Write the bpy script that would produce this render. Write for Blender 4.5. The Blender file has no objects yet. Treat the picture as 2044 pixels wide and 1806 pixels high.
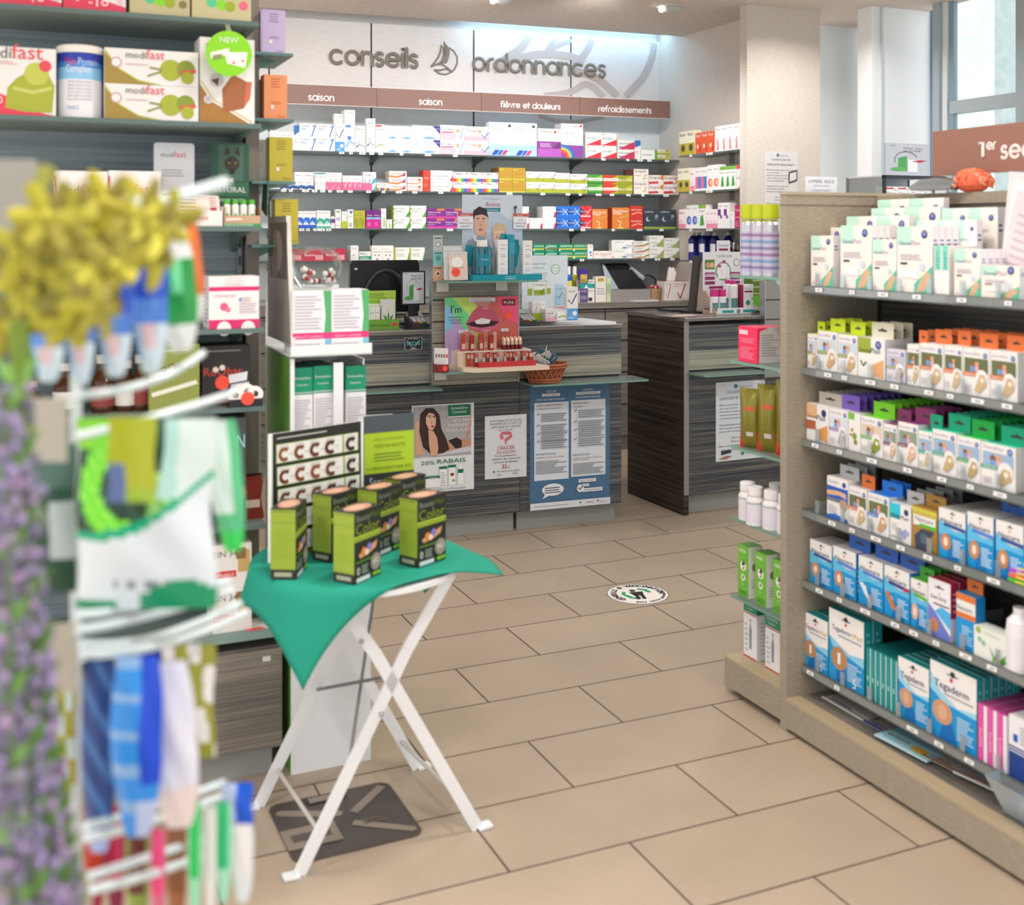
import bpy, math, random
from mathutils import Vector, Matrix, Euler
random.seed(7)
SC = bpy.context.scene
COL = SC.collection
# ------------------------------------------------------------------ camera, world, lights, exposure
F, CX, HY, CH = 2249.0, 1022.0, 465.0, 1.40        # focal length in px, centre column, horizon row, lens height
cd = bpy.data.cameras.new('camera'); cam = bpy.data.objects.new('camera', cd); COL.objects.link(cam)
cam.location = (0, 0, CH); cam.rotation_euler = (math.pi/2, 0, 0)
cd.sensor_fit = 'HORIZONTAL'; cd.sensor_width = 36.0; cd.lens = F/2044*36
cd.shift_y = -(903-HY)/2044; cd.clip_start = 0.05; cd.clip_end = 80
cd.dof.use_dof = True; cd.dof.focus_distance = 5.0; cd.dof.aperture_fstop = 3.0
SC.camera = cam
SC.view_settings.view_transform = 'Standard'; SC.view_settings.look = 'None'
SC.view_settings.exposure = 0.18; SC.view_settings.gamma = 1.0; SC.view_settings.use_curve_mapping = False
w = bpy.data.worlds.new('world'); SC.world = w; w.use_nodes = True
bg = w.node_tree.nodes['Background']; bg.inputs[0].default_value = (0.93, 0.97, 1.0, 1); bg.inputs[1].default_value = 1.3
T1 = math.radians(23.63)      # direction of the floor tiles and shop units
T2 = math.radians(20.5)       # direction of the service counters and back wall
def ceiling_lamp(x, y, z, power, size=.16, col=(1, .95, .9), spread=150):
    l = bpy.data.lights.new('downlight_and_fill_lamp', 'AREA'); l.shape = 'DISK'; l.size = size; l.energy = power; l.color = col
    l.spread = math.radians(spread)
    o = bpy.data.objects.new('downlight_and_fill_lamp', l); COL.objects.link(o); o.location = (x, y, z); return o
for lx, ly in ((-1.6, 1.0), (.1, .9), (1.7, 1.1), (-1.5, 2.7), (.25, 2.6), (1.9, 3.2), (-.8, 4.4), (.5, 4.6)):
    ceiling_lamp(lx, ly, 2.69, 15 if ly < 4 else 3, .3, (1, .95, .90))
for lx, ly, tx, ty in ((-1.35, 5.2, -1.75, 6.75), (-.75, 5.3, -1.1, 7.0), (-.1, 5.6, -.45, 7.2), (.45, 5.8, .1, 7.4), (1.0, 6.0, .7, 7.6), (.75, 6.1, 1.35, 6.95)):
    o = ceiling_lamp(lx, ly, 2.66, (2.9 if tx > -1 else 2.2) if tx < 1 else 2.2, .2, (1, .98, .96), 75)
    o.rotation_euler = (Vector((tx, ty, 1.25))-Vector((lx, ly, 2.66))).to_track_quat('-Z', 'Y').to_euler()
for lx, ly, tx, ty in ((-1.0, 5.6, -1.2, 6.95), (-.2, 5.9, -.4, 7.25), (.5, 6.1, .35, 7.55)):  # unseen washers added to brighten the upper sign panels
    o = ceiling_lamp(lx, ly, 2.64, 1.5, .2, (1, .98, .96), 80); o.rotation_euler = (Vector((tx, ty, 2.35))-Vector((lx, ly, 2.64))).to_track_quat('-Z', 'Y').to_euler()
ceiling_lamp(1.75, 6.05, 2.69, 9, .2, (1, .96, .92)); ceiling_lamp(1.3, 5.0, 2.69, 4, .2, (1, .96, .92))  # downlight by the pillar; the second is added to brighten it
sl = bpy.data.lights.new('sun', 'SUN'); sl.energy = 5.0; sl.angle = math.radians(2); sl.color = (1, .97, .93)
so_ = bpy.data.objects.new('sun', sl); COL.objects.link(so_); so_.rotation_euler = Vector((.55, .25, -1.0)).to_track_quat('-Z', 'Y').to_euler()

# ------------------------------------------------------------------ helpers
def lin(h):
    h = h.lstrip('#'); c = [int(h[i:i+2], 16)/255 for i in (0, 2, 4)]
    return tuple((x/12.92 if x <= .04045 else ((x+.055)/1.055)**2.4) for x in c)+(1,)
_M = {}
def mat(h, rough=.5, metal=0.0, emit=0.0, spec=.4):
    k = (h, rough, metal, emit)
    if k in _M: return _M[k]
    m = bpy.data.materials.new('paint_'+h.lstrip('#')); m.use_nodes = True
    p = m.node_tree.nodes['Principled BSDF']
    p.inputs['Base Color'].default_value = lin(h); p.inputs['Roughness'].default_value = rough
    p.inputs['Metallic'].default_value = metal; p.inputs['Specular IOR Level'].default_value = spec
    if emit: p.inputs['Emission Color'].default_value = lin(h); p.inputs['Emission Strength'].default_value = emit
    _M[k] = m; return m
def nodes(name):
    m = bpy.data.materials.new(name); m.use_nodes = True; nt = m.node_tree
    return m, nt, nt.nodes['Principled BSDF'], nt.nodes['Material Output']
def grain(name, c0, c1, c2, sx=1.2, sz=60, rough=.4, spec=.4):
    """wood decor with streaks running along the object's x (and y) axis"""
    m, nt, p, _ = nodes(name); N = nt.nodes.new; L = nt.links.new
    tc = N('ShaderNodeTexCoord'); mp = N('ShaderNodeMapping'); mp.inputs['Scale'].default_value = (sx, sx, sz)
    n = N('ShaderNodeTexNoise'); n.inputs['Scale'].default_value = 1.6; n.inputs['Detail'].default_value = 5; n.inputs['Roughness'].default_value = .65
    n2 = N('ShaderNodeTexNoise'); n2.inputs['Scale'].default_value = .35; n2.inputs['Detail'].default_value = 2
    mx = N('ShaderNodeMath'); mx.operation = 'MULTIPLY_ADD'; mx.inputs[1].default_value = .5
    r = N('ShaderNodeValToRGB'); r.color_ramp.elements[0].position = .60; r.color_ramp.elements[0].color = lin(c0)
    r.color_ramp.elements[1].position = .86; r.color_ramp.elements[1].color = lin(c2)
    e = r.color_ramp.elements.new(.72); e.color = lin(c1)
    L(tc.outputs['Object'], mp.inputs[0]); L(mp.outputs[0], n.inputs['Vector']); L(mp.outputs[0], n2.inputs['Vector'])
    L(n2.outputs[0], mx.inputs[0]); L(n.outputs[0], mx.inputs[2]); L(mx.outputs[0], r.inputs[0]); L(r.outputs[0], p.inputs['Base Color'])
    p.inputs['Roughness'].default_value = rough; p.inputs['Specular IOR Level'].default_value = spec
    return m
def weave(name, c0, c1, sx=40, sz=260, rough=.8):
    m, nt, p, _ = nodes(name); N = nt.nodes.new; L = nt.links.new
    tc = N('ShaderNodeTexCoord'); mp = N('ShaderNodeMapping'); mp.inputs['Scale'].default_value = (sx, sx, sz)
    n = N('ShaderNodeTexNoise'); n.inputs['Scale'].default_value = 1.0; n.inputs['Detail'].default_value = 3
    r = N('ShaderNodeValToRGB'); r.color_ramp.elements[0].position = .3; r.color_ramp.elements[0].color = lin(c0)
    r.color_ramp.elements[1].position = .7; r.color_ramp.elements[1].color = lin(c1)
    L(tc.outputs['Object'], mp.inputs[0]); L(mp.outputs[0], n.inputs['Vector']); L(n.outputs[0], r.inputs[0]); L(r.outputs[0], p.inputs['Base Color'])
    p.inputs['Roughness'].default_value = rough; p.inputs['Specular IOR Level'].default_value = .2
    return m
def clear(name, tint, gloss=.1, body=None, amount=0.0):
    m, nt, p, out = nodes(name); N = nt.nodes.new; L = nt.links.new
    tr = N('ShaderNodeBsdfTransparent'); tr.inputs[0].default_value = lin(tint)
    gl = N('ShaderNodeBsdfGlossy'); gl.inputs['Roughness'].default_value = .04
    fr = N('ShaderNodeLayerWeight'); fr.inputs[0].default_value = .25
    mu = N('ShaderNodeMath'); mu.operation = 'MULTIPLY_ADD'; mu.inputs[1].default_value = .5; mu.inputs[2].default_value = gloss*.4
    m1 = N('ShaderNodeMixShader'); L(fr.outputs['Fresnel'], mu.inputs[0]); L(mu.outputs[0], m1.inputs[0]); L(tr.outputs[0], m1.inputs[1]); L(gl.outputs[0], m1.inputs[2])
    if body:
        p.inputs['Base Color'].default_value = lin(body); p.inputs['Roughness'].default_value = .25
        m2 = N('ShaderNodeMixShader'); m2.inputs[0].default_value = amount; L(m1.outputs[0], m2.inputs[1]); L(p.outputs[0], m2.inputs[2]); L(m2.outputs[0], out.inputs[0])
    else: L(m1.outputs[0], out.inputs[0])
    return m

class MB:
    """collects faces, builds ONE mesh object"""
    def __init__(s): s.v = []; s.f = []; s.m = []; s.ms = []; s.sm = []
    def mi(s, m):
        if isinstance(m, str): m = mat(m)
        if m not in s.ms: s.ms.append(m)
        return s.ms.index(m)
    def face(s, pts, m, smooth=False):
        b = len(s.v); s.v += [tuple(p) for p in pts]; s.f.append(tuple(range(b, b+len(pts)))); s.m.append(s.mi(m)); s.sm.append(smooth)
    def mesh(s, vs, fs, m, smooth=False):
        b = len(s.v); s.v += [tuple(p) for p in vs]; i = s.mi(m)
        for f in fs: s.f.append(tuple(b+k for k in f)); s.m.append(i); s.sm.append(smooth)
    def box(s, x0, y0, z0, x1, y1, z1, m, faces=None):
        v = [(x0,y0,z0),(x1,y0,z0),(x1,y1,z0),(x0,y1,z0),(x0,y0,z1),(x1,y0,z1),(x1,y1,z1),(x0,y1,z1)]
        F6 = {'f':(0,1,5,4),'r':(1,2,6,5),'k':(2,3,7,6),'l':(3,0,4,7),'t':(4,5,6,7),'b':(3,2,1,0)}
        b = len(s.v); s.v += v
        for k, q in F6.items():
            s.f.append(tuple(b+i for i in q)); s.m.append(s.mi((faces or {}).get(k, m))); s.sm.append(False)
    def bar(s, p, q, wx, wy, m, up=(0,0,1)):
        """rectangular bar from p to q"""
        p, q = Vector(p), Vector(q); d = (q-p).normalized(); u = Vector(up)
        if abs(d.dot(u)) > .98: u = Vector((1,0,0))
        a = d.cross(u).normalized()*wx/2; b = a.cross(d).normalized()*wy/2
        vs = [p-a-b,p+a-b,p+a+b,p-a+b,q-a-b,q+a-b,q+a+b,q-a+b]
        s.mesh(vs, [(3,2,1,0),(4,5,6,7),(0,1,5,4),(1,2,6,5),(2,3,7,6),(3,0,4,7)], m)
    def tube(s, pts, r, m, n=10, caps=True, smooth=True, flat=None):
        """round tube through points; r number or list; flat=(axis Vector, factor) squashes the section"""
        pts = [Vector(p) for p in pts]; k = len(pts); rs = r if isinstance(r, (list, tuple)) else [r]*k
        d0 = (pts[1]-pts[0]).normalized(); u = Vector((0,0,1)) if abs(d0.z) < .9 else Vector((1,0,0)); a = d0.cross(u).normalized()
        vs = []; fs = []
        for i, p in enumerate(pts):
            d = (pts[min(i+1,k-1)]-pts[max(i-1,0)]).normalized()
            a = (a-d*a.dot(d)).normalized(); b = d.cross(a)
            for j in range(n):
                t = 2*math.pi*j/n; o = (a*math.cos(t)+b*math.sin(t))*rs[i]
                if flat: ax, fc = flat; ax = Vector(ax); o = o-ax*o.dot(ax)*(1-fc)
                vs.append(p+o)
        for i in range(k-1):
            for j in range(n): fs.append((i*n+j, i*n+(j+1)%n, (i+1)*n+(j+1)%n, (i+1)*n+j))
        s.mesh(vs, fs, m, smooth)
        if caps: s.mesh(vs[:n], [tuple(range(n))[::-1]], m); s.mesh(vs[-n:], [tuple(range(n))], m)
    def lathe(s, prof, m, n=20, c=(0,0,0), smooth=True, sx=1, sy=1):
        """prof: list of (r, z[, material])"""
        for i in range(len(prof)-1):
            (r0, z0), (r1, z1) = prof[i][:2], prof[i+1][:2]; mm = prof[i][2] if len(prof[i]) > 2 else m
            vs = []
            for j in range(n):
                t = 2*math.pi*j/n; ct, st = math.cos(t)*sx, math.sin(t)*sy
                vs += [(c[0]+r0*ct, c[1]+r0*st, c[2]+z0), (c[0]+r1*ct, c[1]+r1*st, c[2]+z1)]
            s.mesh(vs, [(2*j, 2*((j+1)%n), 2*((j+1)%n)+1, 2*j+1) for j in range(n)], mm, smooth and abs(r0-r1) < 5*abs(z1-z0)+1e-9)
    def ball(s, c, r, m, n=12, k=8, sc=(1,1,1)):
        prof = [(math.sin(math.pi*i/k)*r, -math.cos(math.pi*i/k)*r*sc[2]) for i in range(k+1)]
        s.lathe(prof, m, n, c, True, sc[0], sc[1])
    def prism(s, pts, d, m, side=None):
        """pts: 3D outline, extruded by vector d"""
        pts = [Vector(p) for p in pts]; d = Vector(d); n = len(pts); vs = pts+[p+d for p in pts]
        s.mesh(vs, [tuple(range(n))[::-1], tuple(range(n, 2*n))], m)
        s.mesh(vs, [(i, (i+1)%n, n+(i+1)%n, n+i) for i in range(n)], side or m)
    def build(s, name, parent=None, loc=(0,0,0), rz=0.0, rot=None):
        me = bpy.data.meshes.new(name); me.from_pydata(s.v, [], s.f)
        for m in s.ms: me.materials.append(m)
        me.polygons.foreach_set('material_index', s.m); me.polygons.foreach_set('use_smooth', s.sm); me.update()
        o = bpy.data.objects.new(name, me); COL.objects.link(o)
        o.location = loc; o.rotation_euler = rot or (0, 0, rz)
        if parent: o.parent = parent
        return o
def tag(o, label=None, cat=None, group=None, kind=None):
    if label: o['label'] = label
    if cat: o['category'] = cat
    if group: o['group'] = group
    if kind: o['kind'] = kind
    return o
def empty(name, loc, rz=0.0, label=None, cat=None, group=None):
    o = bpy.data.objects.new(name, None); COL.objects.link(o); o.location = loc; o.rotation_euler = (0, 0, rz); o.empty_display_size = .05
    return tag(o, label, cat, group)
def kids(o): return [c for c in bpy.data.objects if c.parent == o]
def dup(o, loc, rz=None, label=None, group=None, parts=()):
    r = o.copy(); COL.objects.link(r); r.location = loc
    if rz is not None: r.rotation_euler = (0, 0, rz)
    if label: r['label'] = label
    if group: r['group'] = group
    for ch in parts:
        c = ch.copy(); COL.objects.link(c); c.parent = r
    return r
def struct(o): o['kind'] = 'structure'; return o

# pixel to place
def at(x, y, Y): return Vector(((x-CX)*Y/F, Y, CH-(y-HY)*Y/F))
def onz(x, y, z):
    Y = (CH-z)*F/(y-HY); return Vector(((x-CX)*Y/F, Y, z))
class Fr:
    """a vertical front plane: origin (2D), direction of its width; local x = along, local y = away behind the plane"""
    def __init__(s, ox, oy, ang): s.o = Vector((ox, oy)); s.a = ang; s.d = Vector((math.cos(ang), math.sin(ang))); s.n = Vector((-math.sin(ang), math.cos(ang)))
    def u(s, px, off=0.0):
        k = (px-CX)/F; o = s.o+s.n*off            # o.x+u dx = k (o.y+u dy)
        return (k*o.y-o.x)/(s.d.x-k*s.d.y)
    def p(s, u, off=0.0, z=0.0): q = s.o+s.d*u+s.n*off; return Vector((q.x, q.y, z))
    def Y(s, u, off=0.0): return (s.o+s.d*u+s.n*off).y
    def z(s, py, u, off=0.0): return CH-(py-HY)*s.Y(u, off)/F
    def zx(s, px, py, off=0.0): u = s.u(px, off); return u, s.z(py, u, off)
FA = lambda ox, oy: Fr(ox, oy, T1)
FB = lambda ox, oy: Fr(ox, oy, T1-math.pi/2)
FC = lambda ox, oy: Fr(ox, oy, T2)

# flat lettering
_T = {}
def txt(body):
    if body in _T: return _T[body]
    c = bpy.data.curves.new('lettering', 'FONT'); c.body = body; c.size = 1; c.resolution_u = 2
    o = bpy.data.objects.new('lettering', c); me = bpy.data.meshes.new_from_object(o)
    vs = [(v.co.x, v.co.y) for v in me.vertices]; fs = [tuple(p.vertices) for p in me.polygons]
    bpy.data.objects.remove(o); bpy.data.curves.remove(c); bpy.data.meshes.remove(me)
    if not vs: vs = [(0,0),(1,1)]
    x0 = min(v[0] for v in vs); x1 = max(v[0] for v in vs); y0 = min(v[1] for v in vs); y1 = max(v[1] for v in vs)
    _T[body] = ([((a-x0)/(x1-x0), b) for a, b in vs], fs, x1-x0, y0, y1)
    return _T[body]
def art(mb, ops, O, U, V, N, step=.00018):
    """paint flat shapes on a face: O corner, U and V edge vectors, N outward normal; op coordinates are fractions of U and V"""
    O, U, V, N = Vector(O), Vector(U), Vector(V), Vector(N); w, h = U.length, V.length; lay = 0
    def P(x, y): return O+U*x+V*y+N*(step*lay)
    for op in ops:
        lay += 1; k = op[0]
        if k == 'r': _, x0, y0, x1, y1, c = op; mb.face([P(x0,y0),P(x1,y0),P(x1,y1),P(x0,y1)], c)
        elif k == 'p': mb.face([P(x,y) for x, y in op[1]], op[2])
        elif k == 'c':
            _, x, y, r, c = op[:5]; ry = op[5] if len(op) > 5 else r*w/h
            mb.face([P(x+r*math.cos(t*math.pi/9), y+ry*math.sin(t*math.pi/9)) for t in range(18)], c)
        elif k == 't':                       # 't', x, y, width, text, colour[, height]
            _, x, y, tw, s, c = op[:6]; vs, fs, ww, y0, y1 = txt(s)
            sy = (op[6]*h/.72 if len(op) > 6 else tw*w/ww)/h
            mb.mesh([P(x+a*tw, y+b*sy) for a, b in vs], fs, c)
        elif k == 'l':                       # lines of small print
            _, x0, y0, x1, y1, n, c = op; dy = (y1-y0)/n
            for i in range(n):
                e = x1-(x1-x0)*(.05+.35*((i*7919+13) % 10)/10)*(1 if i % 3 else 0)
                a = y0+dy*i; b = a+dy*.42; mb.face([P(x0,a),P(e,a),P(e,b),P(x0,b)], c)
        elif k == 's':                       # ribbon through points with width (fraction of w)
            _, pts, ww, c = op; Q = [Vector((x*w, y*h)) for x, y in pts]; L = []; R = []
            for i, q in enumerate(Q):
                d = (Q[min(i+1,len(Q)-1)]-Q[max(i-1,0)]).normalized(); nn = Vector((-d.y, d.x))*ww*w/2
                L.append(q+nn); R.append(q-nn)
            for i in range(len(Q)-1):
                mb.face([P(q.x/w, q.y/h) for q in (L[i], R[i], R[i+1], L[i+1])], c)
def arc(cx, cy, r, a0, a1, n=12, ry=None):
    ry = ry or r; return [(cx+r*math.cos(math.radians(a0+(a1-a0)*i/n)), cy+ry*math.sin(math.radians(a0+(a1-a0)*i/n))) for i in range(n+1)]
# rounded geometric stroke letters (x-height 1)
GL = {
 'c': ([arc(.5,.5,.5,48,312,16)], .93), 'o': ([arc(.5,.5,.5,0,360,22)], 1.0), 'n': ([[(0,0),(0,1)], [(0,.55)]+arc(.4,.58,.4,180,0,10)+[(.8,0)]], .8),
 's': ([arc(.3,.745,.255,35,250,10)+arc(.3,.255,.265,70,-145,10)], .6), 'e': ([[(.02,.5),(.98,.5)]+arc(.5,.5,.5,0,318,18)], 1.0),
 'i': ([[(0,0),(0,1)], [(0,1.38),(0,1.40)]], 0.0), 'l': ([[(0,0),(0,1.45)]], 0.0), 'r': ([[(0,0),(0,.58)]+arc(.38,.6,.38,180,85,7)], .4),
 'd': ([arc(.5,.5,.5,0,360,22), [(1,0),(1,1.45)]], 1.0), 'a': ([arc(.5,.5,.5,0,360,22), [(1,0),(1,1)]], 1.0), 'u': ([[(0,1)]+arc(.4,.4,.4,180,360,10)+[(.8,1)], [(.8,.5),(.8,0)]], .8),
 'f': ([[(.15,0),(.15,1.2)]+arc(.46,1.2,.31,180,65,8), [(-.1,.9),(.45,.9)]], .52), 't': ([[(.15,0),(.15,1.35)], [(-.08,.95),(.42,.95)]], .38),
 'v': ([[(0,1),(.4,0),(.8,1)]], .8), 'm': ([[(0,0),(0,1)], [(0,.6)]+arc(.32,.65,.32,180,0,8)+[(.64,0)], [(.64,.6)]+arc(.96,.65,.32,180,0,8)+[(1.28,0)]], 1.28),
 'è': ([[(.02,.5),(.98,.5)]+arc(.5,.5,.5,0,318,18), [(.35,1.5),(.58,1.25)]], 1.0), '1': ([[(-.18,1.25),(.12,1.42),(.12,0)]], .12), ' ': ([], .35)}
def strokes(mb, s, O, U, V, width, r, m, flat=.5, gap=.3):
    """raised round-stroke lettering; O start of baseline, U/V unit vectors, width total length"""
    O, U, V = Vector(O), Vector(U), Vector(V); N = U.cross(V); x = 0; L = []
    for ch in s:
        ps, wd = GL[ch]; L.append((x, ps)); x += wd+gap
    k = width/(x-gap)
    for x0, ps in L:
        for pl in ps:
            P = [O+U*((x0+a)*k)+V*(b*k) for a, b in pl]
            mb.tube(P, r, m, 8, True, True, (N, flat))
            for e in (P[0], P[-1]):
                vs = [e+(U*math.cos(t*math.pi/5)+V*math.sin(t*math.pi/5))*r+N*r*flat for t in range(10)]; mb.face(vs, m)
    return k
# ------------------------------------------------------------------ surfaces
FLOOR, nt, p, _ = nodes('floor_tiles'); N = nt.nodes.new; L = nt.links.new
tc = N('ShaderNodeTexCoord'); mp = N('ShaderNodeMapping'); mp.vector_type = 'POINT'; mp.inputs['Location'].default_value = (-.088, -.015, 0)
br = N('ShaderNodeTexBrick'); br.offset = .5; br.offset_frequency = 2; br.inputs['Scale'].default_value = 1; br.inputs['Mortar Size'].default_value = .0030; br.inputs['Mortar Smooth'].default_value = .3
br.inputs['Brick Width'].default_value = .5981; br.inputs['Row Height'].default_value = .28114
br.inputs['Color1'].default_value = lin('#ad9c89'); br.inputs['Color2'].default_value = lin('#b3a28f'); br.inputs['Mortar'].default_value = lin('#463b35')
n1 = N('ShaderNodeTexNoise'); n1.inputs['Scale'].default_value = 5; n1.inputs['Detail'].default_value = 6
n2 = N('ShaderNodeTexNoise'); n2.inputs['Scale'].default_value = 1; n2.inputs['Detail'].default_value = 3
mp2 = N('ShaderNodeMapping'); mp2.inputs['Scale'].default_value = (60, 420, 1)
r1 = N('ShaderNodeMapRange'); r1.inputs['To Min'].default_value = .88; r1.inputs['To Max'].default_value = 1.1
r2 = N('ShaderNodeMapRange'); r2.inputs['To Min'].default_value = .93; r2.inputs['To Max'].default_value = 1.07
mu = N('ShaderNodeMath'); mu.operation = 'MULTIPLY'; mx = N('ShaderNodeMix'); mx.data_type = 'RGBA'; mx.blend_type = 'MULTIPLY'; mx.inputs[0].default_value = 1
L(tc.outputs['Object'], mp.inputs[0]); L(mp.outputs[0], br.inputs['Vector']); L(tc.outputs['Object'], n1.inputs['Vector'])
L(tc.outputs['Object'], mp2.inputs[0]); L(mp2.outputs[0], n2.inputs['Vector']); L(n1.outputs[0], r1.inputs[0]); L(n2.outputs[0], r2.inputs[0])
L(r1.outputs[0], mu.inputs[0]); L(r2.outputs[0], mu.inputs[1]); L(br.outputs['Color'], mx.inputs[6]); L(mu.outputs[0], mx.inputs[7]); L(mx.outputs[2], p.inputs['Base Color'])
p.inputs['Roughness'].default_value = .42; p.inputs['Specular IOR Level'].default_value = .35
WOODD = grain('dark_wood_decor', '#2a3038', '#3b424b', '#726f69', 1.1, 120, .32, .5)
WOODB = grain('brown_wood_decor', '#1a1412', '#2b221f', '#5c4c41', 1.1, 120, .4)
WOODL = grain('grey_wood_decor', '#7c7d73', '#8f8e82', '#aba595', 1.2, 100, .45)
WOODG = grain('greybrown_wood_decor', '#64615c', '#736e67', '#8b8378', 1.1, 90, .5)
WOODK = grain('dark_taupe_wood_decor', '#3d3936', '#4a4541', '#665d55', 1.5, 60, .45)  # dark grey-brown wood of the gondola back panel
WEAVE = weave('beige_woven_laminate', '#968b7b', '#a89c8a')
PAPER = weave('beige_wallpaper', '#cdc3b8', '#dcd3c9', 30, 220)
CEIL = weave('ceiling_plaster', '#d6c8bd', '#e2d6cc', 25, 25)
PANEL = weave('pale_wall_panel', '#e2dcd9', '#ebe6e3', 14, 120, .5); PANELB = weave('cool_wall_panel', '#dde4e7', '#e6ecee', 14, 120, .4)
WHITEW = mat('#f3f6f8', .6); GREYP = mat('#9b9c98', .5); STEEL = mat('#b9bcbd', .3, .9); DARK = mat('#23252a', .35)
GLASS = clear('clear_glass', '#f9fdfc', .05); GEDGE = clear('green_glass_edge', '#a9d3c6', .2, '#8fbfae', .55)
FROST = clear('shelf_glass', '#a9bfb8', .15, '#93a39d', .6); PLASTIC = clear('clear_plastic', '#f4f8fa', .25, '#e6eef0', .12)
POLY = clear('clear_film', '#f7fafa', .3, '#e8eeee', .2); CLEARB = clear('blue_clear_plastic', '#d5e6f2', .2, '#c3d8e8', .45)

# ------------------------------------------------------------------ room
mb = MB(); mb.face([(-6,-1.5,0),(7,-1.5,0),(7,9.5,0),(-6,9.5,0)], FLOOR); struct(mb.build('floor', rz=T1))
WB = FC(1.054, 7.90)                       # back wall plane, u=0 at the right-hand end post
mb = MB(); mb.box(-5, 0, 0, .05, .1, 2.95, PANEL); struct(mb.build('wall_back', loc=WB.p(0), rz=T2))
mb = MB(); mb.box(-6, -9.2, 2.72, .92, -.34, 2.80, CEIL); struct(mb.build('ceiling', loc=WB.p(0), rz=T2))
mb = MB(); mb.box(-6, -.40, 2.80, .6, .1, 2.98, mat('#aebdc6', .7)); struct(mb.build('ceiling_cove', loc=WB.p(0), rz=T2))
cl = bpy.data.lights.new('cove_light', 'AREA'); cl.shape = 'RECTANGLE'; cl.size = 1.5; cl.size_y = .05; cl.energy = 7; cl.color = (.5, .78, 1)
o = bpy.data.objects.new('cove_light', cl); COL.objects.link(o); o.location = WB.p(-.72, -.12, 2.775); o.rotation_euler = (math.radians(180), 0, T2)
# side wall behind the right-hand glass shelves, then the pillar and the window wall
SWF = FB(1.073, 7.25)                      # front edge plane of the side shelves, u=0 at the far end
mb = MB(); mb.box(-.7, .2, 0, .78, .3, 2.95, PAPER); struct(mb.build('wall_side', loc=SWF.p(0), rz=SWF.a))
mb = MB(); mb.box(0, 0, 0, .003, .004, 1.95, '#4f4b47'); mb.box(0, .001, 1.95, -.002, .55, 1.953, '#4f4b47')
PIL = FA(*at(1491, 0, 6.5)[:2])
mb = MB(); u1 = PIL.u(1637); mb.box(0, 0, 0, u1, .07, 2.95, PAPER); struct(mb.build('wall_pillar', loc=PIL.p(0), rz=T1))
# window bay: stepped white reveals
def wall_piece(name, x0, x1, Y0, m, thick=.12):
    f = FA(*at(x0, 0, Y0)[:2]); w_ = f.u(x1); b = MB(); b.box(0, 0, 0, w_, thick, 3.4, m); return struct(b.build(name, loc=f.p(0), rz=T1)), f, w_
wall_piece('wall_reveal', 1634, 1716, 7.15, WHITEW)
f = FB(*at(1712, 0, 7.2)[:2]); b = MB(); b.box(0, 0, 0, f.u(1743), .1, 3.4, weave('shaded_plaster', '#aeb0ad', '#bbbcb8')); struct(b.build('wall_strip', loc=f.p(0), rz=f.a))  # strip greyer than the reveals, its shade put into the colour
_, RV, rvw = wall_piece('wall_reveal', 1740, 1862, 6.55, WHITEW)
b = MB(); b.box(.06, -.012, 0, .075, 0, 3.4, '#cfd8dd'); b.box(rvw-.02, -.02, 0, rvw, 0, 3.4, '#7f98b4'); struct(b.build('trim_1', loc=RV.p(0), rz=T1))
WF = FB(*at(1864, 0, 6.5)[:2])             # window plane
b = MB(); b.box(-.1, 0, 0, 3.6, .1, 1.05, WHITEW); struct(b.build('wall_right', loc=WF.p(0), rz=WF.a))
FRM = mat('#a9b6bd', .35)
b = MB()
b.box(0, -.01, 1.05, .05, .08, 3.4, FRM); b.box(.05, .015, 1.05, .085, .07, 3.4, mat('#e6eef2', .3)); b.box(.085, .03, 1.05, .12, .06, 3.4, mat('#8ea3b0', .3))
u2 = WF.u(2030); zt = WF.z(205, WF.u(1970))
b.box(0, -.01, 1.05, u2, .08, 1.12, FRM); b.box(.12, 0, zt-.035, u2, .07, zt+.035, FRM); b.box(u2, -.01, 1.05, u2+.08, .08, 3.4, FRM); b.box(u2+.08, 0, 1.05, 3.2, .08, 1.12, FRM)
win = struct(b.build('window_1', loc=WF.p(0), rz=WF.a))
b = MB(); b.box(.12, .035, 1.12, u2, .039, zt-.035, GLASS); b.box(.12, .035, zt+.035, u2, .039, 3.4, GLASS); b.box(u2+.08, .035, 1.12, 3.2, .039, 3.4, GLASS); struct(b.build('window_pane', win))
# the street outside the window: concrete pier and a pale facade with blinds
OUT = FB(*at(1895, 0, 9.0)[:2])
b = MB(); b.box(-3.0, .0, -1, OUT.u(1985, 1.0), .6, 3.9, weave('speckled_concrete', '#b9c3c4', '#cdd4d4', 12, 12)); tag(b.build('concrete_pier', loc=OUT.p(0, 1.0), rz=OUT.a), 'pale speckled concrete pier outside the window', 'pier')
b = MB(); b.box(-3, 2.5, -1, 8, 3.2, 4.9, mat('#e9eef0', .7)); fac = b.build('street_facade', loc=OUT.p(0), rz=OUT.a); tag(fac, 'white building facade seen across the street through the window', 'building')
zb_ = OUT.z(137, OUT.u(2010, 2.5), 2.5)
for k in range(3):
    b = MB(); x = OUT.u(1988, 2.5)+k*1.6-.0; b.box(x, 2.47, zb_-1.3, x+1.25, 2.5, zb_, mat('#5fb0d0', .4)); b.box(x+.16, 2.46, zb_-1.2, x+1.15, 2.47, zb_-.06, mat('#dff0f6', .2)); b.box(x, 2.45, zb_, x+1.25, 2.5, 4.85, mat('#f6f8f8', .8)); b.build('window', fac)
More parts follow.
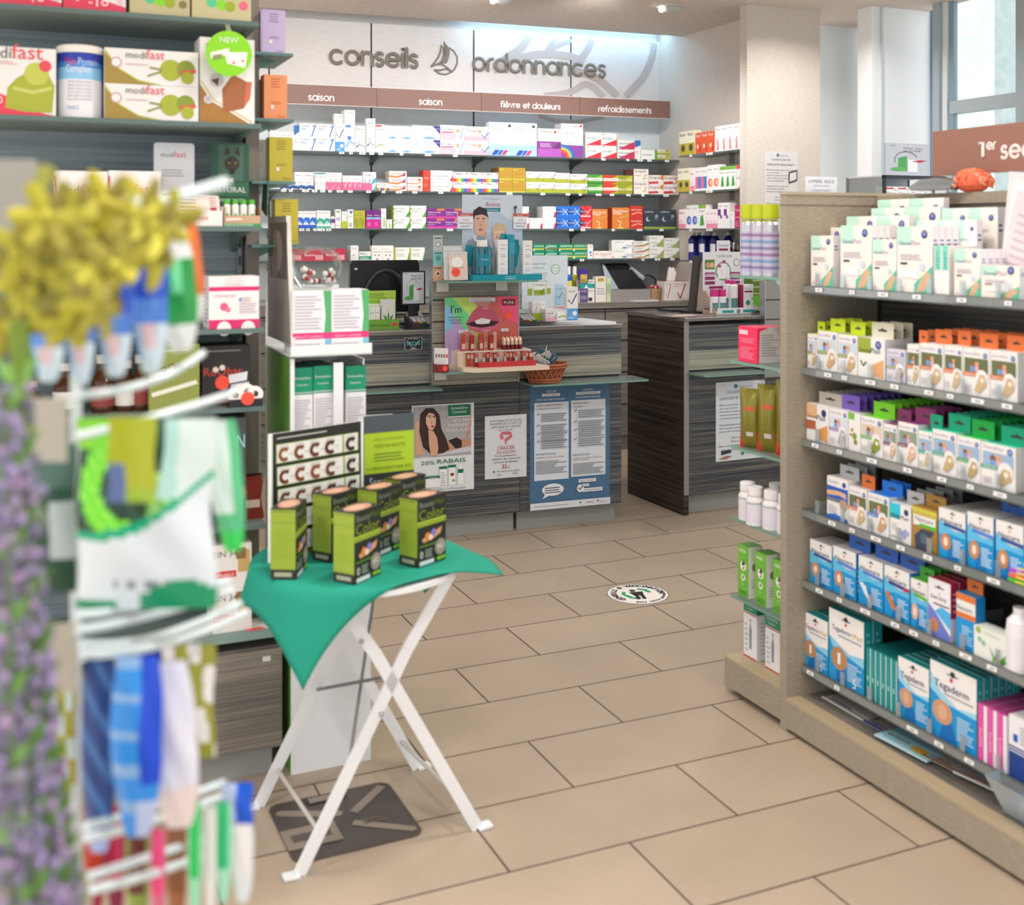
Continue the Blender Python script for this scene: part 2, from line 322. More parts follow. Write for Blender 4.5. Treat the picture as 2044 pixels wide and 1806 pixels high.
# dado and ceiling lights
def downlight(px, py, lab):
    q = onz(px, py, 2.72); e = empty('ceiling_spotlight', q, 0, lab, 'lamp', 'recessed ceiling spotlights')
    m = MB(); m.lathe([(.035, -.002), (.075, -.004), (.078, 0)], mat('#d5d3cf', .4), 24); m.build('trim_ring', e)
    m = MB(); m.ball((.02, 0, -.012), .055, mat('#c4c3bf', .4), 16, 8, (1, 1, .5)); m.build('lamp_head', e)
    m = MB(); m.ball((-.045, -.01, -.02), .017, mat('#fff6e8', .3, 0, 6), 10, 6); m.build('bulb', e)
downlight(1335, 13, 'tilting round spotlight recessed in the ceiling above the cold remedies')
downlight(1000, -4, 'round ceiling spotlight cut by the top of the photo')
# ------------------------------------------------------------------ back wall: panels, sign, strips, shelves
TAUPE = mat('#c2b9b5', .55); SIGNC = mat('#857b70', .5); SLOT = mat('#4c4a49', .5); BROWN = mat('#8d6b62', .5); STRIPW = mat('#f2eeee', .5)
PX = [330, 537, 741, 945.5, 1139.5, 1322]
WP = FC(*WB.p(0, -.03)[:2])
zpt, zpb = WP.z(84, WP.u(1310)), .99
for i in range(5):
    a, b_ = WP.u(PX[i])+.006, WP.u(PX[i+1])-.006
    m = MB(); zm = 2.2; m.box(a, 0, zm, b_, .02, zpt, PANEL); m.box(a, 0, zpb, b_, .02, zm, PANELB); m.box(a, -.001, zpt-.004, b_, 0, zpt, STRIPW); m.box(a, -.001, zpb, a+.003, 0, zpt, STRIPW); m.box(b_-.003, -.001, zpb, b_, 0, zpt, STRIPW)
    struct(m.build('wall_panel', loc=WP.p(0), rz=T2))
for i, x in enumerate(PX[1:]):
    m = MB(); u = WP.u(x); m.box(u-.006, .004, zpb, u+.006, .025, zpt, SLOT)
    if i == 4: m.box(u+.006, -.01, zpb, u+.022, .03, zpt, STEEL)
    for k in range(60): m.box(u-.003, .003, zpb+.02+k*.028, u+.003, .004, zpb+.034+k*.028, '#1f1f20')
    tag(m.build('shelf_upright', loc=WP.p(0), rz=T2), 'slotted dark shelf upright on the back wall, '+['left-hand end', 'under the first strip joint', 'behind the blue gel packets', 'right of the orange packs', 'right-hand end beside the side wall'][i], 'shelf upright', 'slotted uprights of the back wall')
# big printed boat emblem
def wz(px, py, off=0): u = WP.u(px, off); return (u, WP.z(py, u, off))
m = MB()
def wrib(pts, w0):
    Q0 = [Vector(wz(*p)) for p in pts]; Q = []
    for i in range(len(Q0)-1):
        a, b_, c, d = Q0[max(i-1,0)], Q0[i], Q0[i+1], Q0[min(i+2,len(Q0)-1)]
        for k in range(5): t = k/5; Q.append(.5*((2*b_)+(c-a)*t+(2*a-5*b_+4*c-d)*t*t+(3*b_-a-3*c+d)*t**3))
    Q.append(Q0[-1]); n = len(Q)
    for i in range(n-1):
        o_ = []
        for q, dd in ((Q[i], Q[min(i+1,n-1)]-Q[max(i-1,0)]), (Q[i+1], Q[min(i+2,n-1)]-Q[i])):
            d = dd.normalized(); nn = Vector((-d.y, d.x))*w0/2; o_ += [(q+nn, q-nn)]
        (a, b_), (c, d_) = o_; m.face([(q.x, -.0022-.0001*i, q.y) for q in (a, b_, d_, c)], TAUPE)
wrib([(1057,72),(1040,95),(1020,110),(985,135)], .055)
wrib([(985,142),(1020,122),(1060,110),(1100,108),(1140,113),(1165,125)], .048)
wrib([(1181,79),(1172,100),(1158,118),(1144,128)], .05)
wrib([(1140,81),(1115,90),(1098,100),(1090,106)], .03)
wrib([(1110,79),(1098,92),(1088,106)], .03)
wrib([(1140,140),(1175,150),(1200,163),(1225,185),(1231,193)], .055)
wrib([(1085,192),(1125,187),(1150,178),(1167,168),(1185,175),(1200,190),(1204,194)], .045)
wrib([(1305,86),(1302,110),(1293,135),(1280,158),(1262,178),(1248,193)], .05)
wrib([(1075,231),(1110,241),(1150,243),(1180,238),(1205,233)], .028)
struct(m.build('wall_emblem', loc=WP.p(0), rz=T2))
def raised(name, word, px0, py0, px1, r, m_, fr, off, xh, label, cat, flat=.5):
    u0, z0 = fr.u(px0, off), 0; z0 = fr.z(py0, u0, off); u1 = fr.u(px1, off)
    b = MB(); strokes(b, word, (0, 0, 0), (1, 0, 0), (0, 0, 1), u1-u0, r, m_, flat)
    return tag(b.build(name, loc=fr.p(u0, off-.012, z0), rz=fr.a), label, cat)
raised('sign_lettering', 'conseils', 659, 126, 832, .011, SIGNC, WP, -.005, 0, 'raised brown grey word conseils on the pale sign panel', 'lettering')
raised('sign_lettering', 'ordonnances', 944, 139.5, 1206, .011, SIGNC, WP, -.005, 0, 'raised brown grey word ordonnances on the pale sign panel', 'lettering')
# small raised boat
b = MB()
def bz(zx, zy): return wz(560+zx/5.11, zy/5.11, -.006)
def poly(pts): q = [bz(*p) for p in pts]; b.prism([(u, -.006, z) for u, z in q], (0, -.008, 0), SIGNC)
poly([(1660,420),(1700,470),(1722,520),(1722,560),(1700,635),(1650,648),(1672,590),(1678,530),(1668,470)])
def brib(pts, r=.0055):
    b.tube([(bz(*p)[0], -.009, bz(*p)[1]) for p in pts], r, SIGNC, 8, True, True, ((0,1,0), .6))
brib([(1530,682),(1570,640),(1610,580),(1632,520),(1638,460),(1662,490),(1665,560),(1640,625),(1605,660)])
brib([(1530,682),(1580,658),(1640,655),(1700,690),(1748,735)]); brib([(1712,485),(1765,520),(1800,580),(1800,650),(1770,710),(1745,735)])
brib([(1590,660),(1640,635),(1690,640)]); brib([(1565,712),(1620,718),(1670,705),(1690,700),(1740,738),(1680,760),(1620,750),(1565,712)])
tag(b.build('sign_emblem', loc=WP.p(0), rz=T2), 'raised brown grey sailing boat emblem between the two sign words', 'emblem')
# brown category strips
BS = FC(*WB.p(0, -.27)[:2]); EDG = [505, 752, 961, 1157, 1338]
zs1, zs0 = BS.z(193, BS.u(1157)), BS.z(235, BS.u(1270))
for i, (word, x0, x1, yb) in enumerate((('saison', 616, 666, 199.5), ('saison', 837, 882, 208), ('fièvre et douleurs', 1000, 1118, 213.5), ('refroidissements', 1195, 1300, 222))):
    a, c = BS.u(EDG[i])+.0015, BS.u(EDG[i+1])-.0015
    m = MB(); m.box(a, 0, zs0, c, .012, zs1, BROWN); m.box(a, -.001, zs1-.003, c, .012, zs1, STRIPW); m.box(a, -.001, zs0, c, .012, zs0+.003, STRIPW)
    for s in (a+.1, c-.1): m.box(s, .012, zs1-.06, s+.015, .24, zs1-.045, STEEL)
    st = m.build('category_sign', loc=BS.p(0), rz=T2)
    tag(st, 'brown category strip reading '+word+('', ' at the left end', '', '')[0]+[', left-hand of the two', ', right-hand of the two', '', ''][i], 'sign', 'brown category strips above the wall shelves')
    u0 = BS.u(x0); b = MB(); strokes(b, word, (u0, 0, BS.z(yb, u0)), (1,0,0), (0,0,1), BS.u(x1)-u0, .0034, mat('#f7f4f4', .5), .35); b.build('lettering', st)['label'] = 'white raised lettering'
# glass wall shelves
TAGM = None
def price_tags(parent, us, z, y, wd=.03, hh=.014, m_='#f1f1f0'):
    ms = {}
    for i, u in enumerate(us):
        wv = wd*(1, .7, 1.3, 1)[i % 4]
        if wv not in ms:
            b = MB(); b.box(0, -.0015, -hh, wv, 0, 0, m_); b.box(wv*.3, -.0018, -hh*.65, wv*.75, -.0015, -hh*.35, '#77777a'); o = b.build('price_tag', parent, (u, y, z)); ms[wv] = o
        else: o = ms[wv].copy(); COL.objects.link(o); o.parent = parent; o.location = (u, y, z)
WS = FC(*WB.p(0, -.31)[:2])
WZ = [WS.z(y, WS.u(1176)) for y in (315, 386, 456.5, 516.5)]
TG = [[677,697,717,737,755,798,848,904,1200,1250,1272,1292,1327], [561,577,603,623,639,655,672,694,731,762,790,823,875,948,1011,1079,1129,1155,1189,1217,1250,1280,1324], [597,611,625,638,651,815,892,1136,1159,1221,1271,1316], [1157,1280,1307,1338]]
for i, z in enumerate(WZ):
    e = empty('wall_shelf', WS.p(0, 0, z), T2, 'glass wall shelf behind the counter, '+['topmost of four', 'second from the top', 'third from the top', 'lowest, just above the till'][i], 'shelf', 'glass wall shelves')
    u0, u1 = WS.u(500), WS.u((1356, 1355, 1354, 1357)[i])
    m = MB(); m.box(u0, 0, -.010, u1, .29, 0, FROST, {'f': mat('#4d5c5a', .2)}); m.build('glass_plate', e)
    for x in PX[1:]:
        u = WP.u(x); m = MB(); m.prism([(u-.012, .03, -.012), (u-.012, .30, -.012), (u-.012, .30, -.075), (u-.012, .25, -.045), (u-.012, .10, -.022)], (.024, 0, 0), mat('#59605f', .4)); m.build('bracket', e)
    price_tags(e, [WS.u(x) for x in TG[i]], -.001, -.002)
SZ = [WZ[0]+.004, WZ[1]+.004, WZ[2], WZ[3]-.005]
for i, z in enumerate(SZ):
    e = empty('side_wall_shelf', SWF.p(0, 0, z), SWF.a, 'glass shelf on the side wall beside the pillar, '+['topmost', 'second from the top', 'third from the top', 'lowest, holding blue bottles'][i], 'shelf', 'glass shelves on the side wall')
    m = MB(); m.box(0, 0, -.009, .72, .2, 0, FROST, {'f': mat('#54625f', .2)}); m.build('glass_plate', e)
    for q in (.3, .62): m = MB(); m.box(q, .16, -.06, q+.03, .2, -.009, '#b8b3ad'); m.build('bracket', e)
    price_tags(e, [.13, .32, .35], -.001, -.002)
m = MB(); m.box(.722, 0, SZ[3]-.05, .73, .2, SZ[0]+.25, clear('frosted_panel', '#d5d8d6', .1, '#b9bab7', .6)); tag(m.build('end_glass_panel', loc=SWF.p(0), rz=SWF.a), 'upright glass panel closing the side wall shelves at the pillar', 'panel')
# ------------------------------------------------------------------ back bench
BB = FC(*at(1270, 0, 7.28)[:2]); ZB = .955
m = MB(); m.box(BB.u(520), -.02, ZB-.035, BB.u(1390), .42, ZB, WOODG); tag(m.build('back_worktop', loc=BB.p(0), rz=T2), 'grey brown worktop running along the back wall below the shelves', 'worktop')
eds = [520, 760, 1010, 1208, 1388]
for i in range(4):
    a, c = BB.u(eds[i])+.002, BB.u(eds[i+1])-.002; e = empty('drawer_cabinet', BB.p(a), T2, 'grey brown drawer cabinet under the back worktop, '+['left-hand end', 'behind the cash screen', 'behind the round sticker side of the counter', 'right-hand end behind the dark counter'][i], 'cabinet', 'drawer cabinets under the back worktop')
    m = MB(); m.box(0, .02, .09, c-a, .4, ZB-.036, WOODG); m.box(0, .06, 0, c-a, .4, .09, GREYP); m.build('body', e)
    for k in range(4):
        z0 = .1+k*.205; d = MB(); d.box(.002, 0, z0, c-a-.002, .019, z0+.195, WOODG); d.box(.002, -.002, z0+.188, c-a-.002, 0, z0+.195, STEEL); dd = d.build('drawer', e)
        h = MB(); h.box(c-a-.06, -.012, z0+.13, c-a-.02, 0, z0+.15, STEEL); h.build('handle', dd)
# ------------------------------------------------------------------ service counters
ZC = .962
def counter_unit(fr, u0, u1, lab, depth=.55, grp='front counter units', side=None):
    e = empty('counter_unit', fr.p(u0), fr.a, lab, 'counter', grp); w_ = u1-u0
    m = MB(); m.box(0, .02, .094, w_, depth, ZC-.02, WOODD, {'l': side or WOODD, 'r': side or WOODD}); m.build('body', e)
    m = MB(); m.box(0, 0, .816, w_, .019, ZC-.021, WOODD); m.build('drawer', e)
    m = MB(); m.box(0, 0, .719, w_, .019, .812, WOODL); m.box(0, .001, .812, w_, .0, .814, STEEL); m.build('slat_band', e)
    m = MB(); m.box(0, 0, .455, w_, .019, .700, WOODD); m.build('upper_panel', e)
    m = MB(); m.box(0, 0, .094, w_, .019, .452, WOODD); m.build('lower_panel', e)
    m = MB(); m.box(.0, .045, 0, w_-(.015 if side is None else 0), depth, .094, GREYP); m.build('plinth', e)
    return e
C1 = FC(*at(1240, 0, 5.46)[:2]); s1 = [C1.u(x) for x in (640, 863, 1038, 1240)]
counter_unit(C1, s1[0], s1[1]-.002, 'dark streaked counter unit behind the green and white display stand')
counter_unit(C1, s1[1], s1[2]-.002, 'dark streaked counter unit carrying the slatted tower and two posters')
counter_unit(C1, s1[2], s1[3], 'dark streaked counter unit with the blue two-page poster')
m = MB(); m.box(s1[0], -.012, ZC-.02, s1[3], .57, ZC, mat('#6f6862', .18, 0, 0, .6)); m.box(s1[0], -.013, ZC-.004, s1[3], -.012, ZC, STEEL); tag(m.build('counter_worktop', loc=C1.p(0), rz=T2), 'polished grey worktop of the front service counter', 'worktop')
C2 = Fr(*at(1365, 0, 5.58)[:2], math.radians(25)); w2 = C2.u(1600)
e = counter_unit(C2, .03, w2, 'dark streaked counter unit with the white scan notice, right of the passage', .54, 'right-hand counter')
m = MB(); m.box(0, 0.0, .0, .028, .54, ZC, WOODB); m.box(0, -.003, .1, .028, 0, ZC, '#8d8a86'); sp = m.build('side_panel', e, (-.03, 0, 0)); sp['label'] = 'dark brown wood side panel'
m = MB(); m.box(-.002, -.012, ZC, w2, .56, ZC+.018, mat('#6f6862', .18, 0, 0, .6)); m.box(-.002, -.013, ZC+.014, w2, -.012, ZC+.018, STEEL); tag(m.build('counter_worktop', loc=C2.p(0), rz=C2.a), 'polished grey worktop of the right-hand counter', 'worktop')
def glass_ledge(fr, u0, u1, z, d, lab, off=0.0):
    m = MB(); m.box(u0, -d, z-.008, u1, 0, z, FROST, {'f': GEDGE, 'r': GEDGE, 'l': GEDGE}); return tag(m.build('glass_ledge', loc=fr.p(0, off), rz=fr.a), lab, 'shelf', 'glass ledges on the counters')
glass_ledge(C1, s1[0], C1.u(866), .708, .14, 'green edged glass ledge on the left counter unit')
glass_ledge(C1, C1.u(1037), C1.u(1240)+.06, .708, .17, 'green edged glass ledge under the wicker basket')
glass_ledge(C2, .02, C2.u(1500), .708, .15, 'green edged glass ledge on the right-hand counter')
# slatted tower on the front counter
TW = FC(*C1.p(0, -.045)[:2]); ta, tb = TW.u(863.5), TW.u(1035); zt1 = TW.z(556, TW.u(900)); zt0 = TW.z(767, TW.u(950))
e = empty('slatwall_tower', TW.p(ta, 0, 0), T2, 'grey wood slatted display tower standing on the front counter', 'display')
m = MB(); nsl = 5; hs = (zt1-zt0)/nsl
for k in range(nsl): m.box(0, 0, zt0+k*hs+.004, tb-ta, .04, zt0+(k+1)*hs-.004, WOODL)
m.box(.002, .012, zt0, tb-ta-.002, .043, zt1, '#6d6b62'); m.build('slat_panel', e)
m = MB(); m.box(-.004, -.001, zt0, 0, .043, zt1, STEEL); m.box(tb-ta, -.001, zt0, tb-ta+.004, .043, zt1, STEEL); m.build('edge_trim', e)
ZT1 = TW.z(560, TW.u(960, -.18), -.18); ZT2 = TW.z(741, TW.u(960, -.2), -.2)
glass_ledge(TW, ta, TW.u(1040), ZT1, .22, 'glass shelf at the top of the slatted tower under the skincare display')
glass_ledge(TW, ta, TW.u(1030), ZT2, .2, 'lower glass shelf of the slatted tower under the lipstick display')
for z, xs in ((ZT1, (872, 990)), (ZT2, (868,))):
    for x in xs:
        u = TW.u(x, -.01); m = MB(); m.box(0, 0, -.055, .055, .006, -.012, '#dcdcd8'); tag(m.build('price_holder', loc=TW.p(u, -.012, z), rz=T2), 'blank pale price holder on the slatted tower '+('below the lipstick display' if z == ZT2 else 'under the sample sachets' if x < 900 else 'under the turquoise tray'), 'price holder', 'price holders on the tower')
# slat wall of the second counter, seen at its right end
t2 = Fr(*C2.p(0, -.04)[:2], C2.a); a = t2.u(1528); m = MB(); zt = t2.z(560, a)
for k in range(5): m.box(a, 0, .66+k*(zt-.66)/5+.004, a+.5, .04, .66+(k+1)*(zt-.66)/5-.004, mat('#8f908a', .4))
m.box(a-.004, -.001, .66, a, .043, zt, STEEL); m.box(a, .012, .66, a+.5, .042, zt, '#77776f'); tag(m.build('slatwall_tower', loc=t2.p(0), rz=t2.a), 'grey slatted display tower at the right end of the second counter', 'display')
# ------------------------------------------------------------------ gondola on the right
GB = FB(.770, 3.161); GZ = 1.508; GL_ = 1.75
e = empty('shop_gondola', GB.p(0), GB.a, 'beige double-sided shop gondola full of plasters and dressings', 'shelving unit')
GOND = e
m = MB(); m.box(-.028, 0, 0, 0, .80, GZ, WEAVE); m.box(-.030, -.002, GZ, .002, .802, GZ+.008, mat('#b1a38c', .6)); m.box(-.029, -.001, GZ-.03, .001, .8, GZ-.028, '#6b6257'); m.build('end_panel', e)
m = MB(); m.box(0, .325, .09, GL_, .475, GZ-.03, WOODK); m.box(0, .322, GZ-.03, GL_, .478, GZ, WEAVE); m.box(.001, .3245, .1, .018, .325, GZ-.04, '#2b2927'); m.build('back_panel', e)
m = MB(); m.box(0, 0, .012, GL_, .80, .088, WEAVE); m.box(0, .0, .088, GL_, .045, .0957, mat('#b3a184', .6)); m.box(0, .045, .088, GL_, .80, .0945, WOODG); m.build('base_deck', e)
m = MB(); m.box(0, .02, 0, GL_, .78, .012, '#1d1b1a'); m.build('plinth', e)
GS = FB(*(GB.p(0, .055)[:2]))
GZS = [GS.z(y, GS.u(1607)) for y in (572, 735, 878, 1019, 1160, 1330)]
gt = [[1632,1700,1757,1826,1915,2010], [1650,1685,1732,1782,1850,1895,1944,2005], [1625,1675,1735,1808,1876,1935,1988], [1658,1700,1743,1794,1848,1910,1975], [1633,1675,1722,1783,1820,1867,1920,1975], [1615,1670,1815,1870,1930]]
for i, z in enumerate(GZS):
    m = MB(); m.box(.004, .055, -.012, GL_, .325, 0, mat('#5f6461', .5)); m.box(.004, .052, -.020, GL_, .055, .004, mat('#59605e', .4)); m.box(.004, .0505, -.016, GL_, .052, .002, POLY)
    sh = m.build('shelf', e, (0, 0, z)); price_tags(sh, [GS.u(x) for x in gt[i]], -.001, .0485, .028, .010, '#f4f4f4')
    m = MB()
    for k in range(9):
        u = .06+k*.105; m.box(u, .056, 0, u+.002, .30, .035, PLASTIC); m.box(u-.004, .054, 0, u+.012, .0555, .04, PLASTIC)
    m.build('divider', sh)['label'] = 'clear plastic dividers of the shelf'
# end cap with glass shelves
EC = FB(.770, 3.161)
e = empty('gondola_plinth', EC.p(-.31), EC.a, 'low beige base of the end cap under the boxed gels', 'shelving unit')
m = MB(); m.box(0, .005, .02, .281, .78, .105, WEAVE); m.box(0, .005, .105, .281, .78, .11, mat('#b3a184', .6)); m.build('deck', e); m = MB(); m.box(.02, .03, 0, .281, .75, .02, '#1d1b1a'); m.build('plinth', e)
ECZ = []
for i, y in enumerate((549, 719, 889, 1032, 1187)):
    u = -.29; z = EC.z(y, u, .02); ECZ.append(z)
    e = empty('end_cap_shelf', EC.p(-.3, 0, z), EC.a, 'green tinted glass end cap shelf under the '+['three spray cans', 'pink and white carton', 'gold foil pouches', 'white tablet bottles', 'green herb cartons'][i], 'shelf', 'glass shelves of the gondola end cap')
    m = MB(); m.box(0, .02, -.008, .27, .78, 0, FROST, {'f': GEDGE, 'l': GEDGE}); m.build('glass_plate', e)
    for yy in (.1, .7):
        m = MB(); m.prism([(.27, yy, -.008), (.12, yy, -.008), (.12, yy, -.02), (.16, yy, -.045), (.22, yy, -.06), (.255, yy, -.085), (.27, yy, -.12)], (0, .008, 0), GEDGE); m.build('bracket', e)
# ------------------------------------------------------------------ left wall unit
LU = FA(*at(480, 0, 2.87)[:2]); lu1 = LU.u(524); lu0 = LU.u(-160)
e = empty('wall_unit', LU.p(lu0), T1, 'grey wood shelving unit with slimming products', 'shelving unit'); LW = lu1-lu0
BLUEW = grain('blue_grey_wood_decor', '#76838a', '#818e93', '#929ea2', 1.1, 90, .5)
m = MB(); m.box(0, .30, .1, LW+.03, .33, 2.45, BLUEW); m.build('back_panel', e)
m = MB(); m.box(LW+.004, .25, 0, LW+.04, .33, 2.45, mat('#857e74', .5)); m.box(LW-.014, .28, .35, LW-.002, .30, 2.45, '#8c8f8e')
for k in range(40): m.box(LW-.011, .279, .36+k*.05, LW-.005, .28, .385+k*.05, '#2a2c2d')
m.build('upright', e)
b_w = LU.u(563)-lu0
m = MB(); m.box(0, .012, .07, b_w, .33, .335, WOODG); m.build('body', e)
m = MB(); m.box(0, 0, .075, b_w, .011, .33, WOODG); m.box(b_w-.05, -.001, .30, b_w-.03, 0, .312, '#d9d9d6'); m.build('drawer', e)
m = MB(); m.box(0, .03, 0, b_w-.02, .33, .07, GREYP); m.build('plinth', e)
LZ = [LU.z(y, LU.u(480)) for y in (41, 246, 452, 656, 813, 1050, 1262)]
for i, z in enumerate(LZ):
    m = MB()
    if i < 6: m.box(0, .0, -.012, LW+(-.008, -.003, 0, .004, .008, .01)[i], .30, 0, FROST, {'f': mat('#5f7370', .25), 'b': mat('#7f8d86', .4)})
    else: m.box(0, -.01, -.02, b_w, .3, 0, FROST, {'f': mat('#7f9a95', .2)})
    sh = m.build('shelf', e, (0, 0, z))
    if i < 6:
        m = MB(); m.prism([(LW-.03, .04, -.012), (LW-.03, .29, -.012), (LW-.03, .29, -.07), (LW-.03, .2, -.03)], (.012, 0, 0), mat('#5f7a76', .4)); m.build('bracket', sh)
# end cap of the wall unit
EL = FA(*at(560, 0, 3.12)[:2]); ELZ = [EL.z(y, EL.u(550)) for y in (107, 238, 362, 488)]
for i, z in enumerate(ELZ):
    x1 = (582, 584, 587, 597)[i]; e = empty('corner_shelf', EL.p(EL.u(500), 0, z), T1, 'narrow glass corner shelf ending the slimming unit, '+['topmost', 'second from top, under the orange carton', 'third from top', 'lowest'][i], 'shelf', 'glass corner shelves')
    w_ = EL.u(x1)-EL.u(500); m = MB(); m.box(0, -.02, -.008, w_, .24, 0, FROST, {'f': mat('#5f8280', .2), 'r': GEDGE}); m.build('glass_plate', e)
    m = MB(); m.prism([(0, .1, -.008), (w_*.8, .1, -.008), (w_*.4, .1, -.03), (0, .1, -.06)], (0, .008, 0), GEDGE); m.build('bracket', e)
# ------------------------------------------------------------------ cartons: designs, builder, shelf rows
W_, NV, K_, GY, RD, PK = '#ebe8e6', '#27365c', '#343436', '#a9a9b2', '#d9303f', '#e8457f'
DS = {}
def D(key, desc, col, ops, kind='medicine_box', cat='medicine box', d=.05, l=None, r=None, t=None, fc=None, tab=None):
    DS[key] = dict(desc=desc, col=col, ops=ops, kind=kind, cat=cat, d=d, l=l, r=r, t=t, fc=fc or {}, tab=tab)
def sm(c=GY, x0=.08, y0=.3, x1=.6, y1=.45, n=3): return ('l', x0, y0, x1, y1, n, c)
def chk(c, x=.62, w_=.07): return ('s', [(x-.12,.42),(x,.12),(x+.3,.75)], w_, c)
SL = [('l', .12, .1, .85, .8, 9, '#b9b9c0')]
D('spraybox', 'white nasal spray carton with blue slanting streak', W_, [('t',.06,.78,.5,'Triomer',NV),('s',[(.68,.05),(.92,.95)],.06,'#3f6fb5'),sm('#8fb3d8',.06,.5,.5,.62,2),('c',.8,.82,.07,'#7fa6d4'),('r',.06,.62,.35,.66,'#4f8fd0')])
D('checkbox', 'narrow white and blue spray carton with large tick', W_, [('r',0,0,1,.35,'#5d9fd8'),('t',.1,.85,.7,'Triomer',NV),('s',[(.1,.62),(.4,.48),(.9,.8)],.1,'#27406e'),('c',.7,.2,.2,'#e6eef5'),sm('#dbe7f2',.15,.05,.6,.12,2)])
D('tallspray', 'tall white spray carton with blue wave foot', W_, [('t',.1,.92,.75,'Triomer',NV),('r',.08,.58,.6,.64,'#4f8fd0'),('s',[(.1,.1),(.5,.25),(.95,.18)],.3,'#9cc4e8'),('c',.45,.33,.2,'#4f86c6')])
D('otri', 'slim white nasal carton with grey swoosh', W_, [('t',.08,.84,.8,'Otrivin',K_),sm(),('s',[(.05,.18),(.4,.28),(.95,.2)],.1,'#8c93a8'),('c',.2,.22,.09,'#2e3a66'),('r',0,.02,.8,.07,'#cfe0ea')])
D('otrig', 'slim white nasal carton with red cap label and green swoosh', W_, [('r',0,.92,.7,.98,RD),('t',.08,.8,.8,'Otrivin',K_),('s',[(.1,.2),(.5,.3),(.95,.25)],.12,'#8fb04a'),('t',.1,.68,.6,'Natural',GY)])
D('sero', 'small white saline vial carton with blue splash', W_, [('t',.4,.72,.5,'Seroply','#6c86b4'),('p',[(.2,.1),(.6,.22),(.95,.12),(.7,.05)],'#6fa5d8'),sm('#9fc0e0',.08,.45,.35,.7,3),('c',.7,.35,.03,'#4f86c6')])
D('serow', 'wide white saline vial carton with blue corner flash', W_, [('t',.4,.72,.35,'Seroply','#6c86b4'),('p',[(.3,.12),(.6,.24),(.9,.12),(.6,.04)],'#6fa5d8'),sm('#9fc0e0',.06,.35,.3,.75,4),('p',[(.72,1),(1,1),(1,.4)],'#3c3f8f'),('t',.84,.75,.13,'DUO',W_)])
D('trio', 'white and pink baby nose carton', W_, [('r',0,0,.62,.42,'#f0b9c8'),('p',[(.62,0),(1,0),(.78,.42),(.62,.42)],'#f4ccd6'),('t',.06,.62,.45,'Triofan',K_),('r',.04,.46,.55,.55,'#e6557f'),('c',.72,.62,.08,'#d9a58c'),('s',[(.8,.1),(.97,.9)],.03,'#5b8fc4'),sm('#f6dde4',.06,.1,.5,.3,3)])
D('trio2', 'white nose drop carton with tick and pink foot', W_, [('r',0,0,1,.3,'#f0b4c4'),('t',.06,.6,.5,'Triofan',K_),('c',.62,.65,.08,'#d9a58c'),('s',[(.7,.45),(.82,.2),(1,.6)],.05,'#3f6fa8'),sm('#e88ca8',.06,.42,.4,.54,2)])
D('flector', 'flat pale blue gel plaster packet with blue and red bars', '#e4eef6', [('r',0,0,1,.32,'#a9d3ee'),('r',0,.32,1,.5,'#c6e1f2'),('t',.1,.87,.38,'Flector EP',K_),('t',.1,.8,.3,'Tissugel',RD),('c',.85,.9,.06,K_),sm('#c2ccd6',.1,.55,.7,.7,4),('p',[(.1,.02),(.3,.02),(.45,.17),(.25,.17)],'#2f4fae'),('p',[(.33,.02),(.47,.02),(.62,.17),(.48,.17)],'#4462c8'),('p',[(.5,.02),(.66,.02),(.81,.17),(.65,.17)],'#d64a6a'),('r',0,.22,1,.225,'#8ab0cc')], d=.02)
D('mepha', 'open purple dispenser carton with white leaflets', '#8d3f93', [('r',0,.55,1,1,W_),('t',.1,.85,.5,'mepha',K_),('r',.7,.84,.8,.92,RD),('r',0,0,1,.3,'#b058b8'),sm('#d9b9e0',.1,.35,.6,.5,3),('p',[(.6,.3),(1,.3),(1,.55)],'#6b2f74')], d=.06)
D('olfen', 'tall white patch packet with rainbow corner', W_, [('t',.1,.68,.5,'Olfen Patch',K_),('t',.5,.9,.3,'mepha',K_),('r',.85,.9,.95,.97,RD),sm(),('r',0,0,1,.36,'#8846a0')]+[('p',[(0,0)]+arc(0,0,a,0,90,8,a*.62)+[(0,0)][:0],c) for a, c in ((.62,'#3f5fb0'),(.54,'#2f8fd0'),(.46,'#f0c23c'),(.38,'#e6743a'),(.30,'#d33f4a'),(.2,'#8f3f8f'))], d=.02)
D('neo', 'white throat tablet carton with red diagonal foot', W_, [('p',[(0,0),(1,0),(1,.5)],'#dd3a46'),('t',.08,.5,.7,'neo-angin',NV),('r',.08,.86,.2,.93,'#d96a2f'),('c',.75,.55,.08,'#d8dfe8')])
D('neop', 'white and crimson throat tablet carton', W_, [('p',[(0,0),(1,0),(1,.85)],'#c93a5f'),('t',.06,.52,.75,'neo-angin',NV),('r',.06,.2,.3,.3,'#3c4a8a')])
D('thin', 'thin white carton with blue top', W_, [('p',[(0,.6),(1,.75),(1,1),(0,1)],'#2f6fb5'),sm()])
D('slant', 'white syrup carton with green end', '#eef0ea', [('t',.1,.4,.6,'broncho',K_),('r',.88,0,1,1,'#58a04a')])
D('angi', 'yellow green tablet carton with blue name', '#b9b95a', [('r',0,.45,.6,.95,'#e9e9d8'),('t',.06,.55,.7,'angiolin N','#2b4f9a'),('r',0,0,1,.2,'#8fa03c')])
D('wave', 'small white carton with dark blue waves', W_, [('s',[(0,.1),(.4,.35),(1,.2)],.35,'#2f4f86'),('s',[(0,.35),(.5,.5),(1,.42)],.15,'#5b86c0'),('t',.1,.78,.6,'Atlantis',NV)])
D('plain', 'plain white carton with grey print', W_, [('t',.1,.78,.6,'Nasivin',K_),sm(),sm('#c9c9cf',.1,.08,.8,.25,3)])
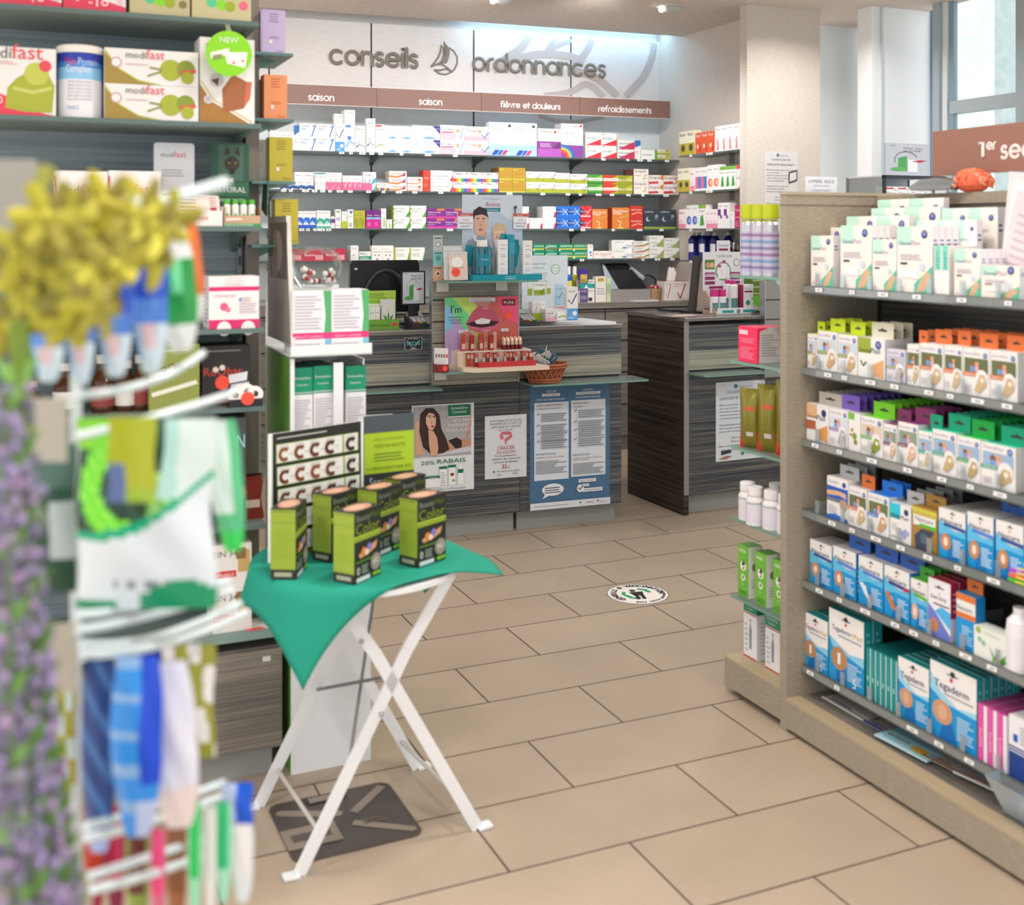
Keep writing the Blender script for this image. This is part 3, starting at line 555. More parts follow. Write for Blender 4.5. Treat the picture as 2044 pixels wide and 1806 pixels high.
D('teal2', 'narrow white carton with teal cap line', W_, [('r',0,.88,1,.96,'#2f97a0'),('t',.1,.7,.75,'Rhino','#2f6fa0'),sm('#8fc0d0')])
D('pinkt', 'white carton with pink foot and grey tick', W_, [('r',0,0,1,.45,'#ec6f96'),('t',.1,.78,.7,'Triofan',K_),('s',[(.2,.55),(.45,.3),(.95,.65)],.1,'#8d8f96'),('l',.1,.08,.5,.2,2,'#f6c6d4')])
D('pinkts', 'short white carton with pink foot and white tick', W_, [('r',0,0,1,.55,'#ee6a98'),('t',.08,.74,.7,'Triofan',K_),('s',[(.25,.45),(.45,.15),(.9,.6)],.1,W_)])
D('swoosh', 'white and pink carton with teal swoosh', W_, [('r',0,0,.7,.4,'#ee6a98'),('p',[(.6,.3),(1,.45),(1,.7),(.75,.6)],'#4fb0c0'),('t',.08,.78,.6,'Triofan',K_),('s',[(.1,.55),(.3,.35),(.6,.6)],.08,'#8d8f96'),('p',[(.7,0),(1,0),(1,.3)],'#5fbcc8')])
RB = [('r',i/6,0,(i+1)/6,.36,c) for i, c in enumerate(('#e0483c','#e8923a','#f2d24a','#4fa85a','#3f6fc0','#8a4fae'))]
D('rain', 'white carton with rainbow striped foot', W_, RB+[('t',.08,.7,.5,'Olfen',K_),('r',.85,.82,.94,.95,RD),sm(GY,.08,.5,.55,.6,2)])
D('volt', 'white pain gel carton with orange ribbon', '#f2e6dc', [('s',[(0,.2),(.45,.1),(.9,.45)],.09,'#e07a3a'),('t',.1,.5,.6,'Voltaren','#b9432f'),('c',.85,.45,.09,'#3f62b0'),('s',[(.75,.2),(.95,.8)],.05,'#d9433f')])
D('voltd', 'white pain relief carton with round red emblem', W_, [('t',.08,.5,.6,'Voltaren','#b9432f'),('c',.8,.6,.1,'#c8502f'),('c',.8,.6,.05,'#7a9a4a'),('s',[(0,.1),(.6,.06),(1,.3)],.05,'#e07a3a')])
D('ored', 'orange red carton standing on end', '#d8452f', [('t',.15,.6,.6,'Dolo',W_),('c',.3,.3,.25,'#e66a4a')])
D('diclo', 'wide white lipogel carton with red triangle', W_, [('t',.06,.75,.12,'EX',K_),('t',.06,.42,.75,'Diclo Sandoz Lipogel',K_),('p',[(1,0),(1,.55),(.86,0)],RD),sm(GY,.06,.15,.6,.3,2)])
D('gold', 'old gold carton with orange stamp', '#b5922f', [('t',.2,.45,.6,'DEMOTEX','#d9532f'),('r',0,0,1,.1,'#c9c04a'),('r',.05,.8,.4,.86,'#d9c06a')], l=[('r',0,0,1,1,'#9a6a3a')])
D('alca', 'white and olive carton with dark tick', W_, [('r',0,0,1,.4,'#aab032'),('t',.08,.72,.45,'Alpha K',K_),('s',[(.66,.55),(.78,.25),(.97,.8)],.045,'#4a3f5a'),('r',.06,.2,.2,.24,K_)])
D('alcb', 'white and olive carton with grey blue tick', W_, [('r',0,0,1,.4,'#a9af3a'),('t',.08,.72,.45,'Alpha F',K_),('s',[(.66,.6),(.8,.35),(.97,.8)],.045,'#7f93b0')])
D('verb', 'green herbal pastille carton with pale band', '#4f9a3a', [('r',0,.35,1,.65,'#e6efe0'),('t',.08,.42,.75,'Verbalpine','#2f6a3a'),('p',[(.5,.65),(1,.65),(1,1)],'#86c04a'),('r',0,.0,1,.12,'#2f7a34')])
D('cher', 'red and olive cherry pastille carton', '#c9463a', [('r',0,.35,1,.65,'#eee6dc'),('t',.06,.42,.8,'Verbu-Cherry','#a02f2f'),('p',[(.55,.65),(1,.65),(1,1)],'#b8bc3a'),('p',[(.5,0),(1,0),(1,.35)],'#a8b030')])
D('oliv', 'olive lemon pastille carton', '#9aa02f', [('r',0,.38,1,.62,'#d6d69a'),('t',.1,.44,.5,'Verbu','#4a5a1f'),('p',[(.4,.62),(1,.7),(1,1)],'#c4c83a')])
D('strw', 'white throat lozenge carton with golden S', '#f1e9e2', [('t',.05,.72,.8,'Strepsils','#2c2a3a'),('s',[(.62,.2),(.85,.3),(.7,.45),(.9,.55)],.08,'#c8b04a'),sm('#b05a5a',.06,.45,.5,.55,2)], l=[('r',0,0,1,1,'#8f4a44')])
D('stro', 'white lozenge carton with orange corner', '#f1e9e2', [('t',.04,.6,.8,'Strepsils','#2c2a3a'),('p',[(0,.05),(.7,.12),(.6,.35),(0,.3)],'#cf4a4f'),('p',[(.75,.6),(1,.5),(1,1),(.85,1)],'#e08a3a')])
D('strr', 'white lozenge carton with red comet', '#f1e9e2', [('t',.04,.6,.8,'Strepsils','#2c2a3a'),('p',[(0,.05),(.7,.12),(.6,.38),(0,.33)],'#c23a42'),('s',[(.7,.1),(.92,.3),(.8,.6),(.95,.8)],.06,'#b8433f')])
D('oblue', 'slim carton with deep blue wave', W_, [('p',[(0,.25),(.5,.4),(1,.2),(1,.6),(.4,.65),(0,.5)],'#2f6fd0'),('r',0,0,1,.2,'#2a5fc0'),('t',.08,.84,.75,'Otrivin',K_),sm('#9ac0ee')])
D('ogreen', 'slim carton with sea green wave', W_, [('p',[(0,.2),(.5,.4),(1,.25),(1,.5),(.4,.6),(0,.45)],'#3fa896'),('t',.08,.84,.75,'Otrivin',K_),('c',.5,.28,.16,'#8fd0c4'),('r',0,0,1,.12,'#4fb5a2')])
D('purpw', 'small white and purple carton', W_, [('r',0,.45,1,.8,'#7a3f98'),sm()])
D('ring', 'white carton with blue ring and green cap', W_, [('c',.5,.5,.3,'#2f62b0'),('c',.5,.5,.17,W_),('r',.15,.85,.8,.92,'#5a9a4a'),('t',.15,.12,.7,'Nasal','#c9603a')])
D('trig', 'narrow white and lime carton with tick', W_, [('r',0,0,1,.4,'#b0c03a'),('t',.08,.8,.7,'Triofan',K_),('s',[(.2,.5),(.45,.3),(.95,.7)],.1,'#9aa83a')])
D('btri', 'white carton with blue triangle', W_, [('p',[(.2,.92),(.9,.92),(.55,.75)],'#2f4f9a'),('l',.2,.1,.8,.3,4,K_),('t',.2,.6,.6,'Rino',K_)])
D('yoliv', 'olive yellow herbal carton', '#b3b13a', [('t',.1,.72,.75,'Bronchial','#3f4a1a'),('l',.1,.2,.9,.6,6,'#6f7a2a'),('c',.5,.12,.2,'#7a9a2f')])
D('mag', 'magenta and purple allergy carton', '#d0288f', [('r',0,.6,1,1,'#6f2a80'),('t',.1,.68,.75,'Allergo',W_),('r',0,.5,1,.6,'#7fc4e0'),('l',.2,.15,.6,.35,3,'#f0a0d0')])
D('luffa', 'white carton with green leaf blade', W_, [('p',[(.4,.05),(.8,.1),(.7,.6),(.45,.5)],'#9ac85a'),('t',.1,.75,.6,'Luffa',K_)])
D('fexo', 'white pollen tablet carton with green corner', '#f2f0ea', [('t',.1,.66,.65,'Fexo Pollen',K_),('t',.1,.42,.5,'Sandoz',K_),('p',[(.75,0),(1,0),(1,.6)],'#5aa03a'),('c',.06,.3,.06,'#b8b82f'),('c',.08,.7,.06,'#b8b82f'),('r',.0,0,.04,1,'#4a8a34')], l=[('r',0,0,1,1,'#8aa03f')])
D('telf', 'purple allergy tablet carton with magenta foot', '#7d2a86', [('t',.04,.55,.75,'Telfastin Allergo',W_),('r',0,0,1,.22,'#c8459a'),('p',[(.55,.75),(1,.8),(1,1),(.6,1)],'#c87a4a'),sm('#d8b0e0',.05,.35,.5,.45,2)])
D('sand', 'white tablet carton with red wedge', W_, [('t',.1,.7,.55,'Panaduo 500 mg',K_),('p',[(.8,0),(1,0),(1,.45),(.9,.5)],'#c23a5a'),sm(GY,.1,.5,.5,.6,1),('c',.3,.35,.06,'#d8d8dc')])
D('pan', 'blue flu tablet carton with dark name', '#2c6fd0', [('p',[(0,.25),(.55,.45),(0,.8)],'#1f3f8a'),('t',.05,.45,.55,'Panadol',W_),('s',[(.5,.2),(.95,.75)],.06,'#9cc8f0'),('s',[(.55,.8),(.95,.2)],.05,'#cfe4f8')])
D('panr', 'red flu tablet carton with dark name', '#d8343f', [('p',[(0,.25),(.6,.45),(0,.8)],'#2a2a5a'),('t',.05,.45,.6,'Panadol',W_),('s',[(.5,.2),(.95,.75)],.06,'#f6b0b0'),('r',.05,.05,.9,.15,'#f2dede')])
D('neoc', 'orange hot drink carton with spoon picture', '#d9803a', [('t',.05,.78,.85,'NeoCitran',W_),('t',.05,.68,.5,'Grippe',W_),('s',[(.3,.4),(.5,.3),(.42,.1)],.05,'#f0d8a0'),('p',[(.2,.0),(.7,.0),(.5,.12)],'#e8c06a'),('s',[(.35,.5),(.9,.62)],.03,'#b0c07a')], l=[('r',0,0,1,1,'#c0452f')])
D('neor', 'small red hot drink carton', '#cf3a30', [('t',.06,.6,.8,'NeoCitran',W_),('s',[(.1,.25),(.6,.45),(.95,.35)],.06,'#f0c8a0')])
D('flum', 'dark night syrup carton with moon', '#3d4650', [('t',.06,.84,.55,'FLUIMUCIL',W_),('c',.28,.5,.13,'#c4ccd4'),('c',.34,.53,.11,'#3d4650'),('s',[(.85,.7),(.7,.5),(.9,.45)],.04,'#8a949c'),('r',0,0,1,.1,'#9ab040'),('c',.8,.65,.1,'#98a4ae')])
D('asp', 'green headache tablet carton', '#148a66', [('r',0,.25,1,.4,'#d8c84a'),('t',.1,.6,.7,'ASPIRINE',W_),('c',.9,.7,.06,'#b8d84a'),('c',.08,.15,.06,'#e8f0e0')])
D('aspr', 'green tablet carton with red line', '#148a66', [('r',0,.28,1,.36,'#c9403a'),('t',.12,.55,.75,'ASPIRIN',W_),('c',.08,.5,.05,'#e8f0e0'),('r',.1,.1,.6,.15,'#9fd0b8')])
D('bluew', 'slim white carton with blue droplets', W_, [('t',.1,.8,.75,'Nasal','#c9303a'),('c',.5,.45,.2,'#2f5fb0'),('c',.6,.25,.15,'#2f5fb0')])
D('influ', 'long pale globule carton with red name', '#ece6e0', [('t',.06,.48,.8,'INFLUENZINUM','#c8603a'),('t',.38,.2,.25,'9 CH','#9a8a7a'),('c',.95,.15,.04,'#d96a3a')])
D('thym', 'long white homeopathic carton with rainbow leaf', '#f0efec', [('t',.1,.7,.45,'THYMULINE 9 CH',K_),('p',[(.42,.05),(.55,.3),(.65,.1)],'#5a9a5a'),('p',[(.55,.05),(.63,.25),(.7,.08)],'#8a4a9a'),('r',.62,.15,.95,.5,'#c9cad2')])
D('pret', 'white cough carton with green and orange curve', '#f0eee8', [('t',.05,.62,.45,'Pretuval',NV),('s',[(0,.1),(.6,.2),(1,.7)],.06,'#6a9a5a'),('s',[(0,.03),(.6,.1),(1,.5)],.05,'#e07a3a'),sm()])
D('prett', 'white and green tissue cough carton', '#f0eee8', [('t',.05,.7,.45,'Pretuval',NV),('p',[(.45,0),(1,0),(1,.75)],'#a8a868'),('s',[(.2,0),(.7,.3),(1,.7)],.04,'#4a9a8a'),sm()])
D('redpk', 'flat red tablet carton', '#c8324a', [('t',.1,.4,.5,'Rennie',W_),('r',.6,.1,.95,.5,'#e8a0a8')])
D('whgr', 'white carton with green lower label', W_, [('r',0,.1,1,.5,'#2f9a80'),('l',.1,.15,.8,.4,3,'#cfe8e0'),('t',.1,.65,.5,'Rhini',K_)])
D('lactase', 'white herbal drop carton with two leaves', '#f2ece6', [('t',.06,.75,.4,'Aesculus','#c04a3a'),('c',.3,.35,.07,'#4a8a4a'),('c',.65,.35,.07,'#4a8a4a'),('p',[(.4,0),(.6,0),(.5,.2)],'#8a4a8a'),('l',.06,.55,.9,.65,1,GY)])
D('cetir', 'white allergy carton with lime side stripe', '#f2efe8', [('r',0,0,.1,1,'#b0b83a'),('t',.15,.75,.5,'Cetirizin',K_),('p',[(.85,0),(1,0),(1,.7)],'#4a9a4a'),sm('#c0c0c4',.15,.3,.7,.6,3)])
# side wall cartons
D('boul', 'yellow and white carton with dark drop', '#e8e2c8', [('r',0,0,1,.5,'#b5a53a'),('c',.5,.3,.25,'#4a4a2a'),('t',.1,.8,.7,'Bexin',K_)])
D('orng', 'orange red cough syrup carton', '#d95a35', [('t',.1,.8,.7,'Resyl',W_),('c',.4,.35,.2,'#f0c09a'),('p',[(.6,.1),(.9,.1),(.75,.5)],'#b02f2a')])
D('pulm', 'white syrup carton with pink leaf', '#efe6e4', [('t',.08,.85,.8,'Pulmofor',K_),('p',[(.3,.05),(.7,.05),(.6,.5),(.4,.5)],'#e08a8a'),sm()])
D('drop', 'white carton with single red drop', '#f0ecea', [('c',.5,.5,.2,'#d0564a'),('p',[(.32,.55),(.68,.55),(.5,.8)],'#d0564a'),('l',.2,.1,.8,.25,2,GY)])
D('pinkb', 'white carton with pink and blue panels', W_, [('r',0,.1,.5,.6,'#e06a9a'),('r',.5,.1,1,.6,'#3f7fc0'),('t',.1,.8,.7,'Solmucol',K_)])
D('oswirl', 'white cough carton with orange swirl', W_, [('c',.5,.3,.4,'#e8724a'),('c',.6,.3,.25,'#f4b89a'),('t',.1,.8,.7,'Solmucol',K_)])
D('bswirl', 'white cough carton with blue swirl', W_, [('c',.5,.35,.42,'#3f62b8'),('c',.6,.35,.26,'#8aa4dc'),('t',.1,.84,.7,'Solmucol',K_)])
D('gleaf', 'white herbal syrup carton with green leaf', W_, [('p',[(.2,.1),(.8,.15),(.6,.6),(.3,.5)],'#4a9a4a'),('r',0,.85,1,1,'#7ab04a'),('t',.1,.7,.7,'Prospan',K_)])
D('redt', 'white carton with red top band', W_, [('r',0,.82,1,1,'#d8483a'),('t',.1,.4,.8,'Calu',K_),('p',[(.2,0),(1,0),(1,.2)],'#e0785a')])
D('pkline', 'slim white and pink carton', '#f2e2e4', [('r',0,0,1,.25,'#e08aa0'),('t',.1,.75,.7,'Bexin',K_),sm('#e0a0b0')])
D('purpl', 'white carton with purple flower', W_, [('c',.55,.45,.2,'#9a5a9a'),('r',0,.5,.5,.75,'#6a3a8a'),('t',.1,.85,.7,'Sinupret',K_)])
D('magt', 'tall magenta allergy carton', '#c0285f', [('t',.1,.75,.75,'Teufi','#f4d8e0'),('r',.1,.45,.9,.5,'#f08aa8'),('l',.1,.1,.8,.35,3,'#e890b0')])
D('bred', 'tall blue and red carton with shield', '#3a4a98', [('r',0,0,1,.3,'#b02f45'),('p',[(.25,.95),(.75,.95),(.75,.8),(.5,.7),(.25,.8)],W_),('t',.15,.5,.7,'Weleda',W_)])
_PC = {}
def pack(key, w, h, d=None):
    dd = DS[key]; d = d or dd['d']; k = (key, round(w, 3), round(h, 3), round(d, 3))
    if k in _PC: return _PC[k], False
    m = MB(); m.box(0, 0, 0, w, d, h, dd['col'], dd['fc'])
    art(m, dd['ops'], (0,0,0), (w,0,0), (0,0,h), (0,-1,0))
    art(m, dd['l'] or SL, (0,d,0), (0,-d,0), (0,0,h), (-1,0,0))
    if dd['r']: art(m, dd['r'], (w,0,0), (0,d,0), (0,0,h), (1,0,0))
    if dd['t']: art(m, dd['t'], (0,0,h), (w,0,0), (0,d,0), (0,0,1))
    o = m.build(dd['kind']); parts = []
    if dd['tab']:
        c, th, f0, f1 = dd['tab']; b = MB(); a0, a1 = w*f0, w*f1; t_ = .0012
        b.box(a0, d-t_, h, a1, d, h+th, c); xm = (a0+a1)/2; hw = (a1-a0)*.2; zc = h+th*.5
        for q in (-.0003,):
            b.face([(xm-hw, d-t_+q, zc-th*.07), (xm+hw, d-t_+q, zc-th*.07), (xm+hw, d-t_+q, zc+th*.05), (xm+hw*.3, d-t_+q, zc+th*.08), (xm, d-t_+q, zc+th*.2), (xm-hw*.3, d-t_+q, zc+th*.08), (xm-hw, d-t_+q, zc+th*.05)], '#3a3532')
        p_ = b.build('hang_tab', o); parts = [p_]
    _PC[k] = (o, parts); return (o, parts), True
ORD = ['first', 'second', 'third', 'fourth', 'fifth', 'sixth', 'seventh', 'eighth', 'ninth', 'tenth']
def put(key, pos, rz, w, h, label, group, d=None, tilt=0.0):
    (o, parts), new = pack(key, w, h, d); dd = DS[key]
    if not new: o = dup(o, pos, None, parts=parts)
    o.location = pos; o.rotation_euler = (tilt, 0, rz)
    return tag(o, label, dd['cat'], group)
_SEEN = {}
def row(fr, z, place, items):
    for it in items:
        key, x0, x1, yt, nx, nz, ny = it[:7]; note = it[7] if len(it) > 7 and it[7] else ''; op = it[8] if len(it) > 8 else {}
        off = op.get('off', .012); dd = DS[key]; u0, u1 = fr.u(x0, off), fr.u(x1, off); w = (u1-u0)/nx-.0012
        h = (fr.z(yt, u0, off)-z)/nz; d = op.get('d', dd['d'])
        for j in range(nz):
            for i in range(nx):
                for k in range(ny):
                    if k and op.get('hide') and j < nz-1: continue
                    ps = []
                    if nz > 1: ps.append({2: ('lower', 'upper'), 3: ('bottom', 'middle', 'top')}[nz][j])
                    if nx > 1: ps.append(('left', 'right')[i] if nx == 2 else 'leftmost' if i == 0 else 'rightmost' if i == nx-1 else ORD[i]+'-from-left')
                    if k: ps.append('%s-from-front' % ORD[k])
                    lab = ' '.join(ps+[dd['desc']])+(', '+note if note else '')+', '+place
                    if len(lab.split()) > 16: lab = lab.replace(' with ', ', ').replace(' a ', ' ').replace(' the ', ' ').replace(' and ', '-')
                    q = fr.p(u0+i*(u1-u0)/nx, off+k*(d+.0015), z+j*h+.0005)
                    put(key, q, fr.a, w, h-.0006, lab, (dd['desc']+' '+place) if nx*nz*ny > 1 else dd['cat']+' '+place, d)
P1, P2, P3, P4 = 'top wall shelf', 'second wall shelf', 'third wall shelf', 'lowest wall shelf'
row(WS, WZ[0], P1, [('plain',538,587,262,4,1,1,'at the left end'),('thin',587,598,250,1,1,1,'beside the streaked cartons'),('spraybox',598,669,246,2,2,2,None,{'hide':1}),('checkbox',669.5,688,246,1,1,1),('tallspray',667,686,227,1,1,1,'set behind the tick carton',{'off':.075}),('tallspray',688,709,219,1,1,2),('otri',709.5,730,251,1,1,2),('otri',731,749.5,236,1,1,1,'taller of the two'),('otrig',750,767,248,1,1,1),('sero',767,823,251,2,2,1),('serow',823,879,250,1,2,1),('trio',879,927.5,249,1,2,1),('trio2',928,975.5,252,1,2,1),('flector',976,1072,243,2,1,3),('mepha',1073,1120,256,1,1,1),('olfen',1120,1164,246,1,1,5),('neo',1169,1231,264,2,2,1),('neop',1233,1267,279,1,2,1),('thin',1267,1279,280,1,1,1,'beside the crimson cartons'),('slant',1280,1311,299,1,1,1),('angi',1312,1339,298,1,2,1)])
row(WS, WZ[1], P2, [('wave',560,626,361,4,1,1),('plain',588,628,343,2,1,1,'behind the wave cartons',{'off':.08}),('teal2',629,650,343,2,1,1),('pinkt',650,683,344,3,1,2),('pinkts',684,724,350,4,1,2),('swoosh',725,751,343,1,1,1),('rain',752,777,365,2,1,1,'short pair'),('volt',777,812,341,1,3,2),('voltd',813,844,353,1,2,1),('ored',845,859,340,1,1,2),('diclo',859.5,904,340,1,2,1),('rain',905,995,343,3,2,1,'in the wide block'),('gold',996,1049,334,2,2,3,None,{'hide':1}),('alca',1050,1109,342,2,2,1,'left pair'),('alcb',1109.5,1138,345,1,2,1),('alca',1139,1173,347,1,2,1,'beside the grey ticked ones'),('verb',1174,1203,348,1,2,1),('cher',1204,1235,349,1,2,1),('oliv',1235.5,1263,350,1,2,1),('strw',1265,1294.5,337,1,2,3,None,{'hide':1}),('stro',1295,1324.5,349,1,2,1),('strr',1325,1354,350,1,2,1)])
row(WS, WZ[2], P3, [('oblue',592,631,421,3,1,1),('ogreen',632,660,420,2,1,1),('purpw',660.5,668.5,432,1,1,1),('ring',669.5,681,418,1,1,1),('trig',682,694,422,1,1,1),('btri',694.5,706,418,1,1,1),('yoliv',707,729,420,2,1,1),('mag',731,760,419,2,1,1),('luffa',761,771,416,1,1,1,'tall'),('luffa',772,783,438,1,1,1,'short'),('fexo',784,851,410,2,2,2,None,{'hide':1}),('telf',852,923,416,2,2,1),('sand',1030,1056,412,1,2,1,'beside the skincare poster'),('sand',1057,1083,435,1,1,1,'single low'),('sand',1083.5,1110,412,1,2,2,'beside the blue cartons',{'hide':1}),('pan',1111,1158,411,2,2,1),('panr',1158.5,1181,411,1,2,1),('neoc',1182,1213,417,1,1,2,'beside the red flu cartons'),('neoc',1222,1257,414,1,1,2,'nearer the moon cartons'),('neor',1258.5,1283.5,411,1,2,1),('flum',1285,1349,418,2,1,1)])
row(WS, WZ[3], P4, [('redpk',560,690,497,3,1,1),('plain',700,716,490,1,1,2,'above the black screen'),('whgr',717,741,502,1,1,1),('lactase',742,786,490,2,1,1),('cetir',787,848,494,2,1,1),('asp',1050,1063,487,1,2,1,'behind the white backboard'),('asp',1064,1087,487,1,2,1,'left block'),('aspr',1088,1114,487,1,2,1),('asp',1115,1172,487,2,2,1,'right block'),('bluew',1173,1184,488,1,1,1),('influ',1185,1225.5,501,1,1,1),('thym',1221.5,1266,479,1,2,1,None,{'off':.06}),('pret',1267,1296,481,1,3,1),('prett',1297,1325,470,1,2,2,'taller block',{'hide':1}),('prett',1326,1356,475,1,2,1,'right end block')])
Q1, Q2, Q3 = 'top side shelf', 'second side shelf', 'third side shelf'
row(SWF, SZ[0], Q1, [('boul',1356,1387,264,2,1,1),('orng',1388,1426,266,3,1,1),('pulm',1427,1477,253,4,1,1),('drop',1478,1489.5,250,1,1,1)])
row(SWF, SZ[1], Q2, [('boul',1353,1377,337,2,1,1),('pkline',1378,1387,338,1,1,1),('pinkb',1388,1411,335,2,1,1),('oswirl',1412,1436,330,2,1,1),('gleaf',1437,1469,333,3,1,1),('redt',1470,1489.5,329,2,1,1)])
row(SWF, SZ[2], Q3, [('pkline',1355,1369,418,1,1,1),('bswirl',1370,1393,410,2,1,1),('gleaf',1394,1409,409,1,1,1),('pkline',1410,1432,418,3,1,1,'in a slim row'),('purpl',1433,1457,405,2,1,1),('plain',1458,1466,422,1,1,1),('magt',1467,1477,410,1,1,1),('bred',1477.5,1489.5,401,1,1,1)])
# ------------------------------------------------------------------ plasters on the gondola
PL, PC = 'plaster_pack', 'plaster pack'
def face2(cx_, cy_, s): return [('c',cx_-s*.5,cy_,s*.45,'#8a5a42'),('c',cx_+s*.4,cy_+.02,s*.4,'#d8a27a'),('r',cx_-s*.9,cy_-.14,cx_-s*.1,cy_-.03,'#6f9fd0'),('r',cx_+s*.05,cy_-.14,cx_+s*.8,cy_-.03,'#e2a9b4')]
def derma(col, pic='#5d7a4a', hand='#caa57c'):
    return [('t',.06,.86,.6,'DermaPlast','#8a7aa0'),('c',.84,.87,.085,'#3a4f9a'),('c',.84,.875,.05,'#8fa8d8'),('r',.05,.5,.95,.8,pic)]+face2(.45,.66,.2)+[('r',0,.42,.7,.5,col),('c',.72,.42,.22,W_),('t',.06,.435,.4,'SENSITIVE',W_),('p',[(.45,.12),(.62,.08),(.9,.25),(.85,.46),(.66,.48),(.55,.3)],hand),('c',.75,.36,.07,'#f2e6d6'),('l',.06,.1,.35,.25,4,'#b9b4b8')]
def cream(): return [('p',[(0,.72),(.42,.72),(.42,1),(0,1)],'#bfe6d6'),('c',.78,.88,.09,'#33357a'),('c',.78,.89,.055,'#7f86c0'),('t',.08,.72,.32,'Derma','#2d5f86'),('t',.41,.72,.27,'Plast','#b8a0b8'),('l',.1,.5,.7,.6,3,'#b9a8b8'),('r',.1,.43,.3,.46,K_),('p',[(.5,0),(1,0),(1,.42),(.8,.3),(.5,.15)],'#5fc0a0'),('p',[(.55,.02),(.8,.05),(.98,.28),(.85,.34),(.68,.2)],'#d9b08e'),('c',.72,.4,.08,'#cfd6e6'),('l',.08,.06,.2,.12,3,'#c8b8c8')]
D('cream', 'tall cream dressing packet with mint corner', '#f0e9e2', cream(), PL, PC, d=.02, fc={'r':'#eae6ea'}, r=[('l',.2,.72,.8,.84,2,'#5a5a9a')])
D('creamw', 'wide cream dressing packet with bandaged hand', '#f0e9e2', cream()[:-1]+[('p',[(.1,.3),(.6,.36),(.6,.22),(.2,.24)],'#f8f4f2')], PL, PC, d=.02, fc={'r':'#eae6ea'}, r=[('l',.2,.72,.8,.84,2,'#5a5a9a')])
D('mints', 'thin mint and white dressing packet seen edge on', '#f2efec', [('r',.1,.5,.9,1,'#7fd6bc'),('l',.3,.55,.7,.9,6,'#4a8aa0')], PL, PC, d=.1)
D('lime', 'white plaster pack with olive band', W_, derma('#8f9a32', '#c9d4e0'), PL, PC, d=.028, tab=('#c0d42a', .034, .25, 1.0), fc={'t':'#c4d628'})
D('strip', 'white fabric strip pack with olive square', W_, [('p',[(0,.62),(.48,.62),(.48,1),(0,1)],'#9aa83a'),('c',.76,.85,.11,'#2f3a7a'),('c',.76,.86,.07,'#7f86c0'),('t',.06,.64,.42,'Derma','#4a4630'),('t',.49,.64,.36,'Plast',NV),('s',[(.1,.42),(.2,.3),(.32,.4)],.05,'#4a463e'),('p',[(.55,.35),(.95,.5),(.95,.05),(.6,.08)],'#e0a878')], PL, PC, d=.03, tab=('#d6d2bc', .04, .2, 1.0))
D('orange', 'white sensitive plaster pack with orange band', W_, derma('#e07a3f', '#66704a', '#cbb08a'), PL, PC, d=.028, tab=('#e07238', .035, .3, 1.0))
D('blist', 'greyish plaster blister with olive band', '#d9d3e0', derma('#8d9a4a', '#b9c0d0', '#b09088'), PL, PC, d=.02)
D('skin', 'white strip pack with skin coloured square', W_, [('p',[(0,.62),(.48,.62),(.48,1),(0,1)],'#e0b48a'),('c',.78,.8,.11,'#2f3a6a'),('t',.05,.62,.42,'Derma','#6a3f2f'),('t',.48,.6,.38,'Plast',NV),('p',[(0,.3),(.42,.32),(.42,.55),(0,.55)],'#b0643f'),('p',[(.55,.35),(.95,.5),(.95,.02),(.6,.1)],'#d99a5a')], PL, PC, d=.022, tab=('#bdb6ae', .035, .3, 1.3))
D('viol', 'white plaster pack with violet band', W_, derma('#9a72c8', '#d6dce8', '#b0a8b8'), PL, PC, d=.022, tab=('#7a5cc0', .04, .35, 1.3))
D('plant', 'narrow white pack with green plant', W_, [('r',0,.82,.5,1,'#7ab83a'),('c',.5,.4,.2,'#7a9a3a'),('c',.3,.55,.12,'#a8a03a'),('c',.2,.42,.08,'#b03a3a'),('c',.6,.25,.16,'#8a8a3a')], PL, PC, d=.022)
D('kids', 'white plaster pack with bright green band', W_, derma('#5fb02f', '#d8c8b0', '#8f9a3a'), PL, PC, d=.022, tab=('#76cc22', .04, .3, 1.25), fc={'t':'#84e024'})
D('maro', 'white plaster pack with maroon band', W_, derma('#7f2a5a', '#8a9a8a', '#d9b09a'), PL, PC, d=.026, tab=('#852f68', .04, .5, 1.5), fc={'t':'#a04a84'})
D('teal', 'white plaster pack with teal band', W_, derma('#1fa884', '#9ab4d0', '#c4a87a'), PL, PC, d=.022, tab=('#12a37c', .042, .4, 1.3), fc={'t':'#3fe0c0'})
D('green', 'white plaster pack with green band', W_, derma('#1fa04a', '#9ab4d0', '#b8a070'), PL, PC, d=.022, tab=('#18a848', .042, .35, 1.3), fc={'t':'#3fe070'})
D('wash', 'white pack showing hands under a blue beam', W_, [('t',.08,.86,.5,'DermaPlast','#5a5a9a'),('c',.82,.87,.09,'#2f4f9a'),('r',0,.5,1,.78,'#2f5fb8'),('p',[(0,.55),(.6,.6),(.95,.55),(.9,.68),(.5,.7),(0,.66)],'#e0b090'),('r',0,.42,1,.5,'#7a7a88'),('l',.08,.15,.5,.35,5,'#b8b0c0'),('c',.8,.4,.18,'#b8988a'),('p',[(0,0),(1,0),(1,.08),(.4,.14),(0,.08)],'#2f6fc8')], PL, PC, d=.025, tab=('#aeb0b4', .035, .3, 1.2))
D('blue', 'white plaster pack with bright blue band', W_, derma('#2f7fe0', '#6a7a4a', '#c8a078'), PL, PC, d=.025, tab=('#1f74d8', .035, .35, 1.3), fc={'t':'#3f9af0','r':'#dfe6ec'})
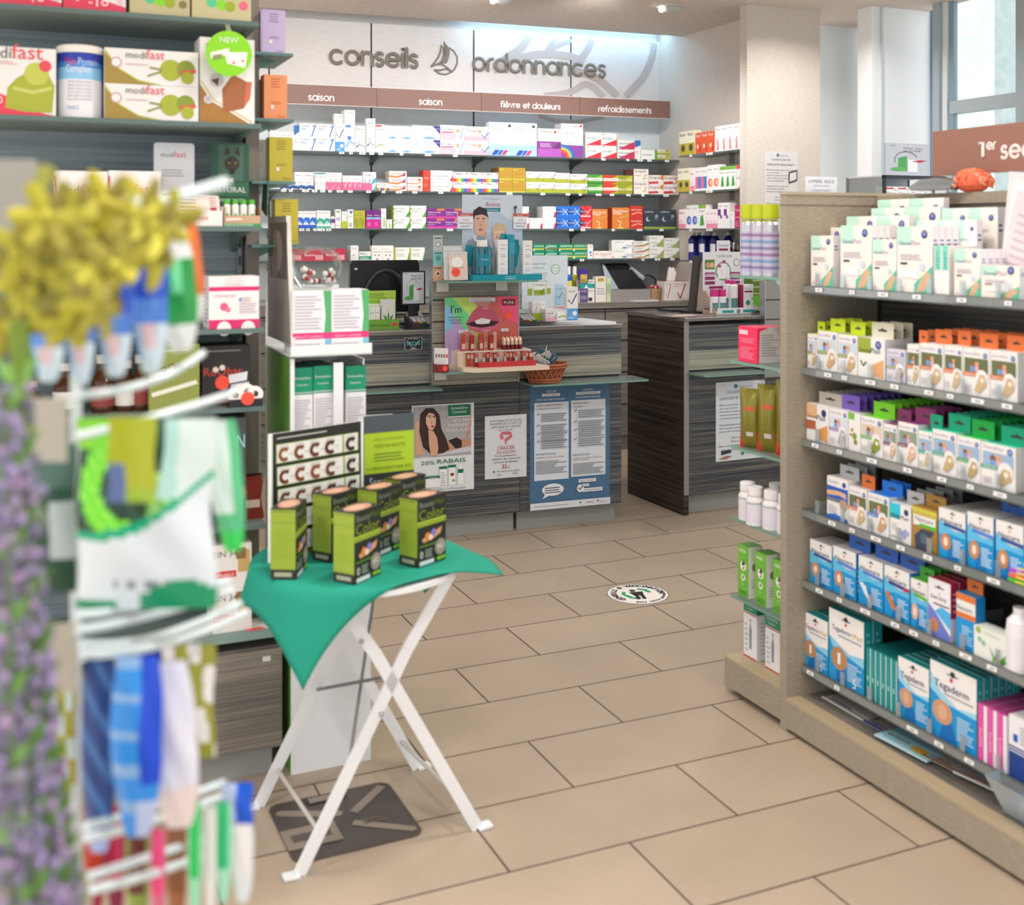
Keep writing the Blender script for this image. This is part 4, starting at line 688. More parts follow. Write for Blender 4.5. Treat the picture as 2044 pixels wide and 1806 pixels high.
D('cyan', 'white pack with turquoise square', W_, [('r',0,.72,.5,1,'#2fc4d8'),('r',0,.6,.5,.72,'#1f8a9a'),('c',.78,.83,.11,'#2f3a6a'),('t',.55,.62,.35,'Plast',K_),('p',[(.5,.25),(.75,.4),(.95,.3),(.7,.12)],'#a8a8d8'),('l',.08,.3,.35,.5,4,'#c8c8d4'),('r',.06,.1,.6,.12,K_)], PL, PC, d=.03, tab=('#b5b7b8', .035, .4, 1.2))
D('bronze', 'bronze children plaster pack with green stripe', '#a8813a', [('p',[(0,.78),(1,.78),(1,.98),(0,.98)],'#c8b05a'),('r',.0,.9,1,.95,'#c8d03a'),('p',[(.05,.55),(.95,.62),(.95,.8),(.05,.8)],W_),('t',.14,.66,.72,'Nexcare',NV),('r',.3,.54,1,.62,'#58b83a'),('p',[(.15,0),(.8,0),(.7,.3),(.9,.5),(.4,.5),(.1,.3)],'#3f4658'),('c',.5,.28,.16,'#5a6478')], PL, PC, d=.03, tab=('#a8813a', .03, .2, 1.0))
def nex(band, c='#c98a5a', bw='#2b4fae', txt_='Nexcare', extra=()):
    return [('p',[(0,0),(1,0),(1,.62),(.6,.6),(.25,.66),(0,.78)],'#1596d6'),('p',[(0,.45),(.4,.52),(1,.5),(1,.62),(.6,.6),(.25,.66),(0,.78)],'#5fbce8'),('p',[(.3,0),(.75,0),(.6,.3),(.4,.35)],'#0f78c0'),('r',.42,.915,.62,.93,K_),('c',.52,.94,.035,K_),('c',.5,.855,.03,'#d8342f'),('t',.1,.72,.78,txt_,NV,.095),('p',[(.2,.66),(1,.62),(1,.69),(.2,.72)],band),('c',.28,.34,.2,c,.17),('c',.28,.34,.08,'#f0dcd0',.09),('l',.55,.1,.95,.45,8,'#d8f0fa')]+list(extra)
D('nexa', 'blue waterproof plaster pack with two tan strips', W_, nex('#2b4f9a'), PL, PC, d=.04, fc={'r':'#2a9ad8','t':'#d8d5d2'}, r=[('l',.2,.2,.8,.7,5,'#bfe4f4')])
D('nexb', 'blue plaster pack with big padded tan oval', W_, nex('#4f86d8'), PL, PC, d=.03, fc={'r':'#1f7fc8'}, tab=('#2f62b8', .04, .35, 1.25), r=[('l',.2,.2,.8,.7,5,'#bfe4f4')])
D('nexc', 'blue plaster pack with long white strip', W_, [o for o in nex('#4f86d8') if o[0] != 'c' or o[3] < .1]+[('p',[(.05,.45),(.2,.47),(.62,.1),(.5,.06)],'#e4ecf4')], PL, PC, d=.03, fc={'r':'#1f7fc8'}, tab=('#2f62b8', .04, .35, 1.25))
D('nexd', 'blue plaster pack with slanted tan strip and navy band', W_, [o for o in nex('#2f3f8a') if o[0] != 'c' or o[3] < .1]+[('p',[(.05,.48),(.2,.5),(.5,.22),(.45,.16),(.3,.2)],'#c97a4a'),('r',.8,.62,1,.68,'#c8325a')], PL, PC, d=.03, fc={'r':'#1f7fc8'}, tab=('#3560b0', .04, .3, 1.25))
D('nexg', 'narrow blue plaster pack with green band', W_, nex('#5fb83a', '#e0b098'), PL, PC, d=.018, fc={'t':'#6ac83a'}, tab=('#3f9a34', .032, .25, 1.1))
D('steri', 'white and purple wound strip pack with red edge', '#efeaf0', [('p',[(0,.55),(.35,.42),(1,.1),(1,0),(0,0)],'#6f7fd0'),('p',[(.3,.45),(1,.2),(1,.5),(.6,.55)],'#4fb4e8'),('t',.12,.66,.7,'Steri-Strip',NV,.07),('c',.28,.2,.2,'#c98a5a',.12),('r',.3,.86,.7,.88,K_),('c',.5,.885,.05,K_),('c',.5,.77,.025,RD),('l',.25,.57,.95,.62,1,K_)], PL, PC, d=.026, fc={'r':'#b01f48','t':'#c82f48'}, r=[('r',0,0,1,.4,'#e0d8e8'),('l',.3,.5,.7,.9,4,'#e0a0b8')])
D('orng5', 'blue spray pack with orange pointed tab', '#1f96d8', [('r',0,.62,1,1,W_),('r',0,.56,1,.66,'#e0783a'),('t',.02,.7,.8,'Nexcare',NV,.09),('r',0,.88,1,1,'#e0783a'),('l',.3,.1,.85,.45,8,'#c0e6f6')], PL, PC, d=.03, fc={'r':'#1a80c0'}, tab=('#e0783a', .03, .1, .9))
D('hansa', 'white plant based plaster pack with aloe leaves', '#e9ebe4', [('p',[(.45,.05),(.6,.05),(.62,.5)],'#4a8a34'),('p',[(.55,.04),(.7,.05),(.85,.48)],'#5a9a3f'),('p',[(.5,.04),(.58,.04),(.38,.55)],'#6aa84a'),('p',[(.62,.05),(.74,.05),(.95,.42)],'#4a8a34'),('c',.15,.6,.05,'#8fc0a0'),('c',.25,.52,.05,'#8fc0a0'),('c',.12,.9,.06,'#a0b84a'),('l',.25,.85,.7,.93,2,'#c8cac0')], PL, PC, d=.04)
D('tegp', 'blue dressing pack with padded tan patch', '#f2eeec', [('p',[(0,0),(1,0),(1,.5),(.6,.42),(.2,.52),(0,.6)],'#1d96d6'),('p',[(.1,.48),(1,.36),(1,.5),(.6,.46),(.2,.56),(0,.62)],'#8fcdee'),('p',[(.2,0),(.5,0),(.45,.3),(.25,.3)],'#0f6fb8'),('c',.3,.34,.24,'#b98a62',.16),('r',.26,.26,.34,.42,'#f4f0ea'),('r',.38,.9,.62,.915,K_),('c',.5,.925,.05,K_),('c',.5,.85,.03,RD),('t',.1,.72,.52,'Tegaderm','#5a5590',.07),('t',.63,.72,.33,'+Pad','#d8b078',.07),('l',.28,.66,.95,.69,1,'#6a7086'),('l',.55,.1,.95,.36,8,'#cfeaf6'),('t',.7,.03,.1,'5','#e8f4fa')], 'dressing_pack', 'dressing pack', d=.03, fc={'t':'#1f9a9c','r':'#1f8f96'}, r=[('l',.3,.1,.7,.9,8,'#5fc0c4')])
D('teg', 'blue transparent film dressing pack with tan oval', '#f2eeec', [('p',[(0,0),(1,0),(1,.55),(.6,.5),(.25,.62),(0,.82)],'#1d96d6'),('p',[(0,.62),(.3,.5),(1,.47),(1,.55),(.6,.5),(.25,.62),(0,.85)],'#9fd6f0'),('p',[(.2,0),(.6,0),(.5,.25),(.3,.3)],'#0f6fb8'),('c',.27,.36,.22,'#cf9a78',.16),('c',.27,.36,.1,'#dcb090',.1),('r',.38,.895,.62,.91,K_),('c',.5,.92,.05,K_),('c',.47,.84,.035,RD),('t',.1,.68,.75,'Tegaderm','#2f2f6a',.1),('l',.32,.62,.95,.65,1,'#6a7086'),('l',.6,.1,.95,.42,9,'#cfeaf6')], 'dressing_pack', 'dressing pack', d=.022, fc={'t':'#1f9a9c','r':'#1f8f96'}, r=[('l',.3,.1,.7,.9,8,'#5fc0c4')])
D('tealsp', 'thin teal dressing pack turned spine outward', '#1a8f90', [('r',.85,0,1,1,'#dff0ee'),('r',.2,.35,.5,.45,'#8fd4d0'),('l',.25,.5,.55,.9,6,'#3fb0ae')], 'dressing_pack', 'dressing pack', d=.16, fc={'t':'#17807f'})
D('pinksp', 'thin pink and white dressing pack turned spine outward', '#dd5aa8', [('r',.66,0,1,1,'#f2ecf0'),('l',.2,.25,.45,.6,7,'#f4c0dc')], 'dressing_pack', 'dressing pack', d=.14, fc={'r':'#efe8ee','t':'#c04a90'})
D('navyb', 'white medical carton with navy stripes', '#eeeef0', [('r',0,.0,1,.42,'#1f3f8a'),('r',0,.44,1,.47,'#1f3f8a'),('r',0,.49,1,.52,'#1f3f8a'),('r',.2,.6,.4,.72,'#1f5fc0'),('l',.5,.6,.9,.9,6,GY)], 'dressing_pack', 'dressing pack', d=.1)
S = ['top gondola shelf', 'second gondola shelf', 'third gondola shelf', 'fourth gondola shelf', 'fifth gondola shelf', 'bottom gondola shelf']
row(GS, GZS[0], S[0], [('cream',1619,1664,470,1,1,3,'at the far end'),('cream',1633,1682,454,1,1,1,'small, set behind',{'off':.10}),('creamw',1678,1741,450,1,1,4,'taller left'),('creamw',1690,1815,432,2,1,1,'set behind the left ones',{'off':.12}),('cream',1742,1790,477,1,1,3,'between two wide ones'),('creamw',1791,1862,452,1,1,5,'taller right'),('mints',1865,1895,490,2,1,1),('cream',1905,1958,497,1,1,4,'short, beside the mint packets'),('creamw',1959,2036,530,1,1,3,'low, near the right edge'),('creamw',1739,1878,416,2,1,1,'third tier',{'off':.16}),('creamw',1752,1884,399,2,1,1,'tallest tier at the back',{'off':.20}),('creamw',1880,1992,416,2,1,2,'back tier on the right',{'off':.15}),('cream',1830,1950,440,3,1,1,'middle tier',{'off':.10})])
row(GS, GZS[1], S[1], [('lime',1612,1632,665,1,1,2,'narrow'),('lime',1633,1672,659,1,1,3,'wider left'),('lime',1673,1712,666,1,1,3,'wider right'),('strip',1713,1767,672,1,1,3),('blist',1770,1808,695,1,1,1),('orange',1811,1836,686,1,1,2,'narrowest'),('orange',1837,1884,684,1,1,4,'leftmost wide'),('orange',1885,1922,688,1,1,4,'second wide'),('orange',1923,1976,693,1,1,4,'third wide'),('orange',1977,2032,698,1,1,4,'fourth wide')])
row(GS, GZS[2], S[2], [('skin',1610,1655,803,1,1,7),('viol',1656,1693,813,1,1,7),('plant',1694,1718,822,1,1,2),('kids',1719,1763,828,1,1,8),('maro',1764,1791,844,1,1,2,'narrow'),('maro',1793,1833,840,1,1,4,'wide'),('teal',1834,1861,858,1,1,1,'narrow'),('teal',1862,1910,855,1,1,8,'medium'),('green',1911,1958,868,1,1,8),('teal',1959,2028,880,1,1,8,'widest')])
row(GS, GZS[3], S[3], [('wash',1651,1693,948,1,1,3),('orange',1694,1731,969,1,1,1,'beside the hand washing pack'),('blue',1733,1775,981,1,1,2),('cyan',1777,1819,1001,1,1,5),('bronze',1821,1871,1007,1,1,1),('nexa',1874,1928,1011,1,1,2,'left rounded',{'d':.09}),('nexb',1931,1984,1020,1,1,1,'middle',{'d':.08}),('nexa',1988,2044,1036,1,1,1,'at the right edge',{'d':.08})])
row(GS, GZS[4], S[4], [('nexa',1617,1661,1075,1,1,2),('nexb',1663,1709,1088,1,1,2),('nexc',1714,1763,1107,1,1,2),('nexd',1765,1816,1126,1,1,2),('nexg',1818,1852,1152,1,1,6),('steri',1853,1898,1150,1,1,4),('orng5',1909,1948,1180,1,1,1),('hansa',1944,2026,1246,1,1,1,None,{'off':.006})])
row(GS, GZS[5], S[5], [('tegp',1604,1653,1219,1,1,2,'smaller'),('tegp',1655,1725,1211,1,1,2,'larger'),('tealsp',1729,1791,1290,6,1,1),('teg',1793,1855,1308,1,1,5,'smaller'),('teg',1857,1950,1314,1,1,6,'larger'),('pinksp',1952,2010,1402,3,1,1),('navyb',2014,2060,1424,1,1,1)])
# ------------------------------------------------------------------ slimming products on the wall unit
def modi(x, y, w_): return [('t',x,y,w_*.5,'modi','#6a6670'),('t',x+w_*.51,y,w_*.47,'fast','#e0505a')]
BX, BC = 'food_box', 'diet food box'
D('redw', 'white meal box with red curved foot', W_, [('p',[(0,0),(1,0),(1,.06),(.7,.12),(.4,.28),(0,.42)],'#e2455f'),('t',.08,.1,.2,'4','#f6dede'),('t',.4,.05,.15,'-1','#f6dede'),('t',.6,.06,.12,'8','#f6dede'),('r',.86,.08,.95,.25,'#e8c8cc')], BX, BC, d=.12)
D('olivb', 'khaki bar box with three green round seals', '#c3b98f', [('c',.33,.18,.09,'#58c890'),('c',.5,.16,.09,'#86d82f'),('c',.66,.15,.09,'#9aac30'),('c',.88,.14,.07,'#8a7a4a'),('s',[(.3,.5),(.6,.6)],.2,'#d8d0b0')], BX, BC, d=.12)
D('olivr', 'khaki bar box with a pink seal beside green seals', '#c6bd92', [('c',.33,.18,.09,'#58c890'),('c',.5,.16,.09,'#86d82f'),('c',.64,.15,.09,'#9aac30'),('c',.87,.17,.08,'#e86a80'),('s',[(.4,.5),(.6,.4)],.16,'#e8a0a0')], BX, BC, d=.12)
D('modibig', 'white pudding powder box with green cream swirl', W_, [('p',[(0,0),(1,0),(.75,.06),(.5,.22),(.25,.32),(0,.33)],'#e8455c'),('p',[(.35,.1),(.6,.05),(.95,.05),(.98,.45),(.9,.62),(.7,.68),(.5,.55),(.38,.4)],'#a9b23c'),('c',.75,.62,.16,'#c3c85a'),('s',[(.45,.4),(.7,.34),(.95,.42)],.05,'#c8cc70'),('c',.86,.74,.08,'#e0505c'),('l',.05,.74,.5,.8,2,'#d8a8a8'),('t',.02,.16,.3,'1 210','#f8e0e0'),('c',.02,.35,.1,'#e6e6ec'),('c',.08,.53,.12,'#cfd06a')]+modi(0,.83,.85), BX, BC, d=.12)
D('modwide', 'long white protein cookie box with brown curved corner', W_, [('p',[(0,0),(.55,0),(.35,.1),(.15,.4),(0,.9)],'#a38a42'),('s',[(0,.95),(.15,.42),(.35,.12),(.6,0)],.012,'#b8c83a'),('c',.12,.6,.06,'#c8a0a0'),('c',.12,.6,.045,W_),('c',.7,.45,.12,'#a8b03a'),('c',.86,.5,.1,'#8a9a3a'),('p',[(.8,.35),(.97,.4),(.97,.5),(.8,.45)],'#d85a4a'),('c',.88,.25,.07,'#a8b03a'),('s',[(.45,.25),(.6,.4)],.02,'#8a963a'),('s',[(.47,.5),(.6,.45)],.02,'#8a963a'),('l',.22,.55,.45,.62,1,'#d0b0b0')]+modi(.22,.74,.42), BX, BC, d=.12)
D('modtall', 'tall white cake mix box with brown cake slice', W_, [('p',[(0,0),(.9,0),(.5,.15),(.2,.25),(0,.45)],'#a87a3a'),('s',[(0,.5),(.25,.27),(.95,.02)],.02,'#c8b83a'),('p',[(.42,.12),(.8,.18),(.85,.5),(.6,.58),(.4,.4)],'#a5653f'),('p',[(.8,.18),(.92,.3),(.95,.5),(.85,.5)],'#d0705a'),('c',.3,.5,.13,'#c8bfc4'),('p',[(.2,.5),(.35,.53),(.32,.43)],'#5a3f30'),('c',.15,.27,.08,W_),('c',.15,.27,.06,'#c8c0cc')]+modi(.12,.88,.7), BX, BC, d=.1)
D('modw', 'low white weight loss box with red name', '#f3ebea', modi(.1,.6,.78)+[('t',.1,.36,.42,'Weight Loss','#e0707a'),('r',0,.3,.03,.9,'#e04a70')], BX, BC, d=.12)
R1, R2, R3 = 'top shelf, left unit', 'second shelf, left unit', 'third shelf, left unit'
row(LU, LZ[0], R1, [('redw',-2,124,-150,1,1,1,'left of two'),('redw',126,252,-150,1,1,1,'right of two'),('olivb',259,380,-150,1,1,1),('olivr',383,502,-150,1,1,1)])
row(LU, LZ[1], R2, [('modibig',-46,113,89,1,1,1),('modwide',209,397,94,1,2,1),('modtall',399,509,73,1,1,1)])
row(LU, LZ[2], R3, [('modw',109,216,340,1,1,1,'left of two'),('modw',217,322,340,1,1,1,'right of two')])
# protein tin
u = LU.u(160, .06); r = (LU.u(207)-LU.u(112))/2*.97; z = LZ[1]; h = LU.z(92, u)-z
e = empty('protein_tin', LU.p(u, .07, z), T1, 'round white and blue vanilla protein tin on the second shelf', 'tin')
m = MB(); m.lathe([(0,0),(r,0),(r,.02),(r,h*.55,mat('#8fc8ee',.3)),(r,h*.72,mat('#3f8fd8',.3)),(r,h*.8,mat('#2b3fae',.3)),(r,h-.012)], mat('#eeecf0', .3), 28); 
def curved(mb, s, a0, a1, z0, hh, c, R):
    vs, fs, ww, y0, y1 = txt(s); mb.mesh([((R+.0006)*math.sin(a0+(a1-a0)*x), -(R+.0006)*math.cos(a0+(a1-a0)*x), z0+y*hh) for x, y in vs], fs, c)
curved(m, 'Vita', -.75, -.2, h*.75, .026, '#e0405f', r); curved(m, 'Protein', -.12, .8, h*.75, .026, '#c8d4f4', r); curved(m, 'Complex', -.7, .45, h*.65, .026, '#f2f4fa', r); curved(m, 'VANILLE', -.65, -.1, h*.12, .014, '#7fb4e0', r)
for k in range(6): curved(m, 'vitamines calcium et protein'[k:], -.6, .5, h*(.5-.05*k), .009, '#9aa0ac', r)
m.build('can', e); m = MB(); m.lathe([(r+.002,h-.012),(r+.003,h+.004),(r-.003,h+.008),(0,h+.008)], mat('#f1ece2', .4), 28); m.build('lid', e)
# NEW roundel hanging from the shelf above
q = LU.p(LU.u(457, -.03), -.03, LU.z(107, LU.u(457, -.03), -.03)); rr = .057
e = empty('shelf_talker', q, T1, 'round lime green NEW sign hanging under the top shelf', 'sign')
m = MB(); m.lathe([(0,0),(rr,0),(rr,.002),(0,.002)], '#8ad622', 40); o = m.build('disc', e, rot=(math.pi/2, 0, 0))
m = MB(); art(m, [('t',.3,.74,.4,'NEW',W_),('p',[(.1,.5),(.5,.62),(.5,.48),(.1,.36)],'#f2ece8'),('p',[(.4,.52),(.9,.55),(.85,.2),(.45,.28)],'#f6ece8'),('c',.25,.42,.03,'#e08a9a'),('c',.8,.35,.03,'#e06a80'),('c',.6,.3,.03,'#e06a80'),('p',[(.15,.44),(.35,.48),(.35,.38),(.15,.34)],'#8a9a5a')], (-rr,-.0022,-rr), (2*rr,0,0), (0,0,2*rr), (0,-1,0)); m.build('print', e)
m = MB(); m.bar((0,0,rr), (0,.028,LZ[0]-.012-q.z), .012, .001, PLASTIC); m.build('hanger', e)
# third shelf displays
def card(fr, x0, x1, yt, zb, off, name, label, cat, col, ops, th=.0015, rad=0.0, lean=0.0, grp=None, angle=None):
    u0, u1 = fr.u(x0, off), fr.u(x1, off); w_ = u1-u0; h_ = fr.z(yt, u0, off)-zb; m = MB()
    if rad:
        P = [(x, z) for cx_, cz_, a in ((w_-rad, h_-rad, 0), (rad, h_-rad, 90)) for x, z in arc(cx_, cz_, rad, a, a+90, 6)]+[(0,0),(w_,0)]
        m.prism([(x, 0, z) for x, z in P], (0, th, 0), col)
    else: m.box(0, 0, 0, w_, th, h_, col)
    art(m, ops, (0,0,0), (w_,0,0), (0,0,h_), (0,-1,0))
    o = m.build(name, loc=fr.p(u0, off, zb), rot=(lean, 0, fr.a if angle is None else angle))
    return tag(o, label, cat, grp) if label else o
card(LU, 307, 388, 284, LZ[2], .10, 'display_card', 'grey white backing card of the chocolate bars tray', 'display card', '#d9dce0', modi(.17,.83,.64)+[('l',.2,.6,.75,.7,3,'#a8a8b0'),('p',[(.15,.25),(.4,.2),(.9,.3),(.85,.4),(.5,.42),(.2,.4)],'#6a3f3a'),('p',[(.4,.16),(.65,.2),(.62,.32),(.4,.3)],'#a8b04a'),('p',[(.1,.0),(.9,0),(.9,.08),(.1,.12)],'#7a3f5a')], .002, .008)
card(LU, 421, 497, 284, LZ[2], .14, 'display_card', 'dark green backing card with a wild cat photo and white words', 'display card', '#2f5a44', [('r',.18,.55,.85,.98,'#4a6a5a'),('c',.55,.75,.2,'#3a3428'),('p',[(.36,.85),(.4,.97),(.5,.88)],'#3a3428'),('p',[(.62,.88),(.72,.97),(.76,.84)],'#3a3428'),('c',.47,.76,.03,'#8a7a3a'),('c',.64,.76,.03,'#8a7a3a'),('c',.55,.66,.08,'#2a2420'),('p',[(-.06,.36),(.98,.36),(.98,.52),(-.06,.52)],'#2f6a48'),('t',.32,.53,.28,'THE',W_),('t',0,.41,.92,'NATURAL',W_),('t',.12,.3,.72,'ENERGY SHOT','#d8e4da'),('r',0,0,1,.24,'#4a3f38'),('t',.2,.12,.6,'Gutta Cola','#d8d8c8')], .002, .008)
u0, u1 = LU.u(352), LU.u(446); e = empty('bar_tray', LU.p(u0, .01, LZ[2]), T1, 'open white tray of wrapped chocolate bars on the third shelf', 'tray')
m = MB(); w_ = u1-u0; m.box(0,0,0,w_,.002,.04,'#f0e8e6'); m.box(0,0,0,w_,.085,.002,'#f0e8e6'); m.box(0,0,0,.002,.085,.05,'#f0e8e6'); m.box(w_-.002,0,0,w_,.085,.05,'#f0e8e6'); m.box(0,.083,0,w_,.085,.06,'#f0e8e6'); art(m, modi(.28,.4,.42), (0,0,0), (w_,0,0), (0,0,.04), (0,-1,0)); m.build('tray', e)
for k in range(5):
    m = MB(); m.box(.004, 0, 0, w_-.006, .02, .016, '#efe2d8'); m.box(.012, -.0005, .004, .05, .0, .012, '#a8a048'); m.box(w_-.03, -.0005, .003, w_-.014, 0, .013, '#b84a5a')
    tag(m.build('chocolate_bar', loc=LU.p(u0, .015+.006*k, LZ[2]+.03+.009*k), rot=(.2, .03*(k-2), T1)), 'wrapped bar lying in the white tray, %s from the bottom' % ORD[k], 'chocolate bar', 'wrapped bars in the tray')
u0, u1 = LU.u(448), LU.u(523); w_ = u1-u0; e = empty('shot_tray', LU.p(u0, .01, LZ[2]), T1, 'brown cardboard tray with green foot holding small energy shots', 'tray')
m = MB(); m.box(0,0,0,w_,.002,.028,'#c9a486'); m.box(0,0,0,w_,.07,.002,'#c9a486'); m.box(0,0,0,.002,.07,.05,'#b8906f'); m.box(w_-.002,0,0,w_,.07,.05,'#b8906f'); m.box(0,-.001,0,w_,0,.008,'#4a9a5a'); art(m, [('t',.02,.05,.75,'FOCUS & POWER',W_,.2),('p',[(.05,.5),(.5,.6),(.45,.8),(.08,.75)],'#f0dcd6')], (0,-.0012,0), (w_,0,0), (0,0,.028), (0,-1,0)); m.build('tray', e)
for k in range(4):
    ee = empty('shot_bottle', LU.p(u0+.012+.021*k, .035, LZ[2]+.003), T1, 'tiny white energy shot bottle with green cap, %s from the left' % ORD[k], 'bottle', 'energy shots in the cardboard tray')
    m = MB(); m.lathe([(0,0),(.009,0),(.009,.05),(.006,.055),(0,.055)], mat('#eef0e8', .3), 14); m.box(-.004,-.0095,.018,.004,-.0088,.03,'#7fc060'); m.build('bottle_body', ee); m = MB(); m.lathe([(.0075,.055),(.0075,.066),(0,.067)], mat('#58b83a', .4), 14); m.build('cap', ee)
# fourth, fifth and lower shelves
D('resou', 'white and magenta drink carton with handle hole', '#f2ebea', [('r',0,.72,1,.8,'#d92f6f'),('r',0,0,1,.17,'#d92f6f'),('c',.3,.0,.14,W_,.14),('c',.78,.0,.14,W_,.14),('t',.1,.6,.42,'resource','#b8a8b8'),('c',.3,.42,.08,'#e0608a'),('c',.38,.36,.05,'#e0809a'),('l',.6,.3,.95,.62,6,'#c8b8c0'),('c',.62,.55,.03,'#5f9ae0'),('p',[(.3,.84),(.36,.98),(.64,.98),(.7,.84)],'#e6dcdc')], 'drink_carton', 'carton', d=.1)
D('roog', 'olive green raw bar display box', '#8a9448', [('t',.1,.6,.75,'RoObar','#2f3426'),('s',[(.05,.25),(.95,.42)],.09,'#e0e0d0'),('l',.1,.9,.8,.95,1,'#c8d0a0')], BX, BC, d=.1)
D('rook', 'black raw bar display box with red name', '#2e2826', [('t',.04,.5,.8,'RoObar','#e0452f'),('c',.28,.6,.06,'#e8e0d8'),('c',.42,.63,.06,'#e8e0d8'),('p',[(.55,.5),(.95,.55),(.93,.4),(.55,.36)],'#dfe3e6'),('p',[(.6,.34),(.98,.38),(.98,.26),(.6,.24)],'#c8d0d8'),('t',.7,.15,.25,'ORGANIC','#c8c8c4'),('c',.42,.38,.15,'#f0503f'),('l',.05,.05,.9,.1,1,'#a85a3a'),('l',.1,.9,.8,.95,1,'#8a8480')], BX, BC, d=.1)
D('ein', 'white protein bar box with red stripe', '#e9e6e2', [('t',.02,.72,.6,'EIN 34',K_,.14),('r',.0,.25,.6,.4,'#d8343a'),('t',.04,.28,.5,'A MUSCLE',W_),('r',.65,.35,.95,.85,'#c8a868'),('r',.6,.65,.85,.9,'#8a6a48')], BX, BC, d=.1)
D('protb', 'dark protein pouch box with icy letters', '#4a4c50', [('t',.05,.72,.9,'TEIN','#a9d0e0',.13),('t',.3,.58,.5,'PROTEIN','#8ab4c4'),('c',.6,.3,.4,'#a85a48'),('c',.5,.2,.25,'#c0705a')], BX, BC, d=.1)
row(LU, LZ[3], 'fourth shelf, left unit', [('resou',417,518,552,1,1,1)])
row(LU, LZ[4], 'fifth shelf, left unit', [('roog',298,399,690,1,1,1),('rook',403,500,691,1,1,1,None,{'off':.05})])
row(LU, LZ[5], 'sixth shelf, left unit', [('protb',440,492,836,1,1,1)])
row(LU, LZ[6], 'bottom shelf, left unit', [('ein',425,503,1090,1,2,1)])
for k, (x, yt) in enumerate(((62,762),(130,725),(205,708),(252,720),(282,708))):
    u = LU.u(x, .06); h = LU.z(yt, u, .06)-LZ[4]; ee = empty('amber_bottle', LU.p(u, .07, LZ[4]), T1, 'dark brown medicine bottle behind the hanging bags, %s from the left' % ORD[k], 'bottle', 'brown bottles on the fifth shelf')
    m = MB(); m.lathe([(0,0),(.026,0),(.028,.01),(.028,h*.55),(.012,h*.72),(.012,h*.85)], mat('#4a2a16', .15), 16); m.build('bottle_body', ee)
    m = MB(); m.lathe([(.0285,.015),(.0285,h*.45)], mat('#d8d6d0' if k % 2 else '#8a3a34', .5), 16); m.build('label', ee); m = MB(); m.lathe([(.015,h*.85),(.015,h),(0,h)], mat('#c8c4bc', .4), 14); m.build('cap', ee)
# white disc samples with orange sticker on the fifth shelf edge, flyer on the bottom shelf
u = LU.u(500, -.02); e = empty('sample_tray', LU.p(u, .0, LZ[4]), T1, 'black tray of white discs with a round orange sticker', 'tray')
m = MB(); m.box(-.05,0,0,.035,.07,.006,'#26292a'); m.box(-.05,0,.006,.035,.004,.02,'#26292a'); m.build('tray', e)
for k, (x, y, zz) in enumerate(((-.03,.02,.028),(0,.03,.036),(.02,.02,.03),(-.012,.045,.032))):
    m = MB(); m.lathe([(.008,-.003),(.02,-.003),(.021,0),(.02,.003),(.008,.003),(.008,-.003)], mat('#f0ebe6', .5), 18); m.build('disc', e, (x, y, zz), rot=(1.2, .2*k, 0))
m = MB(); m.lathe([(0,0),(.017,0),(.017,.001),(0,.001)], '#f2513f', 24); m.build('sticker', e, (-.004, -.003, .022), rot=(1.5, 0, 0))
for k in range(3):
    m = MB(); pts = [(-.03,0,0),(-.022,0,.05),(-.028,0,.10),(.03,.004,.10),(.024,.004,.05),(.032,0,0)]; m.prism(pts, (0,.012,0), mat(('#8a2f24','#b0402f','#5a2420')[k], .25)); m.box(-.02,-.001,.03,.02,0,.05,'#e0c8b8')
    tag(m.build('snack_bag', loc=LU.p(LU.u(512+5*k), .06+.04*k, LZ[5]), rz=T1), 'shiny dark red snack bag on the sixth shelf, '+('front one', 'second back', 'third back')[k], 'snack bag', 'dark red snack bags')
m = MB(); w_ = .13; m.box(0,0,0,w_,.09,.001,'#cfd2cf'); art(m, [('r',.5,.3,.62,.7,'#5a6a74'),('r',.7,.2,.8,.6,'#7a8a90'),('p',[(0,0),(.4,.0),(.3,.2),(0,.2)],'#d8484a')], (0,0,.001), (w_,0,0), (0,.09,0), (0,0,1)); tag(m.build('flyer', loc=LU.p(LU.u(492), -.005, LZ[6]+.0005), rz=T1+.06), 'pale flyer lying on the bottom shelf of the left unit', 'flyer')
# cartons on the corner shelves
CS = 'perfume_box'
def cosm(key, desc, col, dk): D(key, desc, col, [('l',.3,.72,.7,.95,4,dk),('l',.3,.35,.75,.42,2,dk),('r',.3,.24,.42,.32,'#f0ece8'),('t',.6,.05,.3,'Pures',dk)], CS, 'cosmetic box', d=.05, l=[('r',0,0,1,1,col)])
cosm('lila', 'lilac cosmetic carton', '#c5b2d8', '#8a7aa8'); cosm('oran', 'orange cosmetic carton', '#f09a6a', '#c8683f'); cosm('yell', 'mustard yellow cosmetic carton', '#c0b03c', '#8a7f2a'); cosm('rose', 'dusty pink cosmetic carton', '#d8a8a0', '#a87a74'); cosm('copp', 'dark copper cosmetic carton', '#a88078', '#7a5a54'); cosm('whit', 'white cosmetic carton', '#d9d6d4', '#a8a4a4')
for i, its in enumerate(([('lila',524,570.5,18,1,1,1),('rose',500,521,26,1,1,1,None,{'off':.06})], [('oran',527,574,148,1,1,1),('copp',506,524,158,1,1,1,None,{'off':.06})], [('yell',538,585,273,1,1,1,'upper one'),('whit',508,532,278,1,1,1,None,{'off':.06})], [('yell',549,596,397,1,1,1,'lower one')])): row(EL, ELZ[i], 'corner shelf', its)
